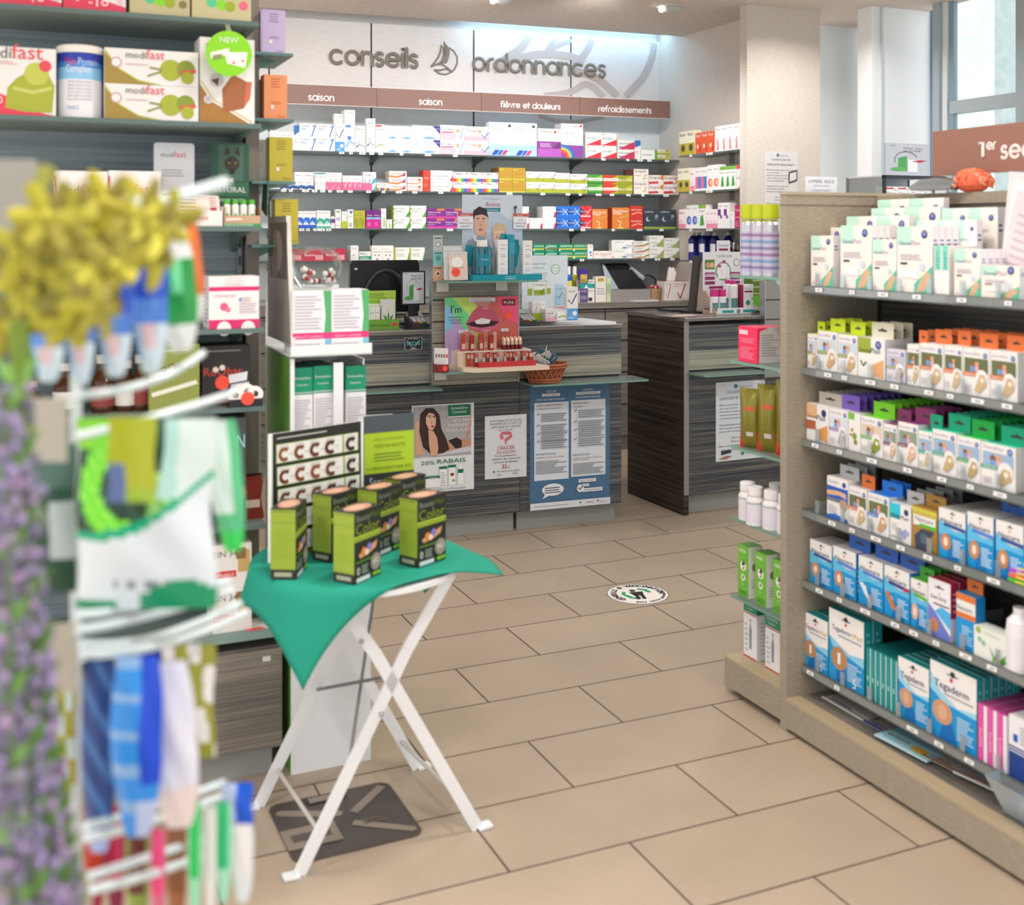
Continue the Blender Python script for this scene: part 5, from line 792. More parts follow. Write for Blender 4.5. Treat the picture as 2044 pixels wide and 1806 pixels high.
# ------------------------------------------------------------------ white and green floor display
DW = at(590, 1545, 2.915); DSP = FA(DW.x, DW.y); dw = DSP.u(740)-DSP.u(581); dd_ = .33
d0 = DSP.p(DSP.u(581)); e = empty('floor_display', d0, T1, 'white cardboard floor display with green sides behind the bistro table', 'display stand')
GRN = mat('#5f9a34', .5); WC = mat('#eceef0', .5)
m = MB(); m.box(0,0,.0,dw,.004,.42,WC); m.box(0,.004,0,dw,dd_,.40,WC,{'l':GRN,'r':GRN}); m.build('lower_box', e)
m = MB(); m.box(0,.0,.42,.004,dd_,1.075,WC,{'l':GRN}); m.box(-.002,-.004,.42,.008,.006,1.075,WC); m.build('side_wall', e); m = MB(); m.box(dw-.004,.06,.42,dw,dd_,1.06,WC); m.build('side_wall', e)
m = MB(); m.box(0,dd_-.004,.42,dw,dd_,1.25,WC); m.build('back_wall', e)
m = MB(); m.box(.112,-.004,.42,.137,.004,1.06,WC); m.build('post', e)
Z1 = DSP.z(689, DSP.u(600)); Z0 = Z1-.03; m = MB(); m.box(-.003,-.012,Z0,dw,-.008,Z1,WC); m.box(-.003,-.012,Z0,dw,dd_-.01,Z0+.004,WC); m.build('tray', e)
Zm = .86; m = MB(); m.box(.004,0,Zm-.006,dw-.004,dd_-.005,Zm,WC); m.build('shelf', e)
zt = DSP.z(430, DSP.u(585)); m = MB(); m.prism([(0,.0,Z1),(0,.30,Z1),(-.0,.29,zt+.0),(0,.06,zt)], (.012,0,0), mat('#9a958d', .5), mat('#d6d2cc', .5)); 
art(m, [('r',.1,.5,.9,.95,'#6a5f58'),('c',.5,.72,.2,'#a8948a'),('p',[(.2,.5),(.5,.5),(.45,.9),(.3,.85)],'#8a7a70')], (0,.3,Z1), (0,-.28,0), (0,0,zt-Z1), (-1,0,0)); m.build('header_wing', e)
zt2 = DSP.z(352, DSP.u(545)); m = MB(); m.prism([(-.03,.17,zt),(-.03,.24,zt+.02),(-.02,.26,zt2),(-.02,.20,zt2),(-.03,.16,zt+.03)], (.004,0,0), '#3a5a48'); m.build('header_flag', e)
D('sojin', 'white supplement carton with pink band and green edge', '#f0edf0', [('r',0,.24,1,.34,'#e03a7f'),('t',.1,.26,.7,'BEAUTY COMPLEX','#f6c8dc'),('p',[(.82,.34),(1,.34),(1,1),(.8,1),(.86,.6)],'#58b070'),('r',.84,0,1,.24,'#7fc0d4'),('l',.05,.4,.75,.95,11,'#c2bfca'),('l',.05,.05,.78,.2,3,'#c2bfca')], 'supplement_box', 'supplement box', d=.1)
D('somat', 'white carton with green head and three white lines', '#ece9ec', [('r',0,.66,1,1,'#15936c'),('r',0,.63,1,.65,'#15936c'),('t',.08,.84,.8,'Somatoline',W_),('t',.2,.75,.55,'Cosmetic',W_),('l',.08,.08,.9,.58,14,'#bfbfc6'),('r',0,0,1,.02,'#15936c')], 'cosmetic_box', 'cosmetic box', d=.07, fc={'t':'#2f5a4c'}, l=[('r',0,.66,1,1,'#0f7a5a'),('l',.1,.1,.8,.6,10,'#c4c4ca')])
row(DSP, Z0+.004, 'floor display tray', [('sojin',584,737,581,2,1,1,None,{'off':.004})])
row(DSP, Zm, 'floor display', [('somat',583,625,735,1,1,2,'at left',{'off':.012}),('somat',626,667,731,1,1,2,'in the middle',{'off':.012}),('somat',690,731,731,1,1,2,'right of the white post',{'off':.012})])
# capsule jar
jc = DSP.p(DSP.u(645), .09, 0); Ztop = DSP.z(580, DSP.u(600)); jz = Ztop+.0; 
e = empty('capsule_jar', (jc.x, jc.y, jz), T1, 'clear tilted plastic jar of red and white capsules', 'jar')
m = MB(); m.lathe([(.001,.002),(.045,.003),(.068,.03),(.074,.058),(.066,.092),(.05,.108)], GLASS, 28); m.build('bowl', e); m = MB(); m.tube([(.05*math.cos(t*math.pi/14), .05*math.sin(t*math.pi/14), .108) for t in range(29)], .004, GLASS, 8, False); m.build('rim', e)
random.seed(3)
for k in range(22):
    a = random.random()*6.28; rr_ = .05*math.sqrt(random.random()); zz = .014+.011*(k//6)+random.random()*.008; m = None
    c1, c2 = (('#a8323a','#ece6e2'),('#ece6e2','#8a2a30'),('#ece6e2','#ece6e2'))[k % 3]
    m = MB(); L_ = .011; m.tube([(-L_,0,0),(-L_*.8,0,0),(0,0,0)], [.003,.0065,.0065], mat(c1,.25), 10); m.tube([(0,0,0),(L_*.8,0,0),(L_,0,0)], [.0068,.0068,.003], mat(c2,.25), 10)
    o = m.build('capsule', loc=(jc.x+rr_*math.cos(a), jc.y+rr_*math.sin(a), jz+zz), rot=(0, random.random()*.8-.4, random.random()*3.1))
    tag(o, 'small two-tone capsule lying inside the clear jar', 'capsule', 'capsules in the clear jar')
# ------------------------------------------------------------------ folding bistro table with green cloth
TC = Vector((-.365, 2.672)); TZ = .627; TRa = .245
e = empty('bistro_table', (TC.x, TC.y, 0), 0, 'white metal folding bistro table under a green cloth', 'table'); WM = mat('#eef0f2', .35)
m = MB(); m.lathe([(0,TZ-.016),(TRa,TZ-.016),(TRa,TZ-.004),(0,TZ-.004)], WM, 48); m.build('tabletop', e)
def gp(px, py, z): q = onz(px, py, z); return Vector((q.x-TC.x, q.y-TC.y, z))
fA, fB, fC, fD = gp(597,1745,.004), gp(953,1652,.004), gp(516,1608,.004), gp(833,1532,.004)
dA = (fB-fA); dC = (fD-fC); up = Vector((0,0,TZ-.02))
def leg(f, t, bend):
    m = MB(); k1 = f.lerp(t, .72)+Vector((0,0,.0)); k1 = f+(t-f)*.7; k1.z = f.z+(t.z-f.z)*.74; n_ = Vector((-dA.y, dA.x, 0)).normalized()
    P = [f, k1, t]
    for i in range(2): m.bar(P[i], P[i+1], .028, .007, WM, n_)
    m.bar(f+Vector((0,0,0)), f+(Vector((f.x,f.y,0))-Vector((t.x,t.y,0))).normalized()*.035+Vector((0,0,.002)), .028, .006, WM); return m.build('leg', e)
tA, tB = fB-dA*.16+up, fA+dA*.16+up; tC, tD = fD-dC*.16+up, fC+dC*.16+up
leg(fA, tA, 1); leg(fB, tB, 1); leg(fC, tC, 1); leg(fD, tD, 1)
def brace(a, b, r=.005, c=None): m = MB(); m.tube([a, b], r, c or mat('#cfcac4', .4), 8); return m.build('brace', e)
brace(fA.lerp(tA,.13), fC.lerp(tC,.13)); brace(fB.lerp(tB,.13), fD.lerp(tD,.13)); brace(fC.lerp(tC,.42), tB.lerp(fB,.35), .004, mat('#77787a',.4)); brace(tC.lerp(fC,.12), fA.lerp(tA,.30), .004, mat('#8a8b8d',.4))
x_ = fA.lerp(tA,.52); n_ = Vector((dA.y,-dA.x,0)).normalized()
for q in (x_, fB.lerp(tB,.80)):
    m = MB(); m.ball((0,0,0), .006, STEEL, 10, 6); m.build('bolt', e, q+n_*.006)
# cloth: square laid over the round top, corners hanging
TEAL = mat('#139079', .75)
NG = 36; m = MB(); cor = [Vector((-.115,-.43)), Vector((.37,.02)), Vector((.20,.36)), Vector((-.36,-.02))]
vs = []
for i in range(NG+1):
    for j in range(NG+1):
        s_, t_ = i/NG, j/NG; q = cor[0]*(1-s_)*(1-t_)+cor[1]*s_*(1-t_)+cor[2]*s_*t_+cor[3]*(1-s_)*t_; r = q.length; a = math.atan2(q.y, q.x)
        z = TZ+.005+.0012*math.sin(9*q.x+5)*math.sin(11*q.y)
        if r > TRa:
            ex = r-TRa; stiff = .75 if -.6 < a < .9 else .22; q = q.normalized()*(TRa+.003+ex*stiff+.006*math.sin(6*a)*min(1, ex*10)); z = TZ+.005-math.sqrt(max(0, 1-stiff**2))*ex*(.55 if stiff > .5 else 1)-.004*min(1, ex*20)
        vs.append((q.x, q.y, z))
fs = [(i*(NG+1)+j, (i+1)*(NG+1)+j, (i+1)*(NG+1)+j+1, i*(NG+1)+j+1) for i in range(NG) for j in range(NG)]
m.mesh(vs, fs, TEAL, True); cl_ = m.build('tablecloth', loc=(TC.x, TC.y, 0)); tag(cl_, 'emerald green square cloth with hanging corners on the bistro table', 'tablecloth')
so = cl_.modifiers.new('thick', 'SOLIDIFY'); so.thickness = .002; so.offset = 1
# hair colour cartons
LIME, BLK = '#94a936', '#2b2c26'
D('hair', 'lime and black hair colour carton', BLK, [('r',0,.58,1,.66,LIME),('r',0,.645,1,.66,'#c2d64a'),('t',.08,.86,.5,'Beauty','#8a9488'),('t',.6,.86,.35,'Hair','#5f7a2a'),('t',.05,.68,.9,'Color','#8a9a2f',.15),('p',[(.15,.4),(.5,.45),(.85,.52),(.8,.42),(.5,.36),(.2,.34)],'#d8a070'),('c',.35,.42,.1,'#e08a3f'),('c',.55,.46,.09,'#8a7ac8'),('c',.45,.4,.07,'#f0e0d0'),('r',.05,.28,.7,.31,'#5a7a2a'),('t',.08,.12,.1,'0',W_,.11),('l',.25,.12,.5,.25,4,'#a8b0a0'),('c',.78,.22,.2,'#8a8078'),('c',.78,.22,.17,'#a09488'),('t',.68,.2,.2,'BEL','#e8e0d8'),('r',.05,.02,.55,.08,'#d8e0e0'),('r',.65,.03,.95,.08,'#7fb82f')], 'hair_colour_box', 'hair colour box', d=.056,
  l=[('r',0,.14,1,.985,LIME),('r',0,.80,1,.812,'#7f942a'),('r',.08,.955,.92,.965,'#5f6f2a'),('r',.15,.04,.85,.10,'#a8a890'),('l',.15,.3,.85,.7,10,'#97ae2c')], t=[('c',.5,.5,.42,'#b98a76',.42),('c',.45,.5,.25,'#cba086',.3)])
for k, (px, py, a, nt_) in enumerate(((707,1168,61,'in front, facing right'), (833,1134,52,'at the right side of the table'), (590,1157,86,'standing alone at the left, green side forward'), (661,1124,58,'behind the lone left one'), (752,1112,61,'directly behind the front one'), (800,1086,56,'farthest back by the leaflet'))):
    q = onz(px, py, TZ+.008); put('hair', q, math.radians(a), .098, .156, 'lime and black hair colour carton '+nt_, 'hair colour cartons on the bistro table')
# swatch board
bl, br_ = onz(543, 1126, TZ+.004), at(720, 1060, 2.80); br_.z = bl.z; dv = br_-bl; aw = math.atan2(dv.y, dv.x); bw, bh = dv.length, .302
e = empty('swatch_board', bl, aw, 'upright hair swatch board with rows of brown C shaped locks', 'display board')
ops = [('r',0,0,1,1,'#2e302b'),('r',0,0,1,.05,'#8ab02f'),('l',.05,.955,.6,.975,1,'#d0d4c8')]
SH = ['#8a5a3a','#7a452c','#6a3a26','#55291f','#452420','#6a3020','#7f452c','#8a4f30','#6a3f2c','#3f2420','#5f3326','#6f3a2a','#7a4a36','#553026','#402622','#6a3026','#7a3f2a','#55302a','#4a2a26','#3a2224','#2f2228','#3f2426','#4a2a2a','#332226','#2a2024']
for r_ in range(5):
    y = .765-.172*r_; ops.append(('r',.04,y,.97,y+.15,'#8fae4a')); ops.append(('r',.05,y+.005,.78,y+.145,'#e8e8e2')); ops.append(('r',.80,y+.005,.96,y+.145,'#e8e8e2'))
    for c in range(5):
        x = (.13,.30,.47,.64,.88)[c]; ops += [('s',[(x+.05*math.cos(math.radians(t)), y+.065+.042*math.sin(math.radians(t))) for t in range(45,330,24)],.035,SH[r_*5+c]),('l',x-.06,y+.115,x+.05,y+.14,2,'#b8bab0'),('l',x+.055,y+.06,x+.085,y+.075,1,'#a8aaa0')]
m = MB(); m.box(0,0,0,bw,.005,bh,'#e6e8e4'); art(m, ops, (0,0,0), (bw,0,0), (0,0,bh), (0,-1,0)); m.build('swatch_panel', e)
m = MB(); m.box(-.006,-.002,0,0,.008,bh,'#eceeec'); m.box(bw,-.002,0,bw+.006,.008,bh,'#eceeec'); m.build('edge_trim', e)
ll = at(727, 1000, 2.845); lr = at(826, 1000, 2.91); ll.z = lr.z = TZ+.004; dv = lr-ll; lw = dv.length
m = MB(); m.box(0,0,0,lw,.004,.305,'#34383a'); art(m, [('r',0,.52,1,.86,'#a8c82a'),('t',.2,.79,.6,'UNE COLORATION','#5f7a1f'),('t',.2,.73,.62,'PERMANENTE','#5f7a1f'),('l',.2,.62,.8,.7,3,'#6f8a2a'),('t',.05,.55,.9,'1st PERMANENT HAIR DYE','#5f7a1f'),('r',0,.86,1,1,'#4a545a'),('t',.1,.42,.42,'Serum','#c8d0d4',.07),('t',.58,.44,.3,'hair repair','#8ab03a'),('t',.05,.34,.3,'BEAUTY HAIR','#8ab03a'),('l',.05,.12,.65,.32,6,'#98a0a4'),('r',.78,.12,.93,.28,'#d8dce0'),('t',.1,.02,.6,'Color','#9ab82f',.07)], (0,0,0), (lw,0,0), (0,0,.305), (0,-1,0))
tag(m.build('leaflet_board', loc=ll, rz=math.atan2(dv.y, dv.x)), 'black and lime serum leaflet board behind the hair colour cartons', 'display board')
# floor stickers
P4_ = [onz(*p, 0) for p in ((533,1610),(778,1562),(849,1666),(588,1728))]
o_ = P4_[3]; ux = P4_[2]-P4_[3]; uy = P4_[0]-P4_[3]; aw = math.atan2(ux.y, ux.x)
m = MB(); W2, H2 = ux.length, uy.length; rd = .03
m.prism([(x, y, .0006) for cx_, cy_, a in ((W2-rd,H2-rd,0),(rd,H2-rd,90),(rd,rd,180),(W2-rd,rd,270)) for x, y in arc(cx_, cy_, rd, a, a+90, 5)], (0,0,.0012), mat('#4f4844', .45))
LT = '#8f8478'; art(m, [('s',[(.08,.82),(.48,.62)],.085,LT),('c',.08,.82,.042,LT),('c',.48,.62,.042,LT),('s',[(.6,.58),(.93,.92)],.075,LT),('s',[(.55,.42),(.93,.12)],.075,LT),('c',.93,.12,.037,LT),('r',0,.2,.42,.52,LT),('r',.06,.3,.36,.42,'#5a524c'),('r',.3,.85,.62,.98,'#3a3634'),('r',.32,.87,.6,.96,LT),('l',.62,.35,.8,.45,2,'#6a625a')], (0,0,.0018), (W2,0,0), (0,H2,0), (0,0,1), .0003)
tag(m.build('floor_sticker', loc=o_, rz=aw), 'dark rectangular floor sticker with pale bars under the bistro table', 'floor sticker')
q = onz(1273, 1186, 0); m = MB(); R_ = .122; m.lathe([(0,.0006),(R_,.0006),(R_,.0012),(0,.0012)], '#f0ebe6', 48)
art(m, [('c',.5,.5,.5,'#2e2a2a'),('c',.5,.5,.485,'#f2ece8'),('s',[(.3,.62),(.27,.5),(.33,.36)][::1],.06,'#1fa06a'),('s',[(.3,.45),(.36,.32),(.48,.26)],.07,'#1fa06a'),('s',[(.55,.74),(.66,.68),(.71,.55)],.07,'#1fa06a'),('c',.45,.66,.05,'#2e2a2a'),('p',[(.38,.58),(.6,.6),(.58,.42),(.42,.42)],'#2e2a2a'),('r',.43,.24,.49,.45,'#2e2a2a'),('r',.52,.24,.58,.45,'#2e2a2a')], (-R_,-R_,.0014), (2*R_,0,0), (0,2*R_,0), (0,0,1), .0002)
def ring_text(s, r, a0, a1, hgt, c, flip=False):
    n = len(s)
    for i, ch in enumerate(s):
        if ch == ' ': continue
        vs, fs, ww, y0, y1 = txt(ch); a = math.radians(a0+(a1-a0)*(i+.5)/n); wd = ww*hgt
        ca, sa = math.cos(a), math.sin(a); up_ = (ca, sa) if not flip else (-ca, -sa); rt = (sa, -ca) if not flip else (-sa, ca)
        for q_, (bx, by) in enumerate(((0,0), (.0013,.0006), (-.0013,.0006), (0,-.0013))): m.mesh([((r*ca)+rt[0]*(x-.5)*wd+up_[0]*y*hgt+bx, (r*sa)+rt[1]*(x-.5)*wd+up_[1]*y*hgt+by, .0042+.0001*q_) for x, y in vs], fs, c)
ring_text('CONSEILS & VACCINATION', .084, 225, -5, .030, '#2e2a2a'); ring_text('dans cette pharmacie', .106, 252, 372, .018, '#2e2a2a', True)
tag(m.build('floor_sticker', loc=q, rz=math.radians(8)), 'round white vaccination sticker with a person symbol on the floor tiles', 'floor sticker')
# ------------------------------------------------------------------ posters on the counters
def poster(fr, x0, x1, yt, yb, off, name, label, cat, col, ops, th=.0012, grp=None, rot=0.0):
    u0, u1 = fr.u(x0, off), fr.u(x1, off); zb = fr.z(yb, u0, off); zt_ = fr.z(yt, u0, off); w_, h_ = u1-u0, zt_-zb
    m = MB(); m.box(0, 0, 0, w_, th, h_, col); art(m, ops, (0,0,0), (w_,0,0), (0,0,h_), (0,-1,0))
    o = m.build(name, loc=fr.p(u0, off, zb), rot=(0, rot, fr.a)); return tag(o, label, cat, grp)
GR2, SKN, HRD = '#0f7350', '#d8a68c', '#3a2620'
poster(C1, 822, 946, 810, 986, -.0014, 'poster', 'white discount poster with a long-haired reclining person and green 20% RABAIS', 'poster', '#e4e6ea', [
 ('r',.02,.40,.955,.985,'#aaa8ab'),('p',[(.06,.41),(.5,.42),(.955,.44),(.955,.5),(.7,.48),(.4,.42),(.2,.405)],'#cfccd4'),
 ('p',[(.5,.44),(.75,.48),(.955,.50),(.955,.58),(.85,.585),(.7,.6),(.55,.56)],'#c48e74'),('p',[(.8,.58),(.86,.6),(.955,.88),(.955,.74),(.9,.6)],'#c08a70'),('p',[(.58,.58),(.72,.61),(.8,.57),(.8,.49),(.7,.48)],'#2a2022'),
 ('p',[(.13,.9),(.22,.965),(.34,.965),(.44,.88),(.47,.72),(.55,.6),(.6,.48),(.5,.44),(.3,.44),(.18,.52),(.12,.7)],HRD),
 ('p',[(.05,.44),(.2,.44),(.12,.62),(.09,.78),(.05,.76)],SKN),('c',.08,.77,.035,SKN,.05),
 ('p',[(.22,.86),(.27,.91),(.34,.9),(.385,.85),(.375,.76),(.33,.71),(.27,.72),(.225,.79)],'#e0b098'),('c',.275,.845,.022,'#f4efe8',.012),('c',.345,.84,.022,'#f4efe8',.012),('c',.28,.85,.01,K_,.008),('c',.35,.845,.01,K_,.008),('s',[(.25,.87),(.3,.875)],.012,HRD),('s',[(.33,.868),(.37,.862)],.012,HRD),('p',[(.315,.83),(.33,.79),(.305,.79)],'#c8927a'),('c',.325,.755,.025,'#b03a40',.013),
 ('p',[(.26,.72),(.34,.7),(.4,.62),(.42,.5),(.4,.42),(.3,.42),(.27,.55)],SKN),
 ('r',.58,.86,.935,.985,GR2),('r',.58,.845,.935,.853,'#f0f4f2'),('t',.62,.935,.27,'Somatoline',W_),('t',.64,.89,.24,'Cosmetic',W_),
 ('t',.65,.79,.3,'NOS PRIX',W_),('t',.58,.735,.37,"S'AFFINENT,",W_),('t',.55,.68,.4,'VOUS AUSSI!',W_),
 ('t',.14,.32,.22,'20%',GR2,.045),('t',.40,.325,.46,'RABAIS',GR2,.05),
 ('r',.44,.08,.55,.26,'#f2f4f4'),('r',.43,.26,.56,.29,GR2),('r',.585,.07,.69,.28,'#f2f4f4'),('r',.575,.27,.7,.3,GR2),('p',[(.73,.07),(.82,.07),(.82,.22),(.79,.3),(.76,.3),(.73,.22)],'#eef2f2'),('r',.73,.2,.82,.245,GR2),('c',.64,.19,.03,'#a02f30',.02),('c',.66,.12,.025,'#8ab04a',.015),
 ('p',[(.2,.06),(.45,.06),(.45,.16),(.2,.16)],'#eef0f0'),('p',[(.2,.16),(.45,.16),(.43,.19),(.22,.19)],GR2),('t',.26,.165,.14,'Somatoline',W_),('l',.46,.1,.53,.24,5,'#b8c0c0'),('t',.4,.02,.46,'metic. Ca Fonctionne.',GR2)])
poster(C1, 968, 1051, 831, 957, -.0016, 'poster', 'white notice for a colon cancer screening test in red and black', 'poster', '#dfe1e6', [
 ('t',.12,.9,.76,'DISPONIBLE DANS NOTRE',K_),('t',.12,.85,.76,'PHARMACIE LE TEST DE',K_),('t',.14,.8,.72,'DEPISTAGE DU CANCER',K_),('t',.34,.75,.32,'DU COLON',K_),
 ('s',[(.42,.62),(.38,.68),(.42,.715),(.52,.715),(.6,.71),(.62,.66),(.56,.63),(.5,.61),(.5,.575)],.075,'#cf6f7d'),('t',.45,.655,.12,'Stop',W_),('c',.5,.555,.018,'#b03a4a'),
 ('l',.3,.515,.7,.525,1,'#c05a60'),('t',.29,.455,.42,'CANCER','#a51f2c',.05),('t',.28,.39,.44,'DU COLON!','#a51f2c',.05),('t',.24,.345,.52,'Prix du questionnaire,',K_),('t',.16,.295,.68,'evaluation des risques ainsi',K_),('t',.2,.245,.6,'que le test de depistage :',K_),('t',.4,.165,.2,'35.-','#a51f2c',.055),('r',.4,.155,.6,.16,'#a51f2c'),
 ('r',.2,.09,.215,.13,'#3a8a5a'),('r',.18,.105,.24,.118,'#3a8a5a'),('t',.28,.1,.55,'Pharmacie de la Sallière','#5a6a60'),('l',.28,.04,.4,.08,3,GY),('l',.65,.05,.8,.09,3,GY)])
BL2, BRW = '#4a7296', '#8a5236'
def para(x0, x1, y, n): return [('s',[(x0+.012,y+.012),(x0+.022,y+.002),(x0+.04,y+.022)],.008,K_),('l',x0+.06,y-.05,x1,y+.022,n,'#858892')]
ab = [('r',.055,.235,.48,.865,'#dfe4ec'),('r',.51,.245,.945,.87,'#dfe4ec'),('t',.2,.945,.12,'VOUS',W_,.018),('r',.15,.915,.37,.937,'#e6eaf0'),('t',.17,.918,.18,'AVEZ RECU',BRW,.014),('t',.09,.882,.36,'DES ANTIBIOTIQUES...',W_,.016),
 ('t',.66,.945,.12,'VOUS',W_,.018),('r',.57,.915,.88,.937,'#e6eaf0'),('t',.585,.918,.28,"N'AVEZ PAS RECU",BRW,.014),('t',.565,.886,.33,"D'ANTIBIOTIQUES...",W_,.016),
 ('t',.08,.835,.33,'AGIR CORRECTEMENT',BRW,.016),('t',.08,.81,.3,'CONSIGNES A RESPECTER',BL2,.011),('t',.53,.838,.2,'IMPORTANT',BRW,.016),('t',.53,.812,.12,'A RETENIR',BL2,.011),
 ('t',.07,.44,.25,'ANTIBIOTIQUES',BL2,.016),('t',.07,.415,.35,"L'ESSENTIEL EN UN COUP D'OEIL",BRW,.011),('l',.07,.29,.45,.4,8,'#858892'),('t',.53,.415,.21,'RÉSISTANCES',BL2,.016),('t',.53,.39,.36,'QUAND LES ANTIBIOTIQUES NE',BRW,.010),('t',.53,.375,.2,'FONT PLUS EFFET',BRW,.010),('l',.53,.265,.92,.36,7,'#858892'),
 ('c',.28,.155,.135,'#e8ecf2',.05),('p',[(.18,.12),(.15,.085),(.24,.11)],'#e8ecf2'),('l',.18,.13,.38,.185,3,'#4a4c56'),('r',.6,.195,.82,.222,'#e8ecf2'),('t',.62,.2,.18,'BIEN UTILISER',K_,.013),('r',.65,.16,.73,.182,'#e8ecf2'),('t',.665,.165,.05,'LES',K_,.012),('r',.65,.115,.9,.145,'#e8ecf2'),('t',.665,.122,.22,'ANTIBIOTIQUES',K_,.013),('c',.62,.148,.045,'#e8ecf2'),('s',[(.59,.155),(.615,.138),(.655,.17)],.015,BRW),
 ('r',0,0,1,.055,'#dfe3ea'),('t',.05,.022,.42,'www.bien-utiliser-les-antibiotiques.ch',K_,.012),('t',.7,.02,.08,'FMH',K_,.016),('c',.62,.032,.012,'#3a8a6a'),('c',.84,.035,.012,'#b03a3a'),('l',.86,.02,.95,.035,2,GY),('r',.495,.06,.498,.98,'#5f86a8')]
for y in (.765, .675, .605, .545): ab += para(.07, .45, y, 4)
for y in (.775, .685, .615, .54): ab += para(.53, .92, y+.005, 4)
poster(C1, 1057.5, 1217, 772, 1019, -.0014, 'poster', 'large blue two-column poster about antibiotics on the counter front', 'poster', BL2, ab)
def oligo(n=8):
    o_ = [('c',.4,.94,.04,'#3a7a9a',.028),('t',.45,.925,.28,'OligoScan','#5a6a70',.02),('t',.22,.855,.56,'OLIGOSCAN UN','#2a4a7a',.034),('t',.08,.775,.84,'DISPOSITIF INNOVANT !',K_,.034)]
    L_ = ['•Bilan nutritionnel, sans prise de sang','  et non-invasif.','•Une mesure rapide des minéraux et','  métaux lourds dans votre paume de','  la main par photométrie.','','•Disponible dans notre pharmacie,','•Des résultats immédiats,','•Durée de la consultation : 20 min']
    for i, s in enumerate(L_):
        if s: o_.append(('t', .06 if s[0] == '•' else .08, .70-.042*i, .0175*len(s.strip())+.1, s.strip(), '#3a3c44', .02))
    return o_+[('t',.32,.28,.3,'Bilan simple :','#3a3c44',.02),('t',.3,.235,.34,'Bilan complet :','#3a3c44',.02),('t',.06,.18,.6,'Bilan complet + bouteille','#3a3c44',.02),('t',.1,.13,.62,'A savoir : votre groupe sanguin','#3a3c44',.02),('p',[(.1,.08),(.3,.1),(.3,.14),(.1,.13)],'#2f3a44'),('p',[(.04,.03),(.2,.02),(.32,.06),(.2,.065)],'#a87868'),('c',.53,.08,.03,'#3a8a5a'),('t',.58,.07,.36,'Pharmacie de la','#5a6a60',.02)]
poster(C2, 1429, 1527, 764, 922, -.0014, 'poster', 'white mineral scan notice on the right-hand dark counter', 'poster', '#dde3ea', oligo())
poster(PIL, 1526, 1592, 301, 430, -.002, 'poster', 'translucent sleeved scan notice taped to the wallpapered pillar', 'poster', '#d9d6d4', oligo()+[('p',[(.72,.5),(.98,.55),(.98,.72),(.72,.68)],'#3a3c40'),('p',[(.75,.53),(.95,.57),(.95,.69),(.75,.66)],'#d8d8d4')])
poster(C1, 807, 843, 673, 699, -.0014, 'security_sticker', 'small black security sticker on the left counter unit', 'sticker', '#1d2124', [('r',.02,.03,.98,.97,'#d8dcdc'),('r',.04,.05,.96,.95,'#1d2124'),('t',.12,.38,.76,'SEDIS','#4fc8d0',.28),('s',[(.15,.75),(.5,.1),(.85,.75)],.03,'#c8d0d0'),('t',.2,.83,.6,'Site surveillé par',W_),('t',.35,.06,.3,'Sécurité',W_)])
poster(C1, 726, 784, 828, 880, -.0018, 'poster', 'pale notice mostly hidden by the hair leaflet', 'poster', '#dce2e8', [('r',.0,.85,1,.95,'#b8c8d4'),('l',.1,.2,.8,.7,5,GY)])
# ------------------------------------------------------------------ skincare display on the tower's top shelf
TS = FC(*TW.p(0, -.20)[:2]); zt = ZT1
u0, u1 = TS.u(945, .0), TS.u(1082, .0); hh = .026
m = MB(); m.box(0,0,0,u1-u0,.12,hh,mat('#1590a0',.3)); art(m, [('r',.45,.6,.62,.66,'#bfe4e8'),('t',.47,.3,.12,'Avène','#bfe4e8',.2),('r',.45,.2,.62,.26,'#bfe4e8')], (0,0,0), (u1-u0,0,0), (0,0,hh), (0,-1,0))
m.prism([(0,0,0),(-.03,.06,0),(-.03,.06,hh),(0,0,hh)], (0,.06,0), mat('#0f7f90',.3)); tag(m.build('display_tray', loc=TS.p(u0, .0, zt), rz=T2), 'glossy turquoise tray holding the skincare bottles', 'tray')
TQ = zt+hh
w0, w1 = TS.u(923, .12), TS.u(1043, .12); bw = w1-w0; bh = TS.z(388, w0, .12)-zt
def faceop(x, y, s, hair, skin, k=1):
    return [('c',x,y,s,skin,s*1.25),('p',[(x-s*1.15,y+s*.2),(x-s*1.05,y+s*1.3),(x-s*.2,y+s*1.75),(x+s*.8,y+s*1.5),(x+s*1.15,y+s*.5),(x+s*.9,y+s*.75),(x+s*.2,y+s*.95),(x-s*.8,y+s*.8)],hair),('c',x-s*.4,y+s*.25,s*.16,'#f4f0ec',s*.09),('c',x+s*.4,y+s*.25,s*.16,'#f4f0ec',s*.09),('c',x-s*.4,y+s*.25,s*.08,'#3a3a44',s*.09),('c',x+s*.4,y+s*.25,s*.08,'#3a3a44',s*.09),('s',[(x-s*.62,y+s*.5),(x-s*.2,y+s*.52)],s*.1,hair),('s',[(x+s*.2,y+s*.52),(x+s*.62,y+s*.5)],s*.1,hair),('p',[(x-s*.03,y+s*.2),(x+s*.16,y-s*.22),(x-s*.14,y-s*.24)],'#c0917c'),('c',x,y-s*.62,s*.3,'#b85a5c',s*.11)]
m = MB(); m.box(0,0,0,bw,.003,bh,'#c9d4e2')
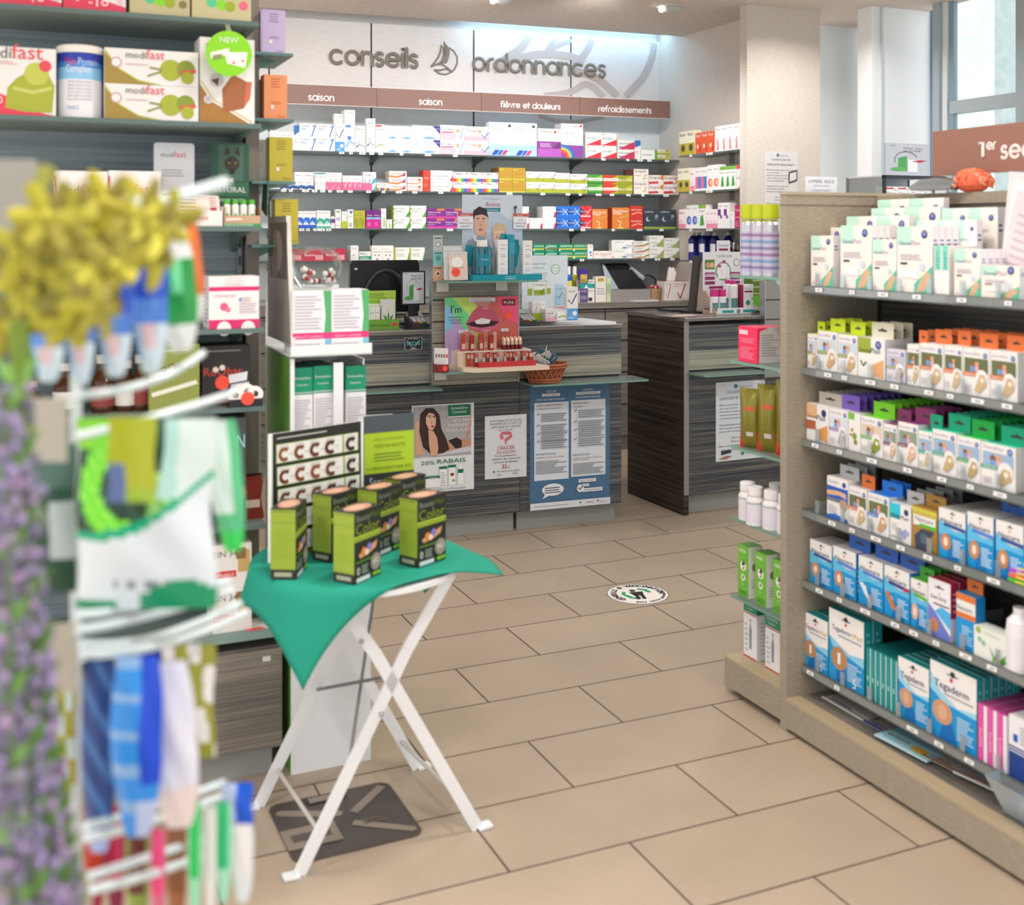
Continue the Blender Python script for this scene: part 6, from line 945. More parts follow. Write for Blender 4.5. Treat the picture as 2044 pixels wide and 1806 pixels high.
art(m, [('p',[(0,0),(1,0),(1,.6),(.6,.8),(0,.7)],'#b4c2d6'),('t',.36,.945,.26,'EAU THERMALE','#7a7a8a',.012),('t',.38,.86,.24,'Avène','#b8455a',.06),('r',.37,.8,.63,.845,'#167f92'),('t',.41,.81,.18,'Cleanance',W_,.022),
 ('p',[(.05,.0),(.45,0),(.5,.3),(.42,.48),(.22,.52),(.1,.45)],'#8f99aa'),('p',[(.2,.52),(.42,.5),(.36,.62),(.22,.64)],'#c99c88')]+faceop(.3,.66,.115,'#2e2a30','#d8ab96')+[('s',arc(.3,.5,.12,200,340,8,.05),.035,'#d4dae2'),('c',.2,.5,.04,'#c4ccd6'),('c',.42,.5,.045,'#b4bcc8'),
 ('p',[(.4,0),(.95,0),(.82,.25),(.66,.32),(.5,.28)],'#dcc4b8'),('p',[(.54,.28),(.7,.28),(.68,.42),(.56,.42)],'#d8b09c')]+faceop(.61,.48,.11,'#c8b08c','#e2bda8')+[
 ('p',[(.02,.2),(.14,.15),(.2,.38),(.06,.42)],'#1592a4'),('p',[(.08,.41),(.12,.4),(.13,.46),(.09,.47)],'#8a94a0'),('p',[(.82,.15),(.9,.14),(.95,.4),(.83,.4)],'#1a93a6'),('r',.84,.4,.93,.47,'#167f92'),('r',.86,.72,.88,.84,'#4a5058'),('p',[(.84,.84),(.9,.84),(.89,.88),(.85,.86)],'#3a4048'),
 ('r',-.08,.6,.17,.76,'#e2e6ec'),('r',-.08,.745,.17,.78,'#c05a50'),('t',-.03,.752,.15,'ADOLESCENT',W_,.016),('t',0,.69,.1,'STOP','#a86a70',.02),('t',-.06,.655,.21,'IMPERFECTIONS','#8a6a74',.018),('t',-.03,.62,.15,'BRILLANCE','#5a6070',.018),
 ('r',.84,.6,1.07,.76,'#e2e6ec'),('r',.84,.745,1.07,.78,'#c05a50'),('t',.9,.752,.1,'ADULTE',W_,.016),('t',.91,.69,.09,'STOP','#a86a70',.02),('t',.86,.655,.19,'IMPERFECTIONS','#8a6a74',.018),('t',.88,.62,.14,'MARQUES','#5a6070',.018)], (0,0,0), (bw,0,0), (0,0,bh), (0,-1,0))
for x0 in (-.08, .84): m.box(bw*x0, .0003, bh*.6, bw*(x0+.24), .0025, bh*.78, '#e2e6ec')
tag(m.build('display_card', loc=TS.p(w0, .122, zt), rz=T2), 'tall skincare display card with two faces and turquoise bottles', 'display card')
BLUEB = clear('turquoise_bottle', '#1f93a8', .3, '#0f7f98', .5)
def bottle(fr, px0, px1, yt, zb, off, name, label, cat, grp, body, cap, capfrac=.2, neck=.6, shoulder=.12, ops=None, sq=1.0, capr=None, n=20):
    u0, u1 = fr.u(px0, off), fr.u(px1, off); r = (u1-u0)/2; h = fr.z(yt, u0, off)-zb
    e = empty(name, fr.p((u0+u1)/2, off+r*sq, zb), fr.a, label, cat, grp); hb = h*(1-capfrac)
    m = MB(); m.lathe([(0,0),(r*.94,0),(r,h*.02),(r,hb-h*shoulder),(r*neck,hb),(0,hb)], body, n, sx=1, sy=sq); m.build('bottle_body', e)
    m = MB(); cr = capr or r*neck; m.lathe([(cr,hb-.001),(cr,h-.002),(cr*.9,h),(0,h)], cap, n, sx=1, sy=sq); m.build('cap', e)
    if ops:
        m = MB(); rr = r*1.012
        for k_ in range(8):
            a, b = -1.0+.25*k_, -.75+.25*k_; c = ops[2]; m.face([(rr*math.sin(t)*1, -rr*math.cos(t)*sq, z) for t, z in ((a,h*ops[0]),(b,h*ops[0]),(b,h*ops[1]),(a,h*ops[1]))], c)
        if len(ops) > 3:
            vs, fs, ww, y0, y1 = txt(ops[3]); hgt = .9*r*2/ww*.55; m.mesh([(rr*1.006*math.sin((x-.5)*.9), -rr*1.006*math.cos((x-.5)*.9)*sq, h*(ops[0]+ops[1])/2+y*hgt) for x, y in vs], fs, ops[4])
        m.build('label', e)
    return e
WCAP = mat('#eeeae6', .4)
bottle(TS, 951, 986, 480, TQ, .015, 'skincare_bottle', 'square turquoise skincare bottle with white cap in the tray, front one', 'bottle', 'skincare in the turquoise tray', BLUEB, WCAP, .18, .45, .06, (.25,.6,mat('#1a7f92',.3),'Cleanance','#bfe0e6'), .6)
bottle(TS, 947, 975, 480, TQ, .06, 'skincare_bottle', 'turquoise skincare bottle with white cap half hidden behind the front one', 'bottle', 'skincare in the turquoise tray', BLUEB, WCAP, .18, .45, .06, None, .6)
bottle(TS, 1013, 1031, 468, TQ, .05, 'skincare_bottle', 'slim clear turquoise lotion bottle between two white cartons', 'bottle', 'skincare in the turquoise tray', clear('aqua_bottle','#7fcbd8',.3,'#4fb0c4',.4), mat('#1590a4',.3), .2, .9, .04, (.5,.8,mat('#3aa0b4',.3),'Avène','#c84a5a'))
bottle(TS, 1002, 1014, 466, TQ, .085, 'skincare_bottle', 'turquoise capped bottle behind the left white carton', 'bottle', 'skincare in the turquoise tray', BLUEB, mat('#1590a4',.3), .2, .9, .04)
D('aven', 'white skincare carton with red name', '#e4e4e6', [('t',.3,.83,.5,'Avène','#b8405a'),('t',.25,.72,.6,'Cleanance',K_),('l',.25,.5,.8,.6,2,GY),('c',.5,.12,.3,'#d4d4d8',.07),('l',.25,.28,.7,.34,2,GY)], 'cosmetic_box', 'cosmetic box', d=.04)
row(TS, TQ, 'turquoise tray', [('aven',994,1014,478,1,1,1,'left one',{'off':.02}),('aven',1044,1063,480,1,1,1,'right one',{'off':.03})])
# face mask sachets in an acrylic holder and the tester strip
for k in range(5):
    off = .02+.03*(4-k) if k else .0; u0 = TS.u(886+2*k if k else 896, .02); m = MB(); w_, h_ = .085, (.125, .135, .14, .145, .15)[k]
    m.box(0,0,0,w_,.002,h_,mat('#d5d6d8' if k else '#d8c4b8',.3)); art(m, [('r',.04,.88,.96,.97,'#c2c6ca'),('c',.45,.62,.32,'#e6e4e2',.2),('l',.15,.42,.85,.48,2,'#8a7a74'),('c',.36,.28,.24,'#f0503c',.16),('t',.24,.25,.24,'5.50','#8a2a20')] if not k else [('r',.04,.9,.96,.97,'#bcc2c8'),('c',.5,.6,.34,'#e2e4e6',.18),('l',.2,.4,.8,.5,3,'#a8b0b4')], (0,0,0), (w_,0,0), (0,0,h_), (0,-1,0))
    tag(m.build('face_mask_sachet', loc=TS.p(u0, .012+.016*k, zt+.004), rot=(-.1, 0, T2)), 'flat silvery face mask sachet on the tower shelf, '+('front one with orange price dot' if k == 0 else '%s from the front' % ORD[k]), 'sachet', 'face mask sachets')
u0 = TS.u(865, .06); m = MB(); h_ = .2; m.box(0,0,0,.042,.003,h_,mat('#c8cccb',.4)); art(m, [('r',0,.66,1,1,'#b4bcba'),('r',0,.33,1,.66,'#7fc0bc'),('r',0,0,1,.33,'#c89a7a'),('c',.5,.8,.3,'#8a9494'),('c',.5,.8,.2,'#d0d4d2'),('c',.5,.5,.3,'#4f9a98'),('c',.5,.16,.28,'#e0d0c0'),('c',.5,.16,.16,'#5a3a30'),('l',.1,.93,.9,.97,1,K_),('l',.1,.6,.9,.64,1,K_),('l',.1,.27,.9,.31,1,K_)], (0,0,0), (.042,0,0), (0,0,h_), (0,-1,0)); tag(m.build('tester_strip', loc=TS.p(u0, .06, zt), rz=T2), 'narrow upright strip with three round mask pictures at the tower edge', 'sample strip')
# lipstick display on the lower tower shelf
TL = FC(*TW.p(0, -.20)[:2]); z2 = ZT2; zb = z2+.0
w0, w1 = TL.u(888, .15), TL.u(1034, .15); bw = w1-w0; bh = TL.z(594, w0, .15)-zb
e = empty('makeup_display', TL.p(w0, .0, zb), T2, 'iridescent lipstick display with a giant mouth and cream base', 'display stand')
m = MB(); m.box(0,.15,.03,bw,.154,bh,'#c88a84'); A_ = [('p',[(0,0),(.35,0),(.3,.5),(0,.9)],'#b49ac8'),('p',[(0,.9),(.3,.5),(.36,.7),(.1,1),(0,1)],'#6fd08a'),('p',[(.1,1),(.36,.7),(.5,.75),(.35,1)],'#b8d86a'),('p',[(.3,.2),(.52,.2),(.52,.55),(.36,.6)],'#c0c86a'),('p',[(0,.5),(.12,.6),(.1,.85),(0,.9)],'#7fb8d8'),('p',[(.5,0),(1,0),(1,1),(.62,1),(.55,.5)],'#c8605a'),('p',[(.8,.7),(1,.6),(1,1),(.7,1)],'#e8557a'),('p',[(.55,.2),(.8,.1),(.9,.5),(.65,.5)],'#b8584a'),
 ('p',[(.28,.62),(.36,.78),(.46,.88),(.54,.86),(.6,.87),(.68,.78),(.74,.64),(.62,.66),(.5,.7),(.4,.66)],'#b8546a'),('p',[(.28,.62),(.4,.66),(.5,.7),(.62,.66),(.74,.64),(.66,.58),(.5,.555),(.36,.58)],'#3a1a22'),('p',[(.4,.66),(.5,.7),(.62,.67),(.6,.62),(.5,.61),(.42,.62)],'#e4e0dc'),('r',.503,.615,.508,.695,'#a8a0a0'),('p',[(.28,.62),(.36,.585),(.5,.56),(.66,.585),(.74,.64),(.68,.54),(.58,.49),(.46,.49),(.36,.53)],'#c8647c'),('c',.55,.52,.07,'#dc8fa2',.015),('c',.55,.84,.05,'#d88a9c',.012),
 ('t',.08,.78,.14,"I'm",K_,.11),('t',.05,.71,.2,'NUDE LIPSTICK &',K_,.022),('t',.06,.67,.18,'HOLOGRAPHIC','#3a3a44',.022),('t',.07,.63,.16,'NUDE GLOSS','#3a3a44',.022),('r',.78,.87,.96,.96,'#7a1f30'),('t',.8,.89,.14,'PUPA',W_,.045),('r',.32,.93,.68,.985,'#e0dce4'),('l',.34,.935,.66,.98,2,'#9a98a4'),('c',.86,.73,.055,'#f2573c'),('r',.18,.49,.31,.535,'#e8e6e6'),('t',.2,.5,.09,'18.85 CHF',K_,.02),('r',.76,.5,.86,.54,'#e8e6e6'),('t',.78,.51,.06,'8 CHF',K_,.02)]
art(m, A_, (0,.15,.0), (bw,0,0), (0,0,bh), (0,-1,0)); m.build('backboard', e)
CRM = mat('#dcc8b4', .4); m = MB()
m.prism([(.02,.15,.0),(-.012+.05,.0,0),(.075,-.045,0),(bw+.075,-.045,0),(bw+.03,.15,0)], (0,0,.018), CRM); m.prism([(.03,.06,.018),(bw+.03,.06,.018),(bw+.03,.15,.018),(.03,.15,.018)], (0,0,.062), CRM); m.box(.05,.055,.078,bw+.03,.15,.082,mat('#e6ded6',.3)); m.build('base', e)
m = MB(); m.box(.105,-.02,.018,bw+.02,.03,.04,mat('#b8383c',.35)); m.build('red_tray', e)
random.seed(11)
for k in range(7):
    x = .095+.035*k if k < 5 else (.29 if k == 5 else .33); ee = empty('lipstick_tester', e.location+Vector((0,0,0)), T2, 'rose lipstick tester in the front red tray, %s from the left' % ORD[k], 'lipstick', 'lipstick testers in the red tray'); q = TL.p(w0+.01+x*bw/.36*.98, .005, zb+.04); ee.location = q
    m = MB(); m.lathe([(.0085,0),(.0085,.012),(.007,.013),(.007,.02)], STEEL, 14); m.build('case', ee); m = MB(); m.lathe([(.006,.02),(.006,.036),(.003,.044),(0,.046)], mat('#b0504f', .35), 14); m.build('tip', ee)
for k in range(10):
    r_ = k % 2; q = TL.p(w0+bw*(.74+.055*(k//2))+.005*r_, .085+.03*r_, zb+.082); ee = empty('gloss_bullet', q, T2, 'gold capped red nail gloss bullet, %s %s row' % (ORD[k//2], ('front', 'back')[r_]), 'lip gloss', 'gold capped gloss bullets')
    m = MB(); m.lathe([(0,0),(.009,0),(.009,.022)], mat(('#6a1a22','#8a3a3a')[r_], .2), 14); m.build('bottle_body', ee); m = MB(); m.lathe([(.009,.022),(.0085,.04),(.004,.055),(0,.056)], mat('#d8b8a0', .25, .7), 14); m.build('cap', ee)
for k in range(8):
    x = (.18,.24,.30,.34,.42,.5,.56,.62)[k]; q = TL.p(w0+bw*x, .075+.02*(k % 2), zb+.082); m = MB(); h_ = (.075,.085,.07,.08)[k % 4]
    m.box(-.009,0,0,.009,.018,h_,mat(('#b8483f','#c8847a','#a03a34','#d0a098')[k % 4], .2)); m.box(-.007,-.0005,.01,.007,0,h_*.45,mat('#d8b0a4',.3)); tag(m.build('gloss_carton', loc=q, rz=T2), 'slim shiny coral gloss carton on the upper tier, %s from the left' % ORD[k], 'lip gloss', 'gloss cartons on the upper tier')
for k in range(12):
    g, j = k//3, k % 3; q = TL.p(w0+bw*(.22,.48,.74,.96)[g]+.013*j, .04-.012*j, zb+.018); m = MB(); m.box(-.009,0,0,.009,.02,.058,mat(('#a8483c','#b8604f','#98382f')[j], .25)); m.box(-.007,-.0005,.035,.007,0,.052,mat('#d8b8a4',.3))
    tag(m.build('lipstick_carton', loc=q, rz=T2), 'dark rose lipstick carton below the tier, group %s, %s' % (('at left','second from left','third from left','at right')[g], ('back','middle','front')[j]), 'lipstick carton', 'lipstick cartons in steps')
u0 = TL.u(873, .0); e = empty('lip_balm_tray', TL.p(u0, .01, z2), T2, 'small dark red tray of white lip balm cartons at the tower edge', 'tray')
m = MB(); m.box(0,0,0,.055,.06,.003,mat('#8a2a30',.4)); m.box(0,0,0,.055,.002,.035,mat('#8a2a30',.4)); m.box(0,0,0,.002,.06,.035,mat('#7a2428',.4)); m.box(.053,0,0,.055,.06,.035,mat('#7a2428',.4)); m.build('tray', e); m = MB(); m.lathe([(0,0),(.011,0),(.011,.001),(0,.001)], '#f2513f', 20); m.build('price_dot', e, (.038, 0, .018), rot=(math.pi/2, 0, 0))
for k in range(5):
    m = MB(); m.box(0,0,0,.012,.016,.1,'#e6e2e0'); m.box(.002,-.0005,.06,.01,0,.075,'#e0503f' if k == 4 else '#8a7a7a'); m.box(.001,-.0005,.01,.011,0,.03,'#7a2a4a')
    tag(m.build('lip_balm_box', loc=TL.p(u0+.003+.0105*k*.9, .045-.008*k, z2+.004), rz=T2), 'thin white lip balm carton in the dark red tray, %s from the left' % ORD[k], 'lip balm box', 'lip balm cartons')
# wicker basket on the ledge
qb = C1.p(C1.u(1087, -.09), -.09, .708); e = empty('woven_basket', qb, T2, 'brown woven basket of samples on the glass ledge', 'basket')
TER = mat('#a8603c', .6); m = MB(); rb, rt, hb = .072, .108, .085
m.lathe([(0,.002),(rb*.98,.002),(rb*.98,.004)], TER, 32, sy=.75)
for k in range(20):
    for sgn in (1, -1):
        a = k*math.pi/10; P = [((rb+(rt-rb)*t)*math.cos(a+sgn*t*.55), .75*(rb+(rt-rb)*t)*math.sin(a+sgn*t*.55), .004+hb*t) for t in (0,.33,.66,1)]; m.tube(P, .0035, TER, 6, False)
for z, r in ((.006, rb), (.018, rb+.005), (hb-.012, rt-.004), (hb, rt)): m.tube([(r*math.cos(t*math.pi/16), .75*r*math.sin(t*math.pi/16), z) for t in range(33)], .006, TER, 8, False)
m.build('weave', e); m = MB(); m.lathe([(rb*.96,.004),(rt*.95,hb-.004)], mat('#7a4a30', .8), 32, sy=.75); m.build('lining', e)
random.seed(5)
for k in range(9):
    a = random.random()*6.28; rr_ = .055*random.random(); m = MB(); w_, h_ = .05+.03*random.random(), .07+.03*random.random()
    m.box(-w_/2,-.001,-h_/2,w_/2,.001,h_/2,('#e8e8ea','#cfd4d8','#e2dccb','#5a7a8a','#d8dcde')[k % 5]); m.box(-w_*.3,-.0015,-h_*.1,w_*.3,-.001,h_*.2,('#8a9aa4','#c8b88a','#3a8a84')[k % 3])
    tag(m.build('sample_sachet', loc=qb+Vector((rr_*math.cos(a), .6*rr_*math.sin(a), .085+.008*k*.6)), rot=(random.random()*1.2-.2, random.random()*1.4-.7, random.random()*3)), 'flat pale sample sachet heaped in the woven basket', 'sachet', 'sachets in the woven basket')
bottle(C1, 1068, 1080, 727, .80, -.13, 'sample_tube', 'small tube with teal cap lying among the sachets', 'tube', None, mat('#e2e4e6',.4), mat('#2f8a84',.4), .35, .8, .05)
# ------------------------------------------------------------------ counter top: nasal spray display, terminals, screen
CT = FC(*C1.p(0, .0)[:2]); zc = ZC
u0, u1 = CT.u(1042, .25), CT.u(1133, .25); bw = u1-u0; bh = CT.z(510, u0, .25)-zc
e = empty('spray_display', CT.p(u0, .0, zc), T2, 'white nasal spray display card with curved base on the counter', 'display stand')
m = MB(); m.box(0,.25,0,bw,.253,bh,'#dfeaf2'); art(m, [('t',.22,.86,.3,'allergène naturel','#4a9a7a',.03),('t',.22,.8,.26,"à l'ectoïne.",'#4a9a7a',.03),('l',.22,.6,.55,.76,4,'#b8c0c8'),('c',.73,.79,.1,'#3fa868'),('c',.73,.79,.088,'#e6f2ea'),('t',.66,.8,.14,'Solution 2%','#3fa868',.018),('t',.65,.76,.16,'naturelle','#3fa868',.018),('r',.12,.4,.22,.6,'#e8ece0'),('r',.12,.4,.22,.5,'#9ab03a'),('r',.26,.4,.5,.6,'#eef0e8'),('r',.26,.4,.5,.48,'#9ab03a'),('t',.28,.54,.2,'Triofan',K_,.03),('s',[(.38,.46),(.42,.42),(.48,.5)],.02,'#5a7a2a'),('r',.54,.42,.62,.6,'#e8ece0'),('r',.54,.42,.62,.5,'#9ab03a'),('r',.73,.25,.9,.56,'#b8d8ee'),('t',.75,.48,.13,'Triomer',NV,.025),('s',[(.76,.38),(.8,.34),(.88,.44)],.015,'#4a6a9a'),('t',.12,.25,.1,'Elimine','#3a9ad0',.03),('l',.12,.1,.3,.22,5,'#b0b8c0')], (0,.25,0), (bw,0,0), (0,0,bh), (0,-1,0)); m.build('backboard', e)
m = MB(); P = [(0,.25,0)]+[(bw*1.55*t, .25-.30*math.sin(t*math.pi*.62), 0) for t in (.12,.25,.4,.55,.7,.85,1.0)]+[(bw*1.3,.25,0)]
m.prism(P, (0,0,.012), mat('#e4e8ee',.4)); art(m, [('t',.35,.06,.3,'Triofan',K_,.05),('t',.75,.2,.3,'VERFORA','#4a6a8a',.05)], (0,0,.012), (bw,0,0), (0,.25,0), (0,0,1)); m.build('base', e)
DT = FC(*C1.p(0, .10)[:2])
row(DT, zc+.013, 'spray display', [('trig',1063,1089,602,3,1,1,'in the stepped row',{'off':.03}),('trio2',1089,1112,617,1,1,1,'at the front',{'off':-.02}),('otrig',1112,1133,612,1,1,1,'behind the front carton',{'off':.03}),('checkbox',1132,1154,573,1,1,1,'tall one at the right end',{'off':.02})])
def terminal(fr, px, off, z, label, grp=None):
    e = empty('card_terminal', fr.p(fr.u(px, off), off, z), fr.a, label, 'card terminal', grp)
    m = MB(); m.prism([(0,-.05,0),(0,.10,0),(0,.10,.05),(0,.0,.028),(0,-.05,.018)], (.085,0,0), mat('#3a3c40',.35)); m.build('body', e)
    m = MB(); m.prism([(.008,.04,.048),(.008,.10,.066),(.008,.10,.05),(.008,.04,.038)], (.069,0,0), mat('#a8aab0',.3)); m.face([(.014,.044,.0535),(.071,.044,.0535),(.071,.094,.0685),(.014,.094,.0685)], mat('#9aa4a0',.2)); m.build('screen', e)
    for r_ in range(4):
        m = MB()
        for c in range(3): x = .012+.022*c; y = -.04+.018*r_; m.box(x, y, .022+.0045*r_, x+.017, y+.012, .028+.0045*r_, mat('#c8cacc' if r_ else ('#b03a34','#c8a83a','#3a8a4a')[c], .4))
        m.build('key_row', e)
    return e
terminal(C1, 818, .13, zc, 'grey card terminal on a dark mat by the black screen'); m = MB(); m.box(-.02,-.1,0,.2,.2,.004,DARK); tag(m.build('counter_mat', loc=C1.p(C1.u(812, .1), .12, zc-.0005), rz=T2), 'thin dark mat under the card terminal at left', 'mat')
terminal(C1, 1037, .07, zc, 'dark card terminal between the tower and the spray display')
terminal(C2, 1488, .12, zc+.018, 'grey card terminal on the right-hand counter beside the lice display')
# black till screen seen from behind
CM = FC(*C1.p(0, .33)[:2]); u0, u1 = CM.u(699), CM.u(837); w_ = u1-u0; zb_, zt_ = CM.z(652, u0), CM.z(520, u0)
e = empty('till_screen', CM.p(u0, 0, zc), T2, 'large black till screen seen from behind on the left counter', 'monitor')
BK = mat('#1a1b1e', .35); m = MB(); h_ = zt_-zc
m.prism([(0,0,.06),(w_,0,.06),(w_,0,h_-.02),(w_-.01,0,h_),(.012,0,h_),(0,0,h_-.02)], (0,.04,0), BK); m.build('casing', e)
m = MB(); c_ = w_*.5; P = [(c_+.36*w_*math.cos(math.radians(t)), -.012, .02+h_*.78*math.sin(math.radians(t))) for t in range(20, 161, 10)]; m.tube(P, .012, mat('#2e2f33', .3), 8, True, True, ((0,1,0), .8)); m.prism([(x, 0, z) for x, _, z in P]+[(c_-.34*w_,0,.06),(c_+.34*w_,0,.06)], (0,-.012,0), mat('#101114', .4)); m.build('rear_arch', e)
m = MB(); m.box(c_-.05,-.02,0,c_+.05,.05,.12,BK); m.box(c_-.12,-.07,0,c_+.12,.10,.012,BK); m.build('stand', e); m = MB(); m.box(.02,-.001,h_-.045,.035,0,h_-.035,'#c8c8c8'); m.build('logo', e)
# hemp tea display, framed leaflet
u0, u1 = CT.u(700, .13), CT.u(790, .13); bw = u1-u0
e = empty('hemp_display', CT.p(u0, .07, zc), T2, 'lime green counter display with hemp leaf cartons', 'display stand')
m = MB(); m.box(0,0,0,bw,.002,.045,'#6fa034'); m.box(0,.002,0,bw,.06,.003,'#5a8a2a'); art(m, [('t',.1,.3,.7,'relax, smoke & bloom','#2f4a1a',.3),('r',.84,.35,.97,.6,'#c83a4a')], (0,0,0), (bw,0,0), (0,0,.045), (0,-1,0)); m.build('tray', e)
m = MB(); zt_ = CT.z(581, u0, .13)-zc; m.box(0,.06,0,bw,.063,zt_,'#8ab83a'); art(m, [('r',0,.75,1,1,'#a8c84a'),('l',.2,.8,.8,.95,3,'#5a8a2a'),('r',.3,.58,.75,.66,'#e8f0d8')], (0,.06,0), (bw,0,0), (0,0,zt_), (0,-1,0)); m.build('backboard', e)
D('hemp', 'white hemp drop carton', '#e6e6e0', [('c',.5,.25,.2,'#c8c8c0'),('t',.1,.7,.7,'CBD',K_),('s',[(.4,.1),(.5,.35)],.06,'#6a6a64')], d=.02)
D('hempl', 'grey white pouch carton with green hemp leaf', '#d4d8d2', [('p',[(.5,.2),(.58,.4),(.5,.62),(.42,.4)],'#4a8a3a'),('p',[(.5,.2),(.75,.3),(.9,.48),(.65,.4)],'#4a8a3a'),('p',[(.5,.2),(.25,.3),(.1,.48),(.35,.4)],'#4a8a3a'),('p',[(.5,.2),(.8,.2),(.95,.26),(.7,.28)],'#3a7a2f'),('p',[(.5,.2),(.2,.2),(.05,.26),(.3,.28)],'#3a7a2f'),('t',.1,.08,.6,'HERB',K_)], d=.015)
row(CT, zc+.004, 'hemp display', [('hemp',720,759,613,4,1,1,None,{'off':.085}),('hempl',762,789,598,1,1,2,None,{'off':.08})])
u0 = CT.u(801, .17); m = MB(); w_ = CT.u(849, .17)-u0; zq = CT.z(609, u0, .17); zt_ = CT.z(541, u0, .17); h_ = zt_-zq
def nose(): return [('r',.03,.02,.97,.98,'#b4bac4'),('t',.42,.83,.42,'Nez sec',K_,.06),('t',.42,.75,.42,'et irrité?',K_,.06),('p',[(.3,.15),(.5,.15),(.5,.62),(.3,.55)],'#4a9a54'),('r',.52,.12,.74,.5,'#dfe4e8'),('c',.3,.2,.18,'#5aa85a',.06),('p',[(.6,.45),(.8,.5),(.95,.48),(.78,.42)],'#b02f3a'),('s',arc(.48,.5,.26,20,200,10,.25),.012,'#5a626a'),('t',.1,.92,.14,'Otrivin',K_,.03)]
m.box(0,0,0,w_,.012,h_,DARK); art(m, [('r',.06,.04,.94,.96,'#c8ccd4')]+[('p',[(.06+.88*x, .04+.92*y) for x, y in o_[1]], o_[2]) if o_[0] == 'p' else o_ for o_ in nose()[1:]], (0,0,0), (w_,0,0), (0,0,h_), (0,-1,0)); m.box(w_*.3,.002,-(zq-zc),w_*.7,.010,0,DARK); m.box(w_*.1,-.04,-(zq-zc),w_*.9,.05,-(zq-zc)+.006,DARK)
tag(m.build('framed_leaflet', loc=CT.p(u0, .17, zq), rz=T2), 'black framed dry nose leaflet standing before the till screen', 'framed leaflet')
# back bench things
BT = FC(*BB.p(0, .05)[:2]); zb = ZB
bottle(BT, 1133, 1144, 532, zb, .05, 'spray_bottle', 'blue sun spray bottle with white pump', 'bottle', 'sprays on the back worktop', mat('#2f5fb8',.25), WCAP, .22, .5, .05, (.3,.6,'#d8c86a'))
bottle(BT, 1143, 1157, 532, zb, .08, 'spray_bottle', 'yellow green spray bottle with white pump', 'bottle', 'sprays on the back worktop', mat('#a8a82f',.25), WCAP, .22, .5, .05, (.3,.6,'#7a7a1f'))
D('stick', 'violet cream tube carton with gold label', '#4a2f90', [('r',.1,.6,.9,.85,'#c8b04a'),('t',.15,.66,.7,'ANTI',K_),('t',.1,.3,.8,'Stick','#c890d8')], d=.03)
D('homeo', 'white carton with teal mountain picture', '#e6e2de', [('r',0,.3,1,.7,'#2f9a94'),('p',[(.3,.3),(.6,.3),(.45,.6)],'#e0e8e8'),('t',.1,.78,.8,'Nisyleen',K_)], d=.05)
D('anti', 'white carton with gold badge', '#e4dcd4', [('r',.2,.8,.8,.95,'#c8a84a'),('t',.25,.83,.5,'ANTI',K_),('l',.1,.3,.9,.6,3,GY)], d=.05)
D('lowb', 'low white carton with black barcode', '#e4e0dc', [('r',.6,.1,.85,.4,K_),('l',.1,.3,.5,.6,3,GY)], d=.06)
D('asm', 'pale green carton standing on its side', '#c8d8a8', [('t',.1,.3,.8,'ASMVNN','#3a4a3a',.5)], d=.04, fc={'t':'#4a9a3a'})
row(BT, zb, 'back worktop', [('stick',1157,1174,538,1,1,1),('lowb',1156,1187,580,1,1,1),('anti',1189,1210,552,1,1,1),('asm',1211,1219,555,1,1,1)])
q = BT.u(1156); zz = BT.z(583, q); row(BT, zz, 'stacked on the low carton', [('homeo',1157,1187,559,1,1,1)])
# angled touch screen till
e = empty('touch_till', BT.p(BT.u(1219), .02, zb), T2, 'grey touch till with a slanted black screen on the back worktop', 'till')
w_ = BT.u(1302)-BT.u(1219); m = MB(); m.prism([(0,0,0),(0,.22,0),(0,.22,.10),(0,.01,.075)], (w_,0,0), mat('#8f8b88',.4)); m.build('base', e)
m = MB(); m.prism([(.0,.03,.08),(w_-.01,.03,.08),(w_-.09,.16,.24),(.02,.16,.24)], (0,.015,.004), mat('#1a1c20',.12)); m.build('screen', e)
m = MB(); m.prism([(.0,.0295,.08),(.08,.0295,.08),(.035,.159,.24),(.02,.159,.24)], (0,-.002,0), mat('#98a2a8',.3)); m.build('screen_guard', e)
q = BT.p(BT.u(1316), .08, zb); e = empty('candy_basket', q, T2, 'small woven basket of red sweets beside the tissue box', 'basket'); m = MB(); m.lathe([(0,0),(.045,0),(.05,.05),(.053,.08),(.048,.08)], weave('wicker', '#8a6a48', '#c0a07a', 90, 130), 20); m.build('weave', e)
random.seed(9)
for k in range(11):
    m = MB(); m.ball((0,0,0), .012, mat('#a8283a' if k % 3 else '#e8dcd8', .25), 10, 6); a = k*.9; r_ = .012+.025*(k % 3)/2; tag(m.build('sweet', loc=q+Vector((r_*math.cos(a), r_*math.sin(a), .082+.006*(k % 2)))), 'round wrapped sweet heaped in the small basket', 'sweet', 'sweets in the small basket')
w_, d_ = .13, .11; q = BT.p(BT.u(1331), .03, zb); e = empty('tissue_box', q, T2, 'white and red tissue box with large ticks on the back worktop', 'tissue box')
m = MB(); m.box(0,0,0,w_*1.45,d_,.125,'#e4dcd6',{'t':'#b83a40'}); art(m, [('t',.04,.82,.2,'Triofan','#a02f34',.08),('s',[(.05,.4),(.13,.1),(.24,.85)],.025,'#a82a34'),('r',.3,0,.31,1,'#c8c0ba'),('t',.36,.82,.5,'Triofan efficace','#a02f34',.07),('t',.36,.7,.4,'contre le','#a02f34',.06),('s',[(.5,.4),(.62,.1)],.035,'#7a4a4a'),('s',[(.62,.1),(.82,.85)],.045,'#b82a34')], (0,0,0), (w_*1.45,0,0), (0,0,.125), (0,-1,0)); m.build('carton', e)
m = MB(); m.prism([(.05,.05,.125),(.10,.05,.125),(.115,.05,.18),(.095,.05,.215),(.085,.05,.2),(.07,.05,.22),(.06,.05,.19)], (0,.02,0), mat('#f2eeea',.8)); m.build('tissue', e)
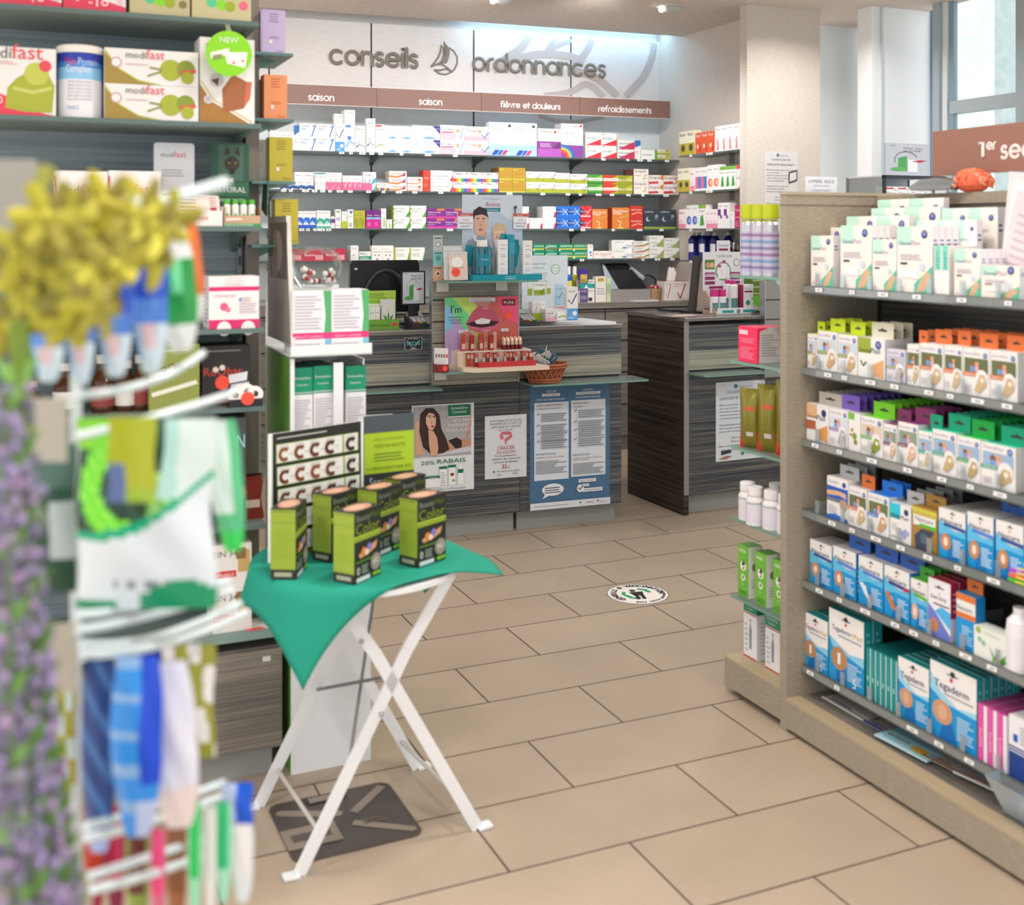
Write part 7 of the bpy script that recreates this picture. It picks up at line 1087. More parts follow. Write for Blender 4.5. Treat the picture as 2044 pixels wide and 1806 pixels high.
m = MB(); w_ = .16; m.box(0,0,0,w_,.02,.27,mat('#bdb3a8',.5)); art(m, [('t',.15,.7,.4,'VERFORA','#8a3a3a',.05),('t',.15,.6,.6,'METHACONTACT','#4a7a5a',.04)], (0,0,0), (w_,0,0), (0,0,.27), (0,-1,0)); tag(m.build('document_box', loc=BT.p(BT.u(1352, .2), .2, zb), rz=T2), 'tall beige document box behind the tissue box', 'box')
m = MB(); m.box(0,0,0,.18,.12,.008,'#d8d6d8'); m.box(.01,.01,.008,.17,.11,.009,'#b8b0b0'); tag(m.build('paper_stack', loc=BT.p(BT.u(1262), -.04, zb), rz=T2+.1), 'low stack of papers at the edge of the back worktop', 'paper')
m = MB(); P = [(.075*math.cos(t*math.pi/10), 0, .075*math.sin(t*math.pi/10)) for t in range(11)]; m.prism([(x,0,z) for x, _, z in P], (0,.004,0), mat('#6a6f74',.1,.6)); m.tube([(x,-.002,z) for x, _, z in P], .004, DARK, 6); tag(m.build('round_mirror', loc=BT.p(BT.u(1314), .16, zb+.09), rz=T2), 'half round tilted mirror behind the sweets basket', 'mirror'); m = MB(); m.box(0,0,0,.13,.003,.03,mat('#8a9094',.3)); art(m, [('t',.1,.3,.8,'LUMIERE',W_)], (0,0,0), (.13,0,0), (0,0,.03), (0,-1,0)); tag(m.build('desk_sign', loc=BT.p(BT.u(1276), .15, zb+.20), rot=(0,.6,T2)), 'small slanted grey desk sign above the till screen', 'sign')
# blue bottles and droppers on the lowest side shelf
for k in range(6):
    bottle(SWF, 1370+11*k if k < 5 else 1440, (1370+11*k if k < 5 else 1440)+11, 464, SZ[3], .03+.045*(k % 2), 'blue_bottle', 'cobalt blue bottle with white label on the side shelf, %s from the left' % ORD[k], 'bottle', 'cobalt bottles', mat('#1f1f6e',.15), mat('#d8d4d2',.4), .1, .42, .16, (.3,.6,'#cfcbd0'))
for k in range(8):
    bottle(SWF, 1425+8*k, 1432+8*k, 482+(k % 3)*3, SZ[3], .02+.03*(k % 2), 'dropper_bottle', 'small brown dropper bottle with silver cap, %s from the left' % ORD[k], 'bottle', 'dropper bottles', mat('#3a2420',.15), STEEL, .3, .6, .1, (.1,.5,'#e0dcd8'))
# right-hand counter: head lice display, screens
C2T = Fr(*C2.p(0, .10)[:2], C2.a); zc2 = ZC+.018
u0, u1 = C2T.u(1403, .1), C2T.u(1480, .1); bw = u1-u0; zA, zB2 = C2T.z(582, u0)-zc2, C2T.z(503, u0, .1)-zc2
e = empty('lice_display', C2T.p(u0, 0, zc2), C2.a, 'white and magenta head lice treatment display on the right-hand counter', 'display stand')
m = MB(); m.box(0,.1,zA*.95,bw,.103,zB2,'#dcdce0'); m.box(bw*.36,.1,zB2,bw*.7,.103,zB2+.06,'#dcdce0'); MG = '#8a1f5f'
art(m, [('t',.35,.86,.4,'TCHÜSS LÄUSE!',K_,.06),('r',.05,.55,.3,.8,'#5a7a3a'),('c',.13,.66,.06,'#c89a7a'),('c',.23,.66,.06,'#d8aa8a'),('c',.87,.72,.08,'#4a5a54'),('c',.87,.72,.068,'#dcdce0'),('c',.52,.5,.2,'#6a9a5a'),('c',.52,.5,.17,'#dcdce0'),('r',.38,.3,.46,.62,'#e6e6ea'),('r',.5,.3,.58,.75,'#e6e6ea'),('r',.5,.7,.58,.78,'#b02f6a'),('r',.38,.6,.46,.66,'#b02f6a'),('r',.6,.3,.68,.6,'#e0e0e4'),('r',.05,.4,.3,.47,MG),('r',.05,.28,.3,.36,MG),('r',.05,.16,.3,.24,MG),('r',.7,.4,.95,.47,MG),('r',.7,.28,.95,.36,MG),('r',.7,.17,.95,.24,MG),('r',.15,.05,.85,.11,MG),('l',.07,.41,.28,.46,1,'#e8c8d8'),('l',.72,.41,.93,.46,1,'#e8c8d8')], (0,.1,zA), (bw,0,0), (0,0,zB2-zA), (0,-1,0))
art(m, [('t',.12,.45,.76,'Puressentiel','#2f6a6a',.26),('r',.15,.1,.85,.3,MG)], (bw*.36,.1,zB2), (bw*.34,0,0), (0,0,.06), (0,-1,0)); m.build('header_card', e)
m = MB(); m.box(0,-.03,0,bw*1.18,.10,.006,'#e0e0e2'); m.box(0,-.03,0,bw*1.18,-.027,.035,'#e4e4e6'); art(m, [('r',.1,.3,.35,.7,'#2f9a94'),('r',.55,.3,.8,.7,'#2f9a94'),('c',.45,.5,.04,'#7a8a84')], (0,-.03,0), (bw*1.18,0,0), (0,0,.035), (0,-1,0)); m.prism([(0,-.03,0),(0,.1,0),(0,.1,zA),(0,.07,zA)], (-.003,0,0), '#b8a294'); art(m, [('t',.1,.3,.6,'Puressentiel','#2f6a6a',.08),('r',.15,.2,.65,.26,MG)], (-.0035,.1,0), (0,-.13,0), (0,0,zA), (-1,0,0)); m.box(0,.098,0,bw*1.18,.1,zA,'#dcdcde'); m.build('tray', e)
PKC = mat('#c8287a', .3)
for k, (a, b, yt, off, lab) in enumerate(((1423,1437,578,.0,'short white lice spray with magenta cap, left front'), (1439,1453,578,.0,'short white lice spray with magenta cap, right front'), (1450,1466,559,.05,'tall white lotion bottle with magenta cap, behind'), (1461,1477,560,.02,'tall white lotion bottle with magenta cap, in front'))):
    bottle(C2T, a, b, yt, zc2+.006, off, 'lice_spray', lab, 'bottle', 'bottles in the lice display', mat('#e6e6ea',.3), PKC, .3 if k < 2 else .12, .92 if k < 2 else .5, .04, (.1,.45,'#5a8a8a'))
D('lice', 'white lice treatment carton with green drop', '#e4e4e6', [('t',.1,.84,.8,'Puressentiel','#2f6a6a'),('r',.1,.72,.9,.78,MG),('c',.45,.35,.22,'#3a8a74'),('c',.9,.5,.08,'#3fa858'),('r',0,0,1,.08,MG)], 'medicine_box', 'medicine box', d=.05, l=[('r',0,0,1,1,'#a02f5a')])
row(C2T, zc2+.006, 'lice display', [('lice',1484,1504,568,1,1,1,None,{'off':.0})])
e = empty('till_screen', C2T.p(C2T.u(1383, .15), .15, zc2), C2.a, 'dark slanted till screen edge left of the lice display', 'monitor'); m = MB(); m.prism([(0,0,0),(.02,0,0),(.055,0,.30),(.035,0,.30)], (0,.05,0), mat('#4a443f',.4)); m.build('casing', e); m = MB(); m.box(-.02,-.04,0,.06,.10,.01,BK); m.build('stand', e)
e = empty('till_screen', C2T.p(C2T.u(1492, .3), .3, zc2), C2.a, 'black till screen behind the right side of the lice display', 'monitor'); m = MB(); m.box(0,0,.08,.2,.03,.36,BK); m.build('casing', e); m = MB(); m.box(.07,-.05,0,.13,.08,.10,BK); m.build('stand', e)
m = MB(); m.box(0,0,0,.13,.15,.010,DARK); tag(m.build('card_reader_pad', loc=C2T.p(C2T.u(1342, .28), .28, zc2), rz=C2.a), 'flat black pad at the back of the right-hand counter', 'pad')
m = MB(); m.box(0,0,0,.26,.17,.0012,'#8f7f76'); art(m, [('c',.5,.5,.25,'#c8b8b0'),('r',.1,.1,.4,.3,'#d8c8c0')], (0,0,.0012), (.26,0,0), (0,.17,0), (0,0,1)); tag(m.build('counter_mat', loc=C2T.p(C2T.u(1330, .0), -.05, zc2), rz=C2.a), 'printed money mat at the front corner of the right-hand counter', 'mat')
for k in range(5):
    m = MB(); m.box(0,0,0,.10,.06,.035,mat('#6a8a3a',.4)); m.box(.01,-.0005,.01,.09,0,.016,'#c8d0b0'); tag(m.build('soap_bar_box', loc=C2T.p(C2T.u(1500, .16), .16, zc2+.08+.0355*k), rz=C2.a), 'green soap box stacked behind the card terminal, %s from the bottom' % ORD[k], 'soap box', 'stacked green soap boxes')
m = MB(); m.box(0,0,0,.11,.07,.08,mat('#7ac03a',.4)); tag(m.build('soap_tray', loc=C2T.p(C2T.u(1500, .16), .155, zc2), rz=C2.a), 'lime green carton under the stacked soap boxes', 'carton')
# ------------------------------------------------------------------ end cap goods
for k, (a, b) in enumerate(((1499,1519),(1519,1541),(1542,1564))):
    u0, u1 = EC.u(a, .05), EC.u(b, .05); off = .05; u = -.262+.055*k; e = empty('spray_can', EC.p(u, .06, ECZ[0]), EC.a, 'silvery spray can with lime cap on the end cap, '+('leftmost','middle','rightmost')[k]+' of three', 'spray can', 'spray cans on the end cap')
    h = EC.z(408, u, .06)-ECZ[0]; r = .025; m = MB(); m.lathe([(0,0),(r,0),(r,h*.72),(r*.8,h*.76,mat('#b8c03a',.3)),(r*.8,h*.79),(0,h*.79)], mat('#c9c6cf',.3,.5), 20); m.build('can_body', e)
    m = MB(); m.lathe([(r*1.004,h*.05),(r*1.004,h*.62)], mat('#b9b4cc',.35), 20)
    for j in range(6): m.lathe([(r*1.012,h*(.1+.09*j)),(r*1.012,h*(.14+.09*j))], mat(('#8a80a8','#7f9ac0','#9a78a0')[j % 3],.35), 20)
    m.build('label', e); m = MB(); m.lathe([(r*1.0,h*.8),(r*1.03,h*.82),(r*1.03,h),(0,h)], mat('#b9c41c',.3), 20); m.build('cap', e)
D('pinkw', 'carton with vivid pink front and white side', '#f2305f', [('r',.05,.78,.5,.9,'#f0d4dc'),('l',.1,.55,.85,.7,4,'#f88aa8'),('l',.1,.1,.85,.45,7,'#f88aa8')], 'supplement_box', 'supplement box', d=.12, fc={'r':'#d5cfcb'}, r=[('p',[(0,1),(.35,1),(.08,.9),(.05,.0),(0,0)],'#f2305f'),('l',.12,.2,.6,.85,9,'#a8a4a0')])
row(EC, ECZ[1], 'end cap', [('pinkw',1474,1512,650,1,1,1,None,{'off':.03})])
def pouch(w, h, d, colfn, nx=10, nz=14, gus=.0):
    """sealed foil bag standing on z=0, front towards -y"""
    m = MB(); V = []
    for side in (-1, 1):
        for j in range(nz+1):
            t = j/nz
            for i in range(nx+1):
                s = i/nx*2-1; puff = (1-abs(s)**2.4)*math.sin(math.pi*min(1, max(0, (t*(1-gus)+gus*.5))))**.6 if t < .97 else 0
                V.append((s*w/2*(1-.06*math.sin(math.pi*t)), side*d/2*puff+.0008*side, t*h))
    n = (nx+1)*(nz+1)
    for side in (0, 1):
        for j in range(nz):
            for i in range(nx):
                a = side*n+j*(nx+1)+i; q = (a, a+1, a+nx+2, a+nx+1); q = q if side == 0 else q[::-1]
                m.mesh([V[k] for k in q], [(0,1,2,3)], colfn((i+.5)/nx, (j+.5)/nz, side), False)
    return m
GOLD = mat('#857d30', .25, .3)
for k in range(3):
    u = -.235+.075*k; h = EC.z(775-8*k, u, .06)-ECZ[2]; m = pouch(.075, h, .05, lambda x, z, s: mat('#c8362c',.4) if z < .26 and x < .22-z*.6 else mat('#c05a34',.4) if .855 < z < .89 or .66 < z < .69 and .3 < x < .8 else mat('#cfc4c0',.4) if .18 < z < .3 and .4 < x < .75 else GOLD)
    tag(m.build('foil_pouch', loc=EC.p(u, .05+.01*k, ECZ[2]), rz=EC.a+.5), 'gold foil pouch with red corner on the end cap shelf, '+('leftmost','middle','rightmost')[k], 'pouch', 'gold foil pouches')
for k, (x, y) in enumerate(((-.255,.05),(-.195,.035),(-.135,.05),(-.205,.12),(-.08,.06))):
    e = empty('tablet_bottle', EC.p(x, y, ECZ[3]), EC.a, 'white tablet bottle with screw cap on the end cap, '+('front far end','front middle','front near','rear','against the end panel')[k], 'bottle', 'white tablet bottles'); r = .027
    m = MB(); m.lathe([(0,0),(r,0),(r,.072),(r*.75,.085),(r*.75,.09)], mat('#e8e4e4',.35), 20); m.build('bottle_body', e); m = MB(); m.lathe([(r*.84,.088),(r*.84,.11),(r*.78,.112),(0,.112)], mat('#eeeaea',.4), 24); m.build('cap', e); m = MB(); m.lathe([(r*1.01,.008),(r*1.01,.062)], mat('#e2dce6',.4), 20); m.lathe([(r*1.015,.064),(r*1.015,.067)], mat('#8ab0a0',.4), 20); m.build('label', e)
D('herb', 'green herbal carton with round photo', '#6fb63a', [('t',.1,.86,.6,'HERB','#e8f4d8'),('c',.5,.6,.27,'#f0f2e8'),('p',[(.35,.62),(.5,.72),(.7,.66),(.55,.6)],'#5a4a34'),('p',[(.4,.55),(.65,.62),(.6,.52)],'#a89a7a'),('c',.5,.38,.2,'#e4ecd8'),('r',.42,.35,.58,.42,'#6a9a4a'),('c',.5,.25,.1,'#8fc86a'),('l',.1,.04,.9,.14,4,'#4f8a24')], 'herbal_box', 'herbal carton', d=.05, fc={'r':'#e6e4e0','t':'#5aa030'}, r=[('c',.5,.6,.25,'#8a7a6a'),('l',.2,.2,.8,.4,4,'#b8b8b0')])
for k in range(3): put('herb', EC.p(-.29+.088*k, .04, ECZ[4]), EC.a, .055, .155, 'green herbal carton with round photo on the end cap, '+('leftmost','middle','rightmost')[k], 'green herbal cartons')
D('gel', 'white gel carton with green head', '#eae8e8', [('r',0,.74,1,1,'#1f8a66'),('t',.1,.86,.8,'Somatoline',W_),('t',.2,.79,.5,'Cosmetic',W_),('r',0,.71,1,.73,'#c8384a'),('p',[(.45,.15),(.6,.15),(.62,.45),(.53,.6),(.44,.45)],'#8a94a8'),('c',.53,.62,.06,'#8a94a8'),('l',.1,.1,.35,.6,6,'#c0bec4'),('r',0,0,1,.02,'#c8384a')], 'cosmetic_box', 'cosmetic box', d=.06, fc={'t':'#1f8a66','r':'#e2dee0'}, r=[('r',0,.74,1,1,'#1a7a5a'),('t',.1,.84,.8,'Somatoline',W_),('l',.15,.1,.85,.65,9,'#c4c0c8')])
put('gel', EC.p(-.288, .06, .111), EC.a, .066, .185, 'white gel carton with green head and red foot, left one on the end cap base', 'gel cartons'); put('gel', EC.p(-.18, .06, .111), EC.a, .07, .17, 'white gel carton with green head, right one on the end cap base', 'gel cartons')
e = empty('gel_tube', EC.p(-.07, .08, .111), EC.a, 'white tube with green cap standing beside the gel cartons', 'tube'); m = MB(); m.lathe([(0,0),(.022,0),(.022,.09),(.018,.12)], mat('#e8e6e6',.35), 16); m.build('tube_body', e); m = MB(); m.lathe([(.02,.12),(.021,.15),(0,.152)], mat('#1f8a66',.4), 16); m.build('cap', e)
# ------------------------------------------------------------------ loose things on the gondola
BRS = [('grey white folded dressing brochure with blue edge at the far end of the base', '#bcb8b4', '#2a4a8a', 1), ('grey brochure with spiral blue edge on the gondola base', '#a9a6a2', '#25308a', 0), ('pale blue shelf card with yellow oval sticking out below the packs', '#8fc4d4', '#d8b04a', 2), ('grey brochure with brown line on the gondola base', '#b4b0ac', '#8a5a3a', 0), ('grey brochure with tiny red mark nearest the photo edge', '#b0aeac', '#c83a34', 3)]
for k, (x, y, py) in enumerate(((1640,1392,0),(1722,1440,0),(1745,1468,0),(1838,1508,0),(1902,1542,0))):
    lab, c, c2, md = BRS[k]; q = onz(x, y, .098+.002*k); m = MB(); L_, W2 = (.21,.17,.17,.15,.17)[k], .14
    m.box(0,0,0,L_,W2,.0015,c); m.box(0,0,.0015,L_,.006,.004,'#e2e0de' if md != 0 else c2); m.box(.01,.02,.0015,L_-.01,W2-.01,.0035 if md == 1 else .0018,c)
    art(m, [('r',.1,.1,.5,.13,c2)] if md != 2 else [('r',0,0,1,.42,'#a9dce8'),('t',.08,.22,.4,'wound',NV),('c',.72,.2,.16,c2,.11)], (0,0,.004), (L_,0,0), (0,W2,0), (0,0,1))
    tag(m.build('brochure', loc=q, rz=GB.a+.04*k), lab, 'brochure', 'brochures on the gondola base')
q = GS.p(GS.u(1998, .0), -.02, GZS[5]-.02); e = empty('tester_bin', q, GB.a, 'pale blue plastic bin hanging at the bottom shelf front', 'bin')
m = MB(); P0 = [(0,0,0),(.16,0,0),(.16,.06,0),(0,.06,0)]; m.mesh([(.01,.02,-.06),(.15,.02,-.06),(.15,.06,-.06),(.01,.06,-.06),(0,-.03,.03),(.17,-.03,.03),(.17,.06,.03),(0,.06,.03)], [(0,1,2,3),(0,4,5,1),(1,5,6,2),(2,6,7,3),(3,7,4,0)], CLEARB); m.build('bin', e)
for k in range(4): m = MB(); m.tube([(0,0,0),(0,0,.05)], .010, mat(('#2f7fd0','#e8e8ee','#3a4a9a','#dfe4ea')[k],.3), 10); tag(m.build('sample_tube', loc=q+GB.p(.03+.03*k, .02).xyz-GB.p(0).xyz+Vector((0,0,-.03)), rot=(.6, .5-.3*k, 0)), 'small tube tossed in the pale blue bin', 'tube', 'tubes in the blue bin')
e = empty('pill_bottle', GS.p(GS.u(2030, .02), .03, GZS[4]+.001), GB.a, 'white plastic bottle at the photo edge beside the aloe pack', 'bottle'); m = MB(); m.lathe([(0,0),(.03,0),(.031,.08),(.028,.11),(.015,.125),(.015,.14),(0,.14)], mat('#eae6ea',.3), 20); m.build('bottle_body', e)
for k in range(5):
    m = MB(); m.box(0,0,.001*k,.10,.05,.008+.001*k,mat(('#5fc83a','#f0643a','#b83ad0','#3a8af0','#48d0a0')[k],.4)); m.box(.02,-.0005,.002,.05,0,.006,'#f0e040'); tag(m.build('plaster_packet', loc=GS.p(GS.u(2012, .005), .005+.002*k, GZS[3]+.0012+.010*k), rz=GB.a), 'flat bright coloured children plaster packet at the photo edge, %s from the bottom' % ORD[k], 'plaster packet', 'bright children packets')
# paper leaflets leaning at the right end of the top shelf
for k in range(3):
    u = GS.u(1985+14*k, .14); m = MB(); h_ = .30-.02*k; m.box(0,0,0,.17,.002,h_,('#dcd9da','#efe9ea','#e2d3d6')[k]); art(m, [('l',.1,.1,.8,.85,10,'#c8b8c0')], (0,0,0), (.17,0,0), (0,0,h_), (0,-1,0))
    tag(m.build('leaflet', loc=GS.p(u, .15-.03*k, GZS[0]+.001), rot=(0, .12+.08*k, GB.a)), 'pale leaflet leaning at the right end of the top shelf, '+('back one','middle one','front one')[k], 'leaflet', 'leaflets leaning on the top shelf')
# brown first aid sign on the gondola spine
GT = FB(*GB.p(0, .40)[:2]); GTZ = GZ+.008; u0 = GT.u(1861); zt_, zb_ = GT.z(263, u0), GT.z(352, u0)
e = empty('category_sign', GT.p(u0, 0, zb_), GT.a, 'large brown first aid sign standing on top of the gondola', 'sign')
m = MB(); m.box(0,0,0,.75,.012,zt_-zb_,mat('#9c7062',.5)); m.build('board', e)
m = MB(); k_ = .052
strokes(m, 'sec', (GT.u(1999)-u0,0,(GT.z(316,GT.u(1999))-zb_)), (1,0,0), (0,0,1), GT.u(2060)-GT.u(1999), .0045, mat('#f0e6e0',.5), .4)
m.tube([(GT.u(1957)-u0,-.003,GT.z(287,GT.u(1957))-zb_),(GT.u(1964)-u0,-.003,GT.z(285,GT.u(1964))-zb_),(GT.u(1964)-u0,-.003,GT.z(313,GT.u(1964))-zb_)], .0045, mat('#f0e6e0',.5), 8); strokes(m, 'er', (GT.u(1970)-u0,0,GT.z(298,GT.u(1970))-zb_), (1,0,0), (0,0,1), GT.u(1987)-GT.u(1970), .003, mat('#f0e6e0',.5), .4); m.build('lettering', e)
for x in (.05, .6): m = MB(); m.box(x,.002,-(zb_-GTZ),x+.012,.010,0,STEEL); m.build('support', e)
# coral mesh sponge, sunglasses case heap, blue light card
q = GB.p(GB.u(1942, .34), .34, GTZ); e = empty('mesh_sponge', q+Vector((0,0,.0)), 0, 'fluffy coral mesh sponge lying on top of the gondola', 'sponge')
random.seed(4); m = MB(); CO, CO2 = mat('#f0714f',.6), mat('#f7a184',.6)
for k in range(130):
    a, b = random.random()*6.28, random.random()*1.45; d = Vector((math.cos(a)*math.cos(b), math.sin(a)*math.cos(b)*.8, math.sin(b)*.75)); c = d*.046+Vector((0,0,.012)); t = Vector((random.random()-.5, random.random()-.5, random.random()-.5)).normalized(); s = d.cross(t).normalized()*.013; t = d.cross(s).normalized()*.010
    P = [c-s+d*.004, c-s*.4+t-d*.003, c+s*.4-t*.2+d*.008, c+s+t*.5]; m.tube(P, [.003,.006,.006,.003], CO if k % 3 else CO2, 7, True, True, (d, .45))
m.ball((0,0,.022), .042, CO, 16, 8, (1.1,.95,.8)); m.build('mesh_ruffles', e)
q = GB.p(GB.u(1862, .3), .30, GTZ); e = empty('reading_glasses', q, GB.a, 'dark reading glasses in clear film on top of the gondola', 'glasses')
m = MB(); m.tube([(-.05,0,.018),(-.02,.005,.022),(.0,0,.018),(.03,.005,.02),(.06,0,.016)], .006, mat('#2a2c33',.3), 8); m.tube([(.06,0,.018),(.10,.03,.016)], .005, mat('#1f3a6a',.3), 8); m.build('frame', e); m = MB(); m.prism([(-.07,-.01,.001),(.07,-.01,.001),(.09,-.01,.02),(.02,-.01,.034),(-.04,-.01,.03),(-.085,-.01,.01)], (0,.05,0), clear('smoky_film','#b8b4b2',.3,'#8a8886',.4)); m.build('film', e)
GA = FA(*GB.p(-.02, .15)[:2])
u0 = GA.u(1622); m = MB(); w_ = GA.u(1684)-u0; h_ = GA.z(365, u0)-GTZ+.02; m.box(0,0,0,w_,.002,h_,'#dfe4ee'); art(m, [('t',.08,.62,.84,'LUMIERE  BLEUE','#4a4a5a'),('t',.25,.4,.5,'PROTEGEZ VOS YEUX','#6a6a7a'),('t',.2,.12,.6,'PROTEGEZ VOS ENFANTS','#6a6a7a')], (0,0,0), (w_,0,0), (0,0,h_), (0,-1,0)); tag(m.build('shelf_card', loc=GA.p(u0, .03, GTZ), rz=T1), 'white blue light card standing on the far end of the gondola top', 'card')
# nasal spray stand behind the gondola, by the window
NSx = FA(*at(1765, 0, 3.95)[:2]); z0 = 1.33; w_ = NSx.u(1892)-NSx.u(1765); zt_ = NSx.z(349, 0)-0
e = empty('nasal_stand', NSx.p(0), T1, 'black floor stand with nasal spray cartons behind the gondola', 'display stand')
m = MB(); m.box(0,0,0,.010,.010,zt_,DARK); m.box(0,.19,0,.010,.2,zt_,DARK); m.box(.002,.01,1.2,.004,.19,zt_,PLASTIC); m.box(w_-.012,0,0,w_,.012,zt_,DARK); m.box(w_-.012,.19,0,w_,.2,zt_,DARK); m.box(0,0,zt_-.012,w_,.012,zt_,DARK); m.box(0,.012,zt_-.005,w_,.2,zt_,mat('#dfe4e8',.4)); m.box(0,.19,0,w_,.2,zt_,mat('#b9c0c6',.4)); m.build('frame', e); m = MB(); zz = NSx.z(393, 0); m.box(.012,0,zz-.012,w_-.03,.19,zz,mat('#c8ccd0',.4)); m.build('shelf', e)
m = MB(); u0, u1 = NSx.u(1865)-NSx.u(1765), NSx.u(1888)-NSx.u(1765); m.box(u0,-.004,zz+.0,u1,-.001,zt_-.014,'#c6c9cc'); m.mesh([(u0+.012+.012*math.cos(t*1.047), -.0045, zt_-.035+.010*math.sin(t*1.047)) for t in range(6)], [(0,1,2,3,4,5)], '#c8343a'); m.build('side_sign', e)
D('onos', 'white nasal spray carton with red tab', '#e6e8ea', [('r',0,.75,.6,.9,'#c83a40'),('t',.06,.2,.86,'Otrivin','#2a3040'),('s',[(.5,.95),(.9,.6)],.04,'#6a7a8a')], d=.05)
row(NSx, zz, 'black floor stand', [('onos',1768,1891,372,5,1,1)])
u0 = NSx.u(1774); m = MB(); hb = NSx.z(284, u0)-zt_; wb = NSx.u(1862)-u0; m.box(0,0,0,wb,.004,hb,'#aab2bc'); art(m, nose(), (0,0,0), (wb,0,0), (0,0,hb), (0,-1,0)); tag(m.build('header_card', loc=NSx.p(u0, .02, zt_), rz=T1), 'grey blue dry nose header card on top of the black stand', 'sign')
# ------------------------------------------------------------------ foreground rack, very close to the lens
RAIL = mat('#d6e2e4', .12, 0, 0, .8); YR = 1.12
e = empty('spinner_rack', at(150, 1500, 1.22)*1.0, 0, 'rack of curved clear rails holding hanging bags, nearest the camera', 'rack'); e.location.z = 0; E0 = e.location.copy()
def rel(px, py, Y): return at(px, py, Y)-E0
m = MB(); x = rel(152, 800, 1.26); m.tube([(x.x,x.y,0),(x.x,x.y,1.30)], .006, mat('#cfd6d8',.3), 10); m.build('post', e)
RL = [((150,790),(300,762),(405,705),1.16,1.36),((150,872),(310,832),(465,785),1.12,1.34),((155,1228),(300,1205),(455,1160),1.14,1.36),((150,1258),(300,1228),(462,1178),1.12,1.35),((160,1285),(310,1272),(478,1205),1.12,1.36),((165,1305),(330,1285),(492,1222),1.10,1.35),((170,1650),(300,1612),(446,1563),1.12,1.36),((172,1672),(300,1640),(462,1583),1.10,1.35),((180,1748),(330,1700),(482,1652),1.12,1.36),((185,1775),(330,1735),(497,1672),1.10,1.35)]
for (a, b, c, y0, y1) in RL:
    A, B, C_ = rel(*a, y0), rel(*b, (y0*.6+y1*.4)), rel(*c, y1); P = [A*(1-t)**2+(B*2-(A+C_)/2)*2*t*(1-t)+C_*t*t for t in [i/14 for i in range(15)]]
    m = MB(); m.tube(P, .0048, RAIL, 8); m.build('rail', e)
A, B, C_ = rel(268,408,1.0), rel(350,395,1.03), rel(450,365,1.1); m = MB(); m.tube([A, B, C_], .006, RAIL, 8); m.build('rail', e)
def hang(name, x0, x1, y0, y1, Y, colfn, lab, cat, grp=None, pointed=0.0, d=.3, yaw=0.0, lean=0.0, rough=.25):
    p0, p1 = at(x0, y1, Y), at(x1, y0, Y); w_, h_ = p1.x-p0.x, p1.z-p0.z
    m = MB(); nx, nz = 30, 44; V = []
    for side in (-1, 1):
        for j in range(nz+1):
            t = j/nz; wf = min(1, (.42+.58*(min(t/.42, 1))**.7)) if pointed else (1-.05*math.sin(math.pi*t)); wf = wf*(1-pointed*.35*max(0, (t-.75)/.25))
            for i in range(nx+1):
                s = i/nx*2-1; puff = (1-abs(s)**2.2)*(math.sin(math.pi*(.06+.9*t))**.7)
                V.append((s*w_/2*wf+.02*w_*math.sin(9*t), side*(w_*d/2)*puff*(1+.12*math.sin(5*s+11*t))+.0005*side, t*h_))
    n = (nx+1)*(nz+1)
    for side in (0, 1):
        for j in range(nz):
            for i in range(nx):
                a = side*n+j*(nx+1)+i; q = (a, a+1, a+nx+2, a+nx+1); q = q if side == 0 else q[::-1]
                m.mesh([V[k] for k in q], [(0,1,2,3)], mat(colfn((i+.5)/nx, (j+.5)/nz), rough), True)
    o = m.build(name, loc=(p0.x+w_/2, Y, p0.z), rot=(0, lean, yaw)); return tag(o, lab, cat, grp)
def bluebag(x, z):
    if z > .62: return '#2f55c8'
    if z > .42: return '#5f92e4' if x < .75 else '#4a78d0'
    if .25 < x < .7 and .2 < z < .42: return '#e0c4cc' if x > .35 else '#d0a8b4'
    return '#cfe0ee' if x > .15 else '#7fb0d8' if z > .1 else '#c8e0d0'
B1 = 'small blue and white sachets hooked on the top row'
hang('hanging_sachet', 62, 130, 590, 762, 1.12, bluebag, 'pointed blue and white sachet hanging farthest left in the top row', 'sachet', B1, .6); hang('hanging_sachet', 133, 190, 560, 768, 1.14, bluebag, 'pointed blue and white sachet, second from the left in the top row', 'sachet', B1, .6); hang('hanging_sachet', 196, 264, 545, 752, 1.15, bluebag, 'pointed blue and white sachet, third from the left in the top row', 'sachet', B1, .6); hang('hanging_sachet', 266, 336, 500, 745, 1.17, bluebag, 'pointed blue and white sachet beside the green sachet', 'sachet', B1, .6)
hang('hanging_sachet', 318, 408, 470, 700, 1.22, lambda x, z: '#e8ece8' if z < .22 or (z > .8 and x > .4) else '#7ae0a0' if .5 < x < .75 and .5 < z < .85 else '#2f9a4a' if x > .35 else '#3fb86a', 'shiny green and white sachet right of the blue sachets', 'sachet', None, .6, .3, 0, -.12)
hang('hanging_sachet', 362, 420, 440, 640, 1.27, lambda x, z: '#e2733a' if x > .62 and z > .25 else '#e9e6e6', 'white sachet with orange side behind the green one', 'sachet', None, .3, .3, 0, -.14)
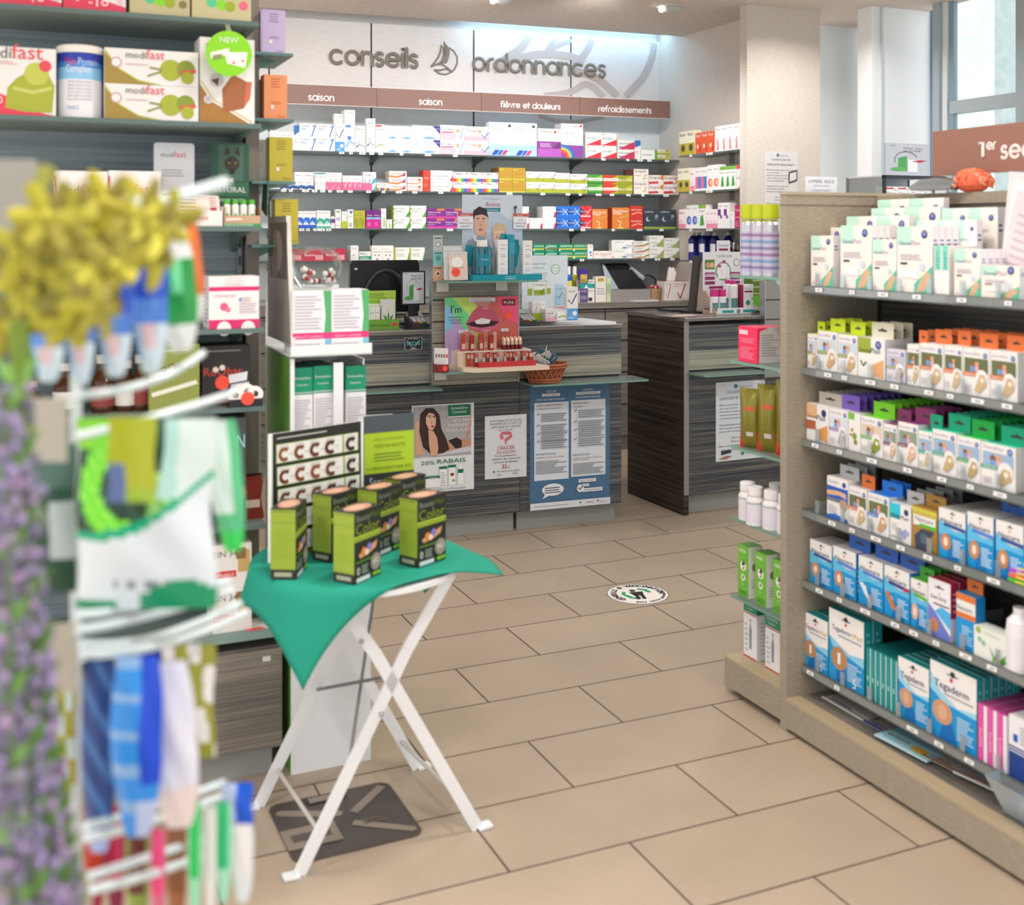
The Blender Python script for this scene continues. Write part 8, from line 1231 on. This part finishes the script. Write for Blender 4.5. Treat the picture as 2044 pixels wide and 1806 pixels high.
def hops(x, z):
    zb = .36+.34*x**2.4; r = math.hypot((x-.45)/.95, (z-.66)/.75)
    if z < .05 and x < .3 or (x > .45 and z < .07+.09*math.sin((x-.45)*5)): return '#1f9a6a'
    if z < zb: return '#8a8f9c' if .12 < z < .17 and .28 < x < .8 and (x*37) % 1 < .6 else '#e4ebef'
    if z < zb+.05: return '#14ae80'
    if x > .82-.1*z: return '#dcebe6'
    if .26 < r < .44 and x < .5: return '#74de2c' if (x+z)*9 % 1 < .8 else '#a6ee58'
    if z > .84 and x < .4: return '#8ade30'
    if .62 < x < .8 and z > .6: return '#b4dcd6'
    if x > .55 and z < .72: return '#5fae4a' if (x*11+z*7) % 1 < .5 else '#a8d87a'
    return '#24402f' if (x*5+z*3) % 1 < .7 else '#31574a'
hang('hanging_bag', 150, 432, 835, 1212, 1.18, hops, 'big green and white sweet bag with lime balls in the second row', 'bag', None, 0, .22)
p = at(205, 1120, 1.165); m = MB(); vs, fs, ww, y0, y1 = txt('hustenbonbon'); m.mesh([(x*.11, 0, y*.016) for x, y in vs], fs, '#5a5a6a'); 
hang('hanging_tag', 214, 312, 832, 1002, 1.06, lambda x, z: '#6f80b4' if x < .36 and z < .45 else '#b8c02a' if z > .15 else '#a8c83a', 'translucent yellow tag hanging before the big green bag', 'tag', None, 0, .04)
hang('hanging_bag', 432, 500, 838, 1100, 1.30, lambda x, z: '#3fd862' if z < .16 else '#dcefe8' if x < .7 and z > .3 else '#5fc48a', 'slim green and white bag right of the big green bag', 'bag', None, .5, .3, 0, -.1)
hang('hanging_bag', 62, 152, 885, 1180, 1.2, lambda x, z: '#b8c4c4' if (x > .45 and .22 < z < .62) else '#1f4a34' if z < .7 else '#4a6a60', 'dark green bag at the left of the second row', 'bag', None, 0, .3)
D_ = lambda c1, c2, c3: (lambda x, z: c3 if z < .12 else c1 if (z*7+x*2) % 1.6 < 1.1 else c2)
B3 = 'toothbrush packs in the third row'
hang('hanging_pack', 163, 232, 1318, 1700, 1.15, D_('#2f4a88','#4a7ab8','#a8b4e0'), 'dark blue pointed pack at the left of the third row', 'pack', B3, .5); hang('hanging_pack', 222, 325, 1308, 1668, 1.12, lambda x, z: '#c0cef0' if z < .2 and x > .5 else '#1f4fd8' if x > .6 and z > .3 else '#3a96ec' if (z*6) % 1.2 < .85 else '#8fb8e8', 'bright blue pointed pack in the middle of the third row', 'pack', B3, .5)
hang('hanging_pack', 262, 322, 1296, 1420, 1.2, lambda x, z: '#241f9a', 'deep violet blue pack behind the bright blue one', 'pack', B3, 0, .3); hang('hanging_pack', 305, 412, 1320, 1650, 1.15, lambda x, z: '#f0dcd8' if z < .25 else '#e6e4ee' if x > .15 else '#8fd0e4', 'white pointed pack right of the bright blue one', 'pack', B3, .5, .3, 0, -.1)
hang('hanging_pack', 318, 430, 1285, 1510, 1.26, lambda x, z: '#f0ece8' if math.sin(13*x+3*z)*math.sin(9*z+2) > .1 else '#9a9a3a', 'white pack with olive floral pattern at the right of the third row', 'pack', B3, 0, .25)
hang('hanging_pack', 98, 150, 1370, 1580, 1.25, lambda x, z: '#a8a02a' if math.sin(11*x+3*z)*math.sin(14*z+2) > -.1 else '#c8dcd8', 'olive and pale green pack at the far left of the third row', 'pack', B3, 0, .25)
hang('hanging_pack', 440, 505, 1562, 1648, 1.3, lambda x, z: '#1f5fe0' if x > .5 else '#b8c8ec', 'small blue tipped pack at the right end of the rails', 'pack', None, 0, .3, 0, .0)
for k, (x0, x1, y0, y1, c, c2, nm) in enumerate(((168,212,1580,1830,'#c8402f','#a02f4a','rust red'),(212,250,1610,1850,'#d03a5a','#8a2a4a','crimson'),(300,330,1655,1850,'#e8487f','#d86a8a','pink'),(375,402,1600,1830,'#1fc45a','#9ae0b8','bright green'),(405,432,1610,1830,'#dfe0da','#eae6e4','cream'),(428,462,1600,1800,'#2fbf7a','#a8e4c8','sea green'),(462,506,1645,1800,'#ece6e6','#dfe6e8','white'),(330,372,1640,1850,'#8a5a3a','#a06a48','brown'),(250,298,1650,1850,'#6a3a30','#8aa04a','dark brown'))):
    hang('toothbrush_pack', x0, x1, y0, y1, 1.17+.01*k, (lambda c, c2: lambda x, z: c2 if z < .35 or abs(x-.5) > .38 else c)(c, c2), nm+' slim toothbrush pack in the bottom row', 'toothbrush pack', 'toothbrush packs in the bottom row', .3, .3)
# grey cards of the rack
for k, (x0, x1, y0, y1, Y, c, lab) in enumerate(((-30,72,318,470,1.16,'#a3a19a','large grey card at the upper left photo edge'),(56,133,795,922,1.1,'#bab5a6','beige card beside the big green bag'),(88,152,1245,1380,1.12,'#bab2a2','beige card at the left of the third row'),(140,182,1738,1830,1.14,'#b0a898','beige card at the bottom of the rack'))):
    p0, p1 = at(x0, y1, Y), at(x1, y0, Y); m = MB(); m.box(0,0,0,p1.x-p0.x,.002,p1.z-p0.z,c); tag(m.build('rack_card', loc=p0), lab, 'card', 'cards on the rack')
# yellow blossom bunch
random.seed(21); e = empty('blossom_bunch', at(40, 900, .98), 0, 'large bunch of yellow artificial blossoms nearest the camera at left', 'artificial flowers'); E1 = e.location.copy()
YL = [mat(c, .7) for c in ('#bdb43a', '#aea43a', '#a3993f', '#c6bf48', '#978e42')]
pts = [(95,430),(150,420),(210,405),(270,420),(310,450),(120,480),(180,470),(245,470),(300,500),(60,540),(110,540),(170,530),(230,530),(40,600),(95,600),(150,590),(200,575),(30,500),(330,440),(75,620),(135,640),(20,650),(185,610)]
for k, (px, py) in enumerate(pts):
    Y = .98+.05*random.random(); c = rel0 = at(px, py, Y)-E1; m = MB(); n_ = 6; ax = Vector((random.random()-.5, -1, random.random()*.8-.3)).normalized(); s1 = ax.cross(Vector((0,0,1))).normalized(); s2 = ax.cross(s1)
    for j in range(n_):
        a = j*2*math.pi/n_+k; d = s1*math.cos(a)+s2*math.sin(a); t = ax.cross(d); R_ = .026+.008*random.random()
        P = [Vector((0,0,0)), d*R_*.5+t*R_*.3-ax*.004, d*R_*.95+t*R_*.22+ax*.004, d*R_*1.12+ax*.008, d*R_*.95-t*R_*.22+ax*.004, d*R_*.5-t*R_*.3-ax*.004]; m.mesh(P, [(0,1,2,3),(0,3,4,5)], YL[(k+j) % 5], True)
    m.ball((0,0,0), .006, YL[3], 8, 6); m.tube([ax*.0, -ax*.012], .004, YL[4], 6); m.build('blossom', e, c)
for (a, b) in (((40,660),(38,1250)),((48,640),(52,1000)),((30,640),(22,900))):
    p0, p1 = at(*a, 1.0)-E1, at(*b, 1.0)-E1; m = MB(); m.tube([p0, (p0+p1)/2+Vector((.004,0,0)), p1], .005, mat('#7f9a3a',.6), 8); m.build('stem', e)
p0 = at(72, 400, 1.02)-E1; p1 = at(95, 340, 1.04)-E1; m = MB(); m.tube([at(120,450,1.0)-E1, p0, p1], [.006,.006,.010], mat('#8a8a34',.6), 8); m.build('stem', e)
# lavender
for k, (x0, y0, x1, y1) in enumerate(((8,780,20,1850),(35,760,62,1850),(52,980,95,1850),(70,1250,118,1850),(15,1150,40,1850),(95,1560,140,1850))):
    Y = .93+.02*k; e = empty('lavender_stem', at(x1, y1, Y), 0, 'artificial lavender spray at the left photo edge, %s from the left' % ORD[(0,1,3,4,2,5)[k]], 'artificial flowers', 'lavender sprays'); E2 = e.location.copy(); m = MB(); a, b = at(x0, y0, Y)-E2, Vector((0,0,0)); m.tube([b, (a+b)/2+Vector((.004,0,0)), a], .002, mat('#6f8a5a',.6), 6); m.build('stem', e)
    m = MB(); g = MB(); n_ = 30
    for j in range(n_):
        t = (j+.5)/n_; c = b.lerp(a, t)
        for q in range(5):
            an = random.random()*6.28; o_ = Vector((math.cos(an), math.sin(an), random.random()-.4))*.011*(.6+.6*random.random()); m.ball(c+o_, .0042+.002*random.random(), mat(('#8a80a6','#9a8ab4','#7b788c','#a38bb0','#8a8690')[(j*3+q) % 5], .8), 6, 4)
        if j % 4 == k % 4: g.mesh([c, c+Vector((.012,-.004,.012)), c+Vector((.02,-.004,.03)), c+Vector((.006,0,.022))], [(0,1,2,3)], mat('#7db050',.6)); g.mesh([c, c+Vector((-.012,-.004,.010)), c+Vector((-.018,-.004,.028)), c+Vector((-.005,0,.02))], [(0,1,2,3)], mat('#86b85a',.6))
    m.build('flower_spike', e); g.build('leaves', e)
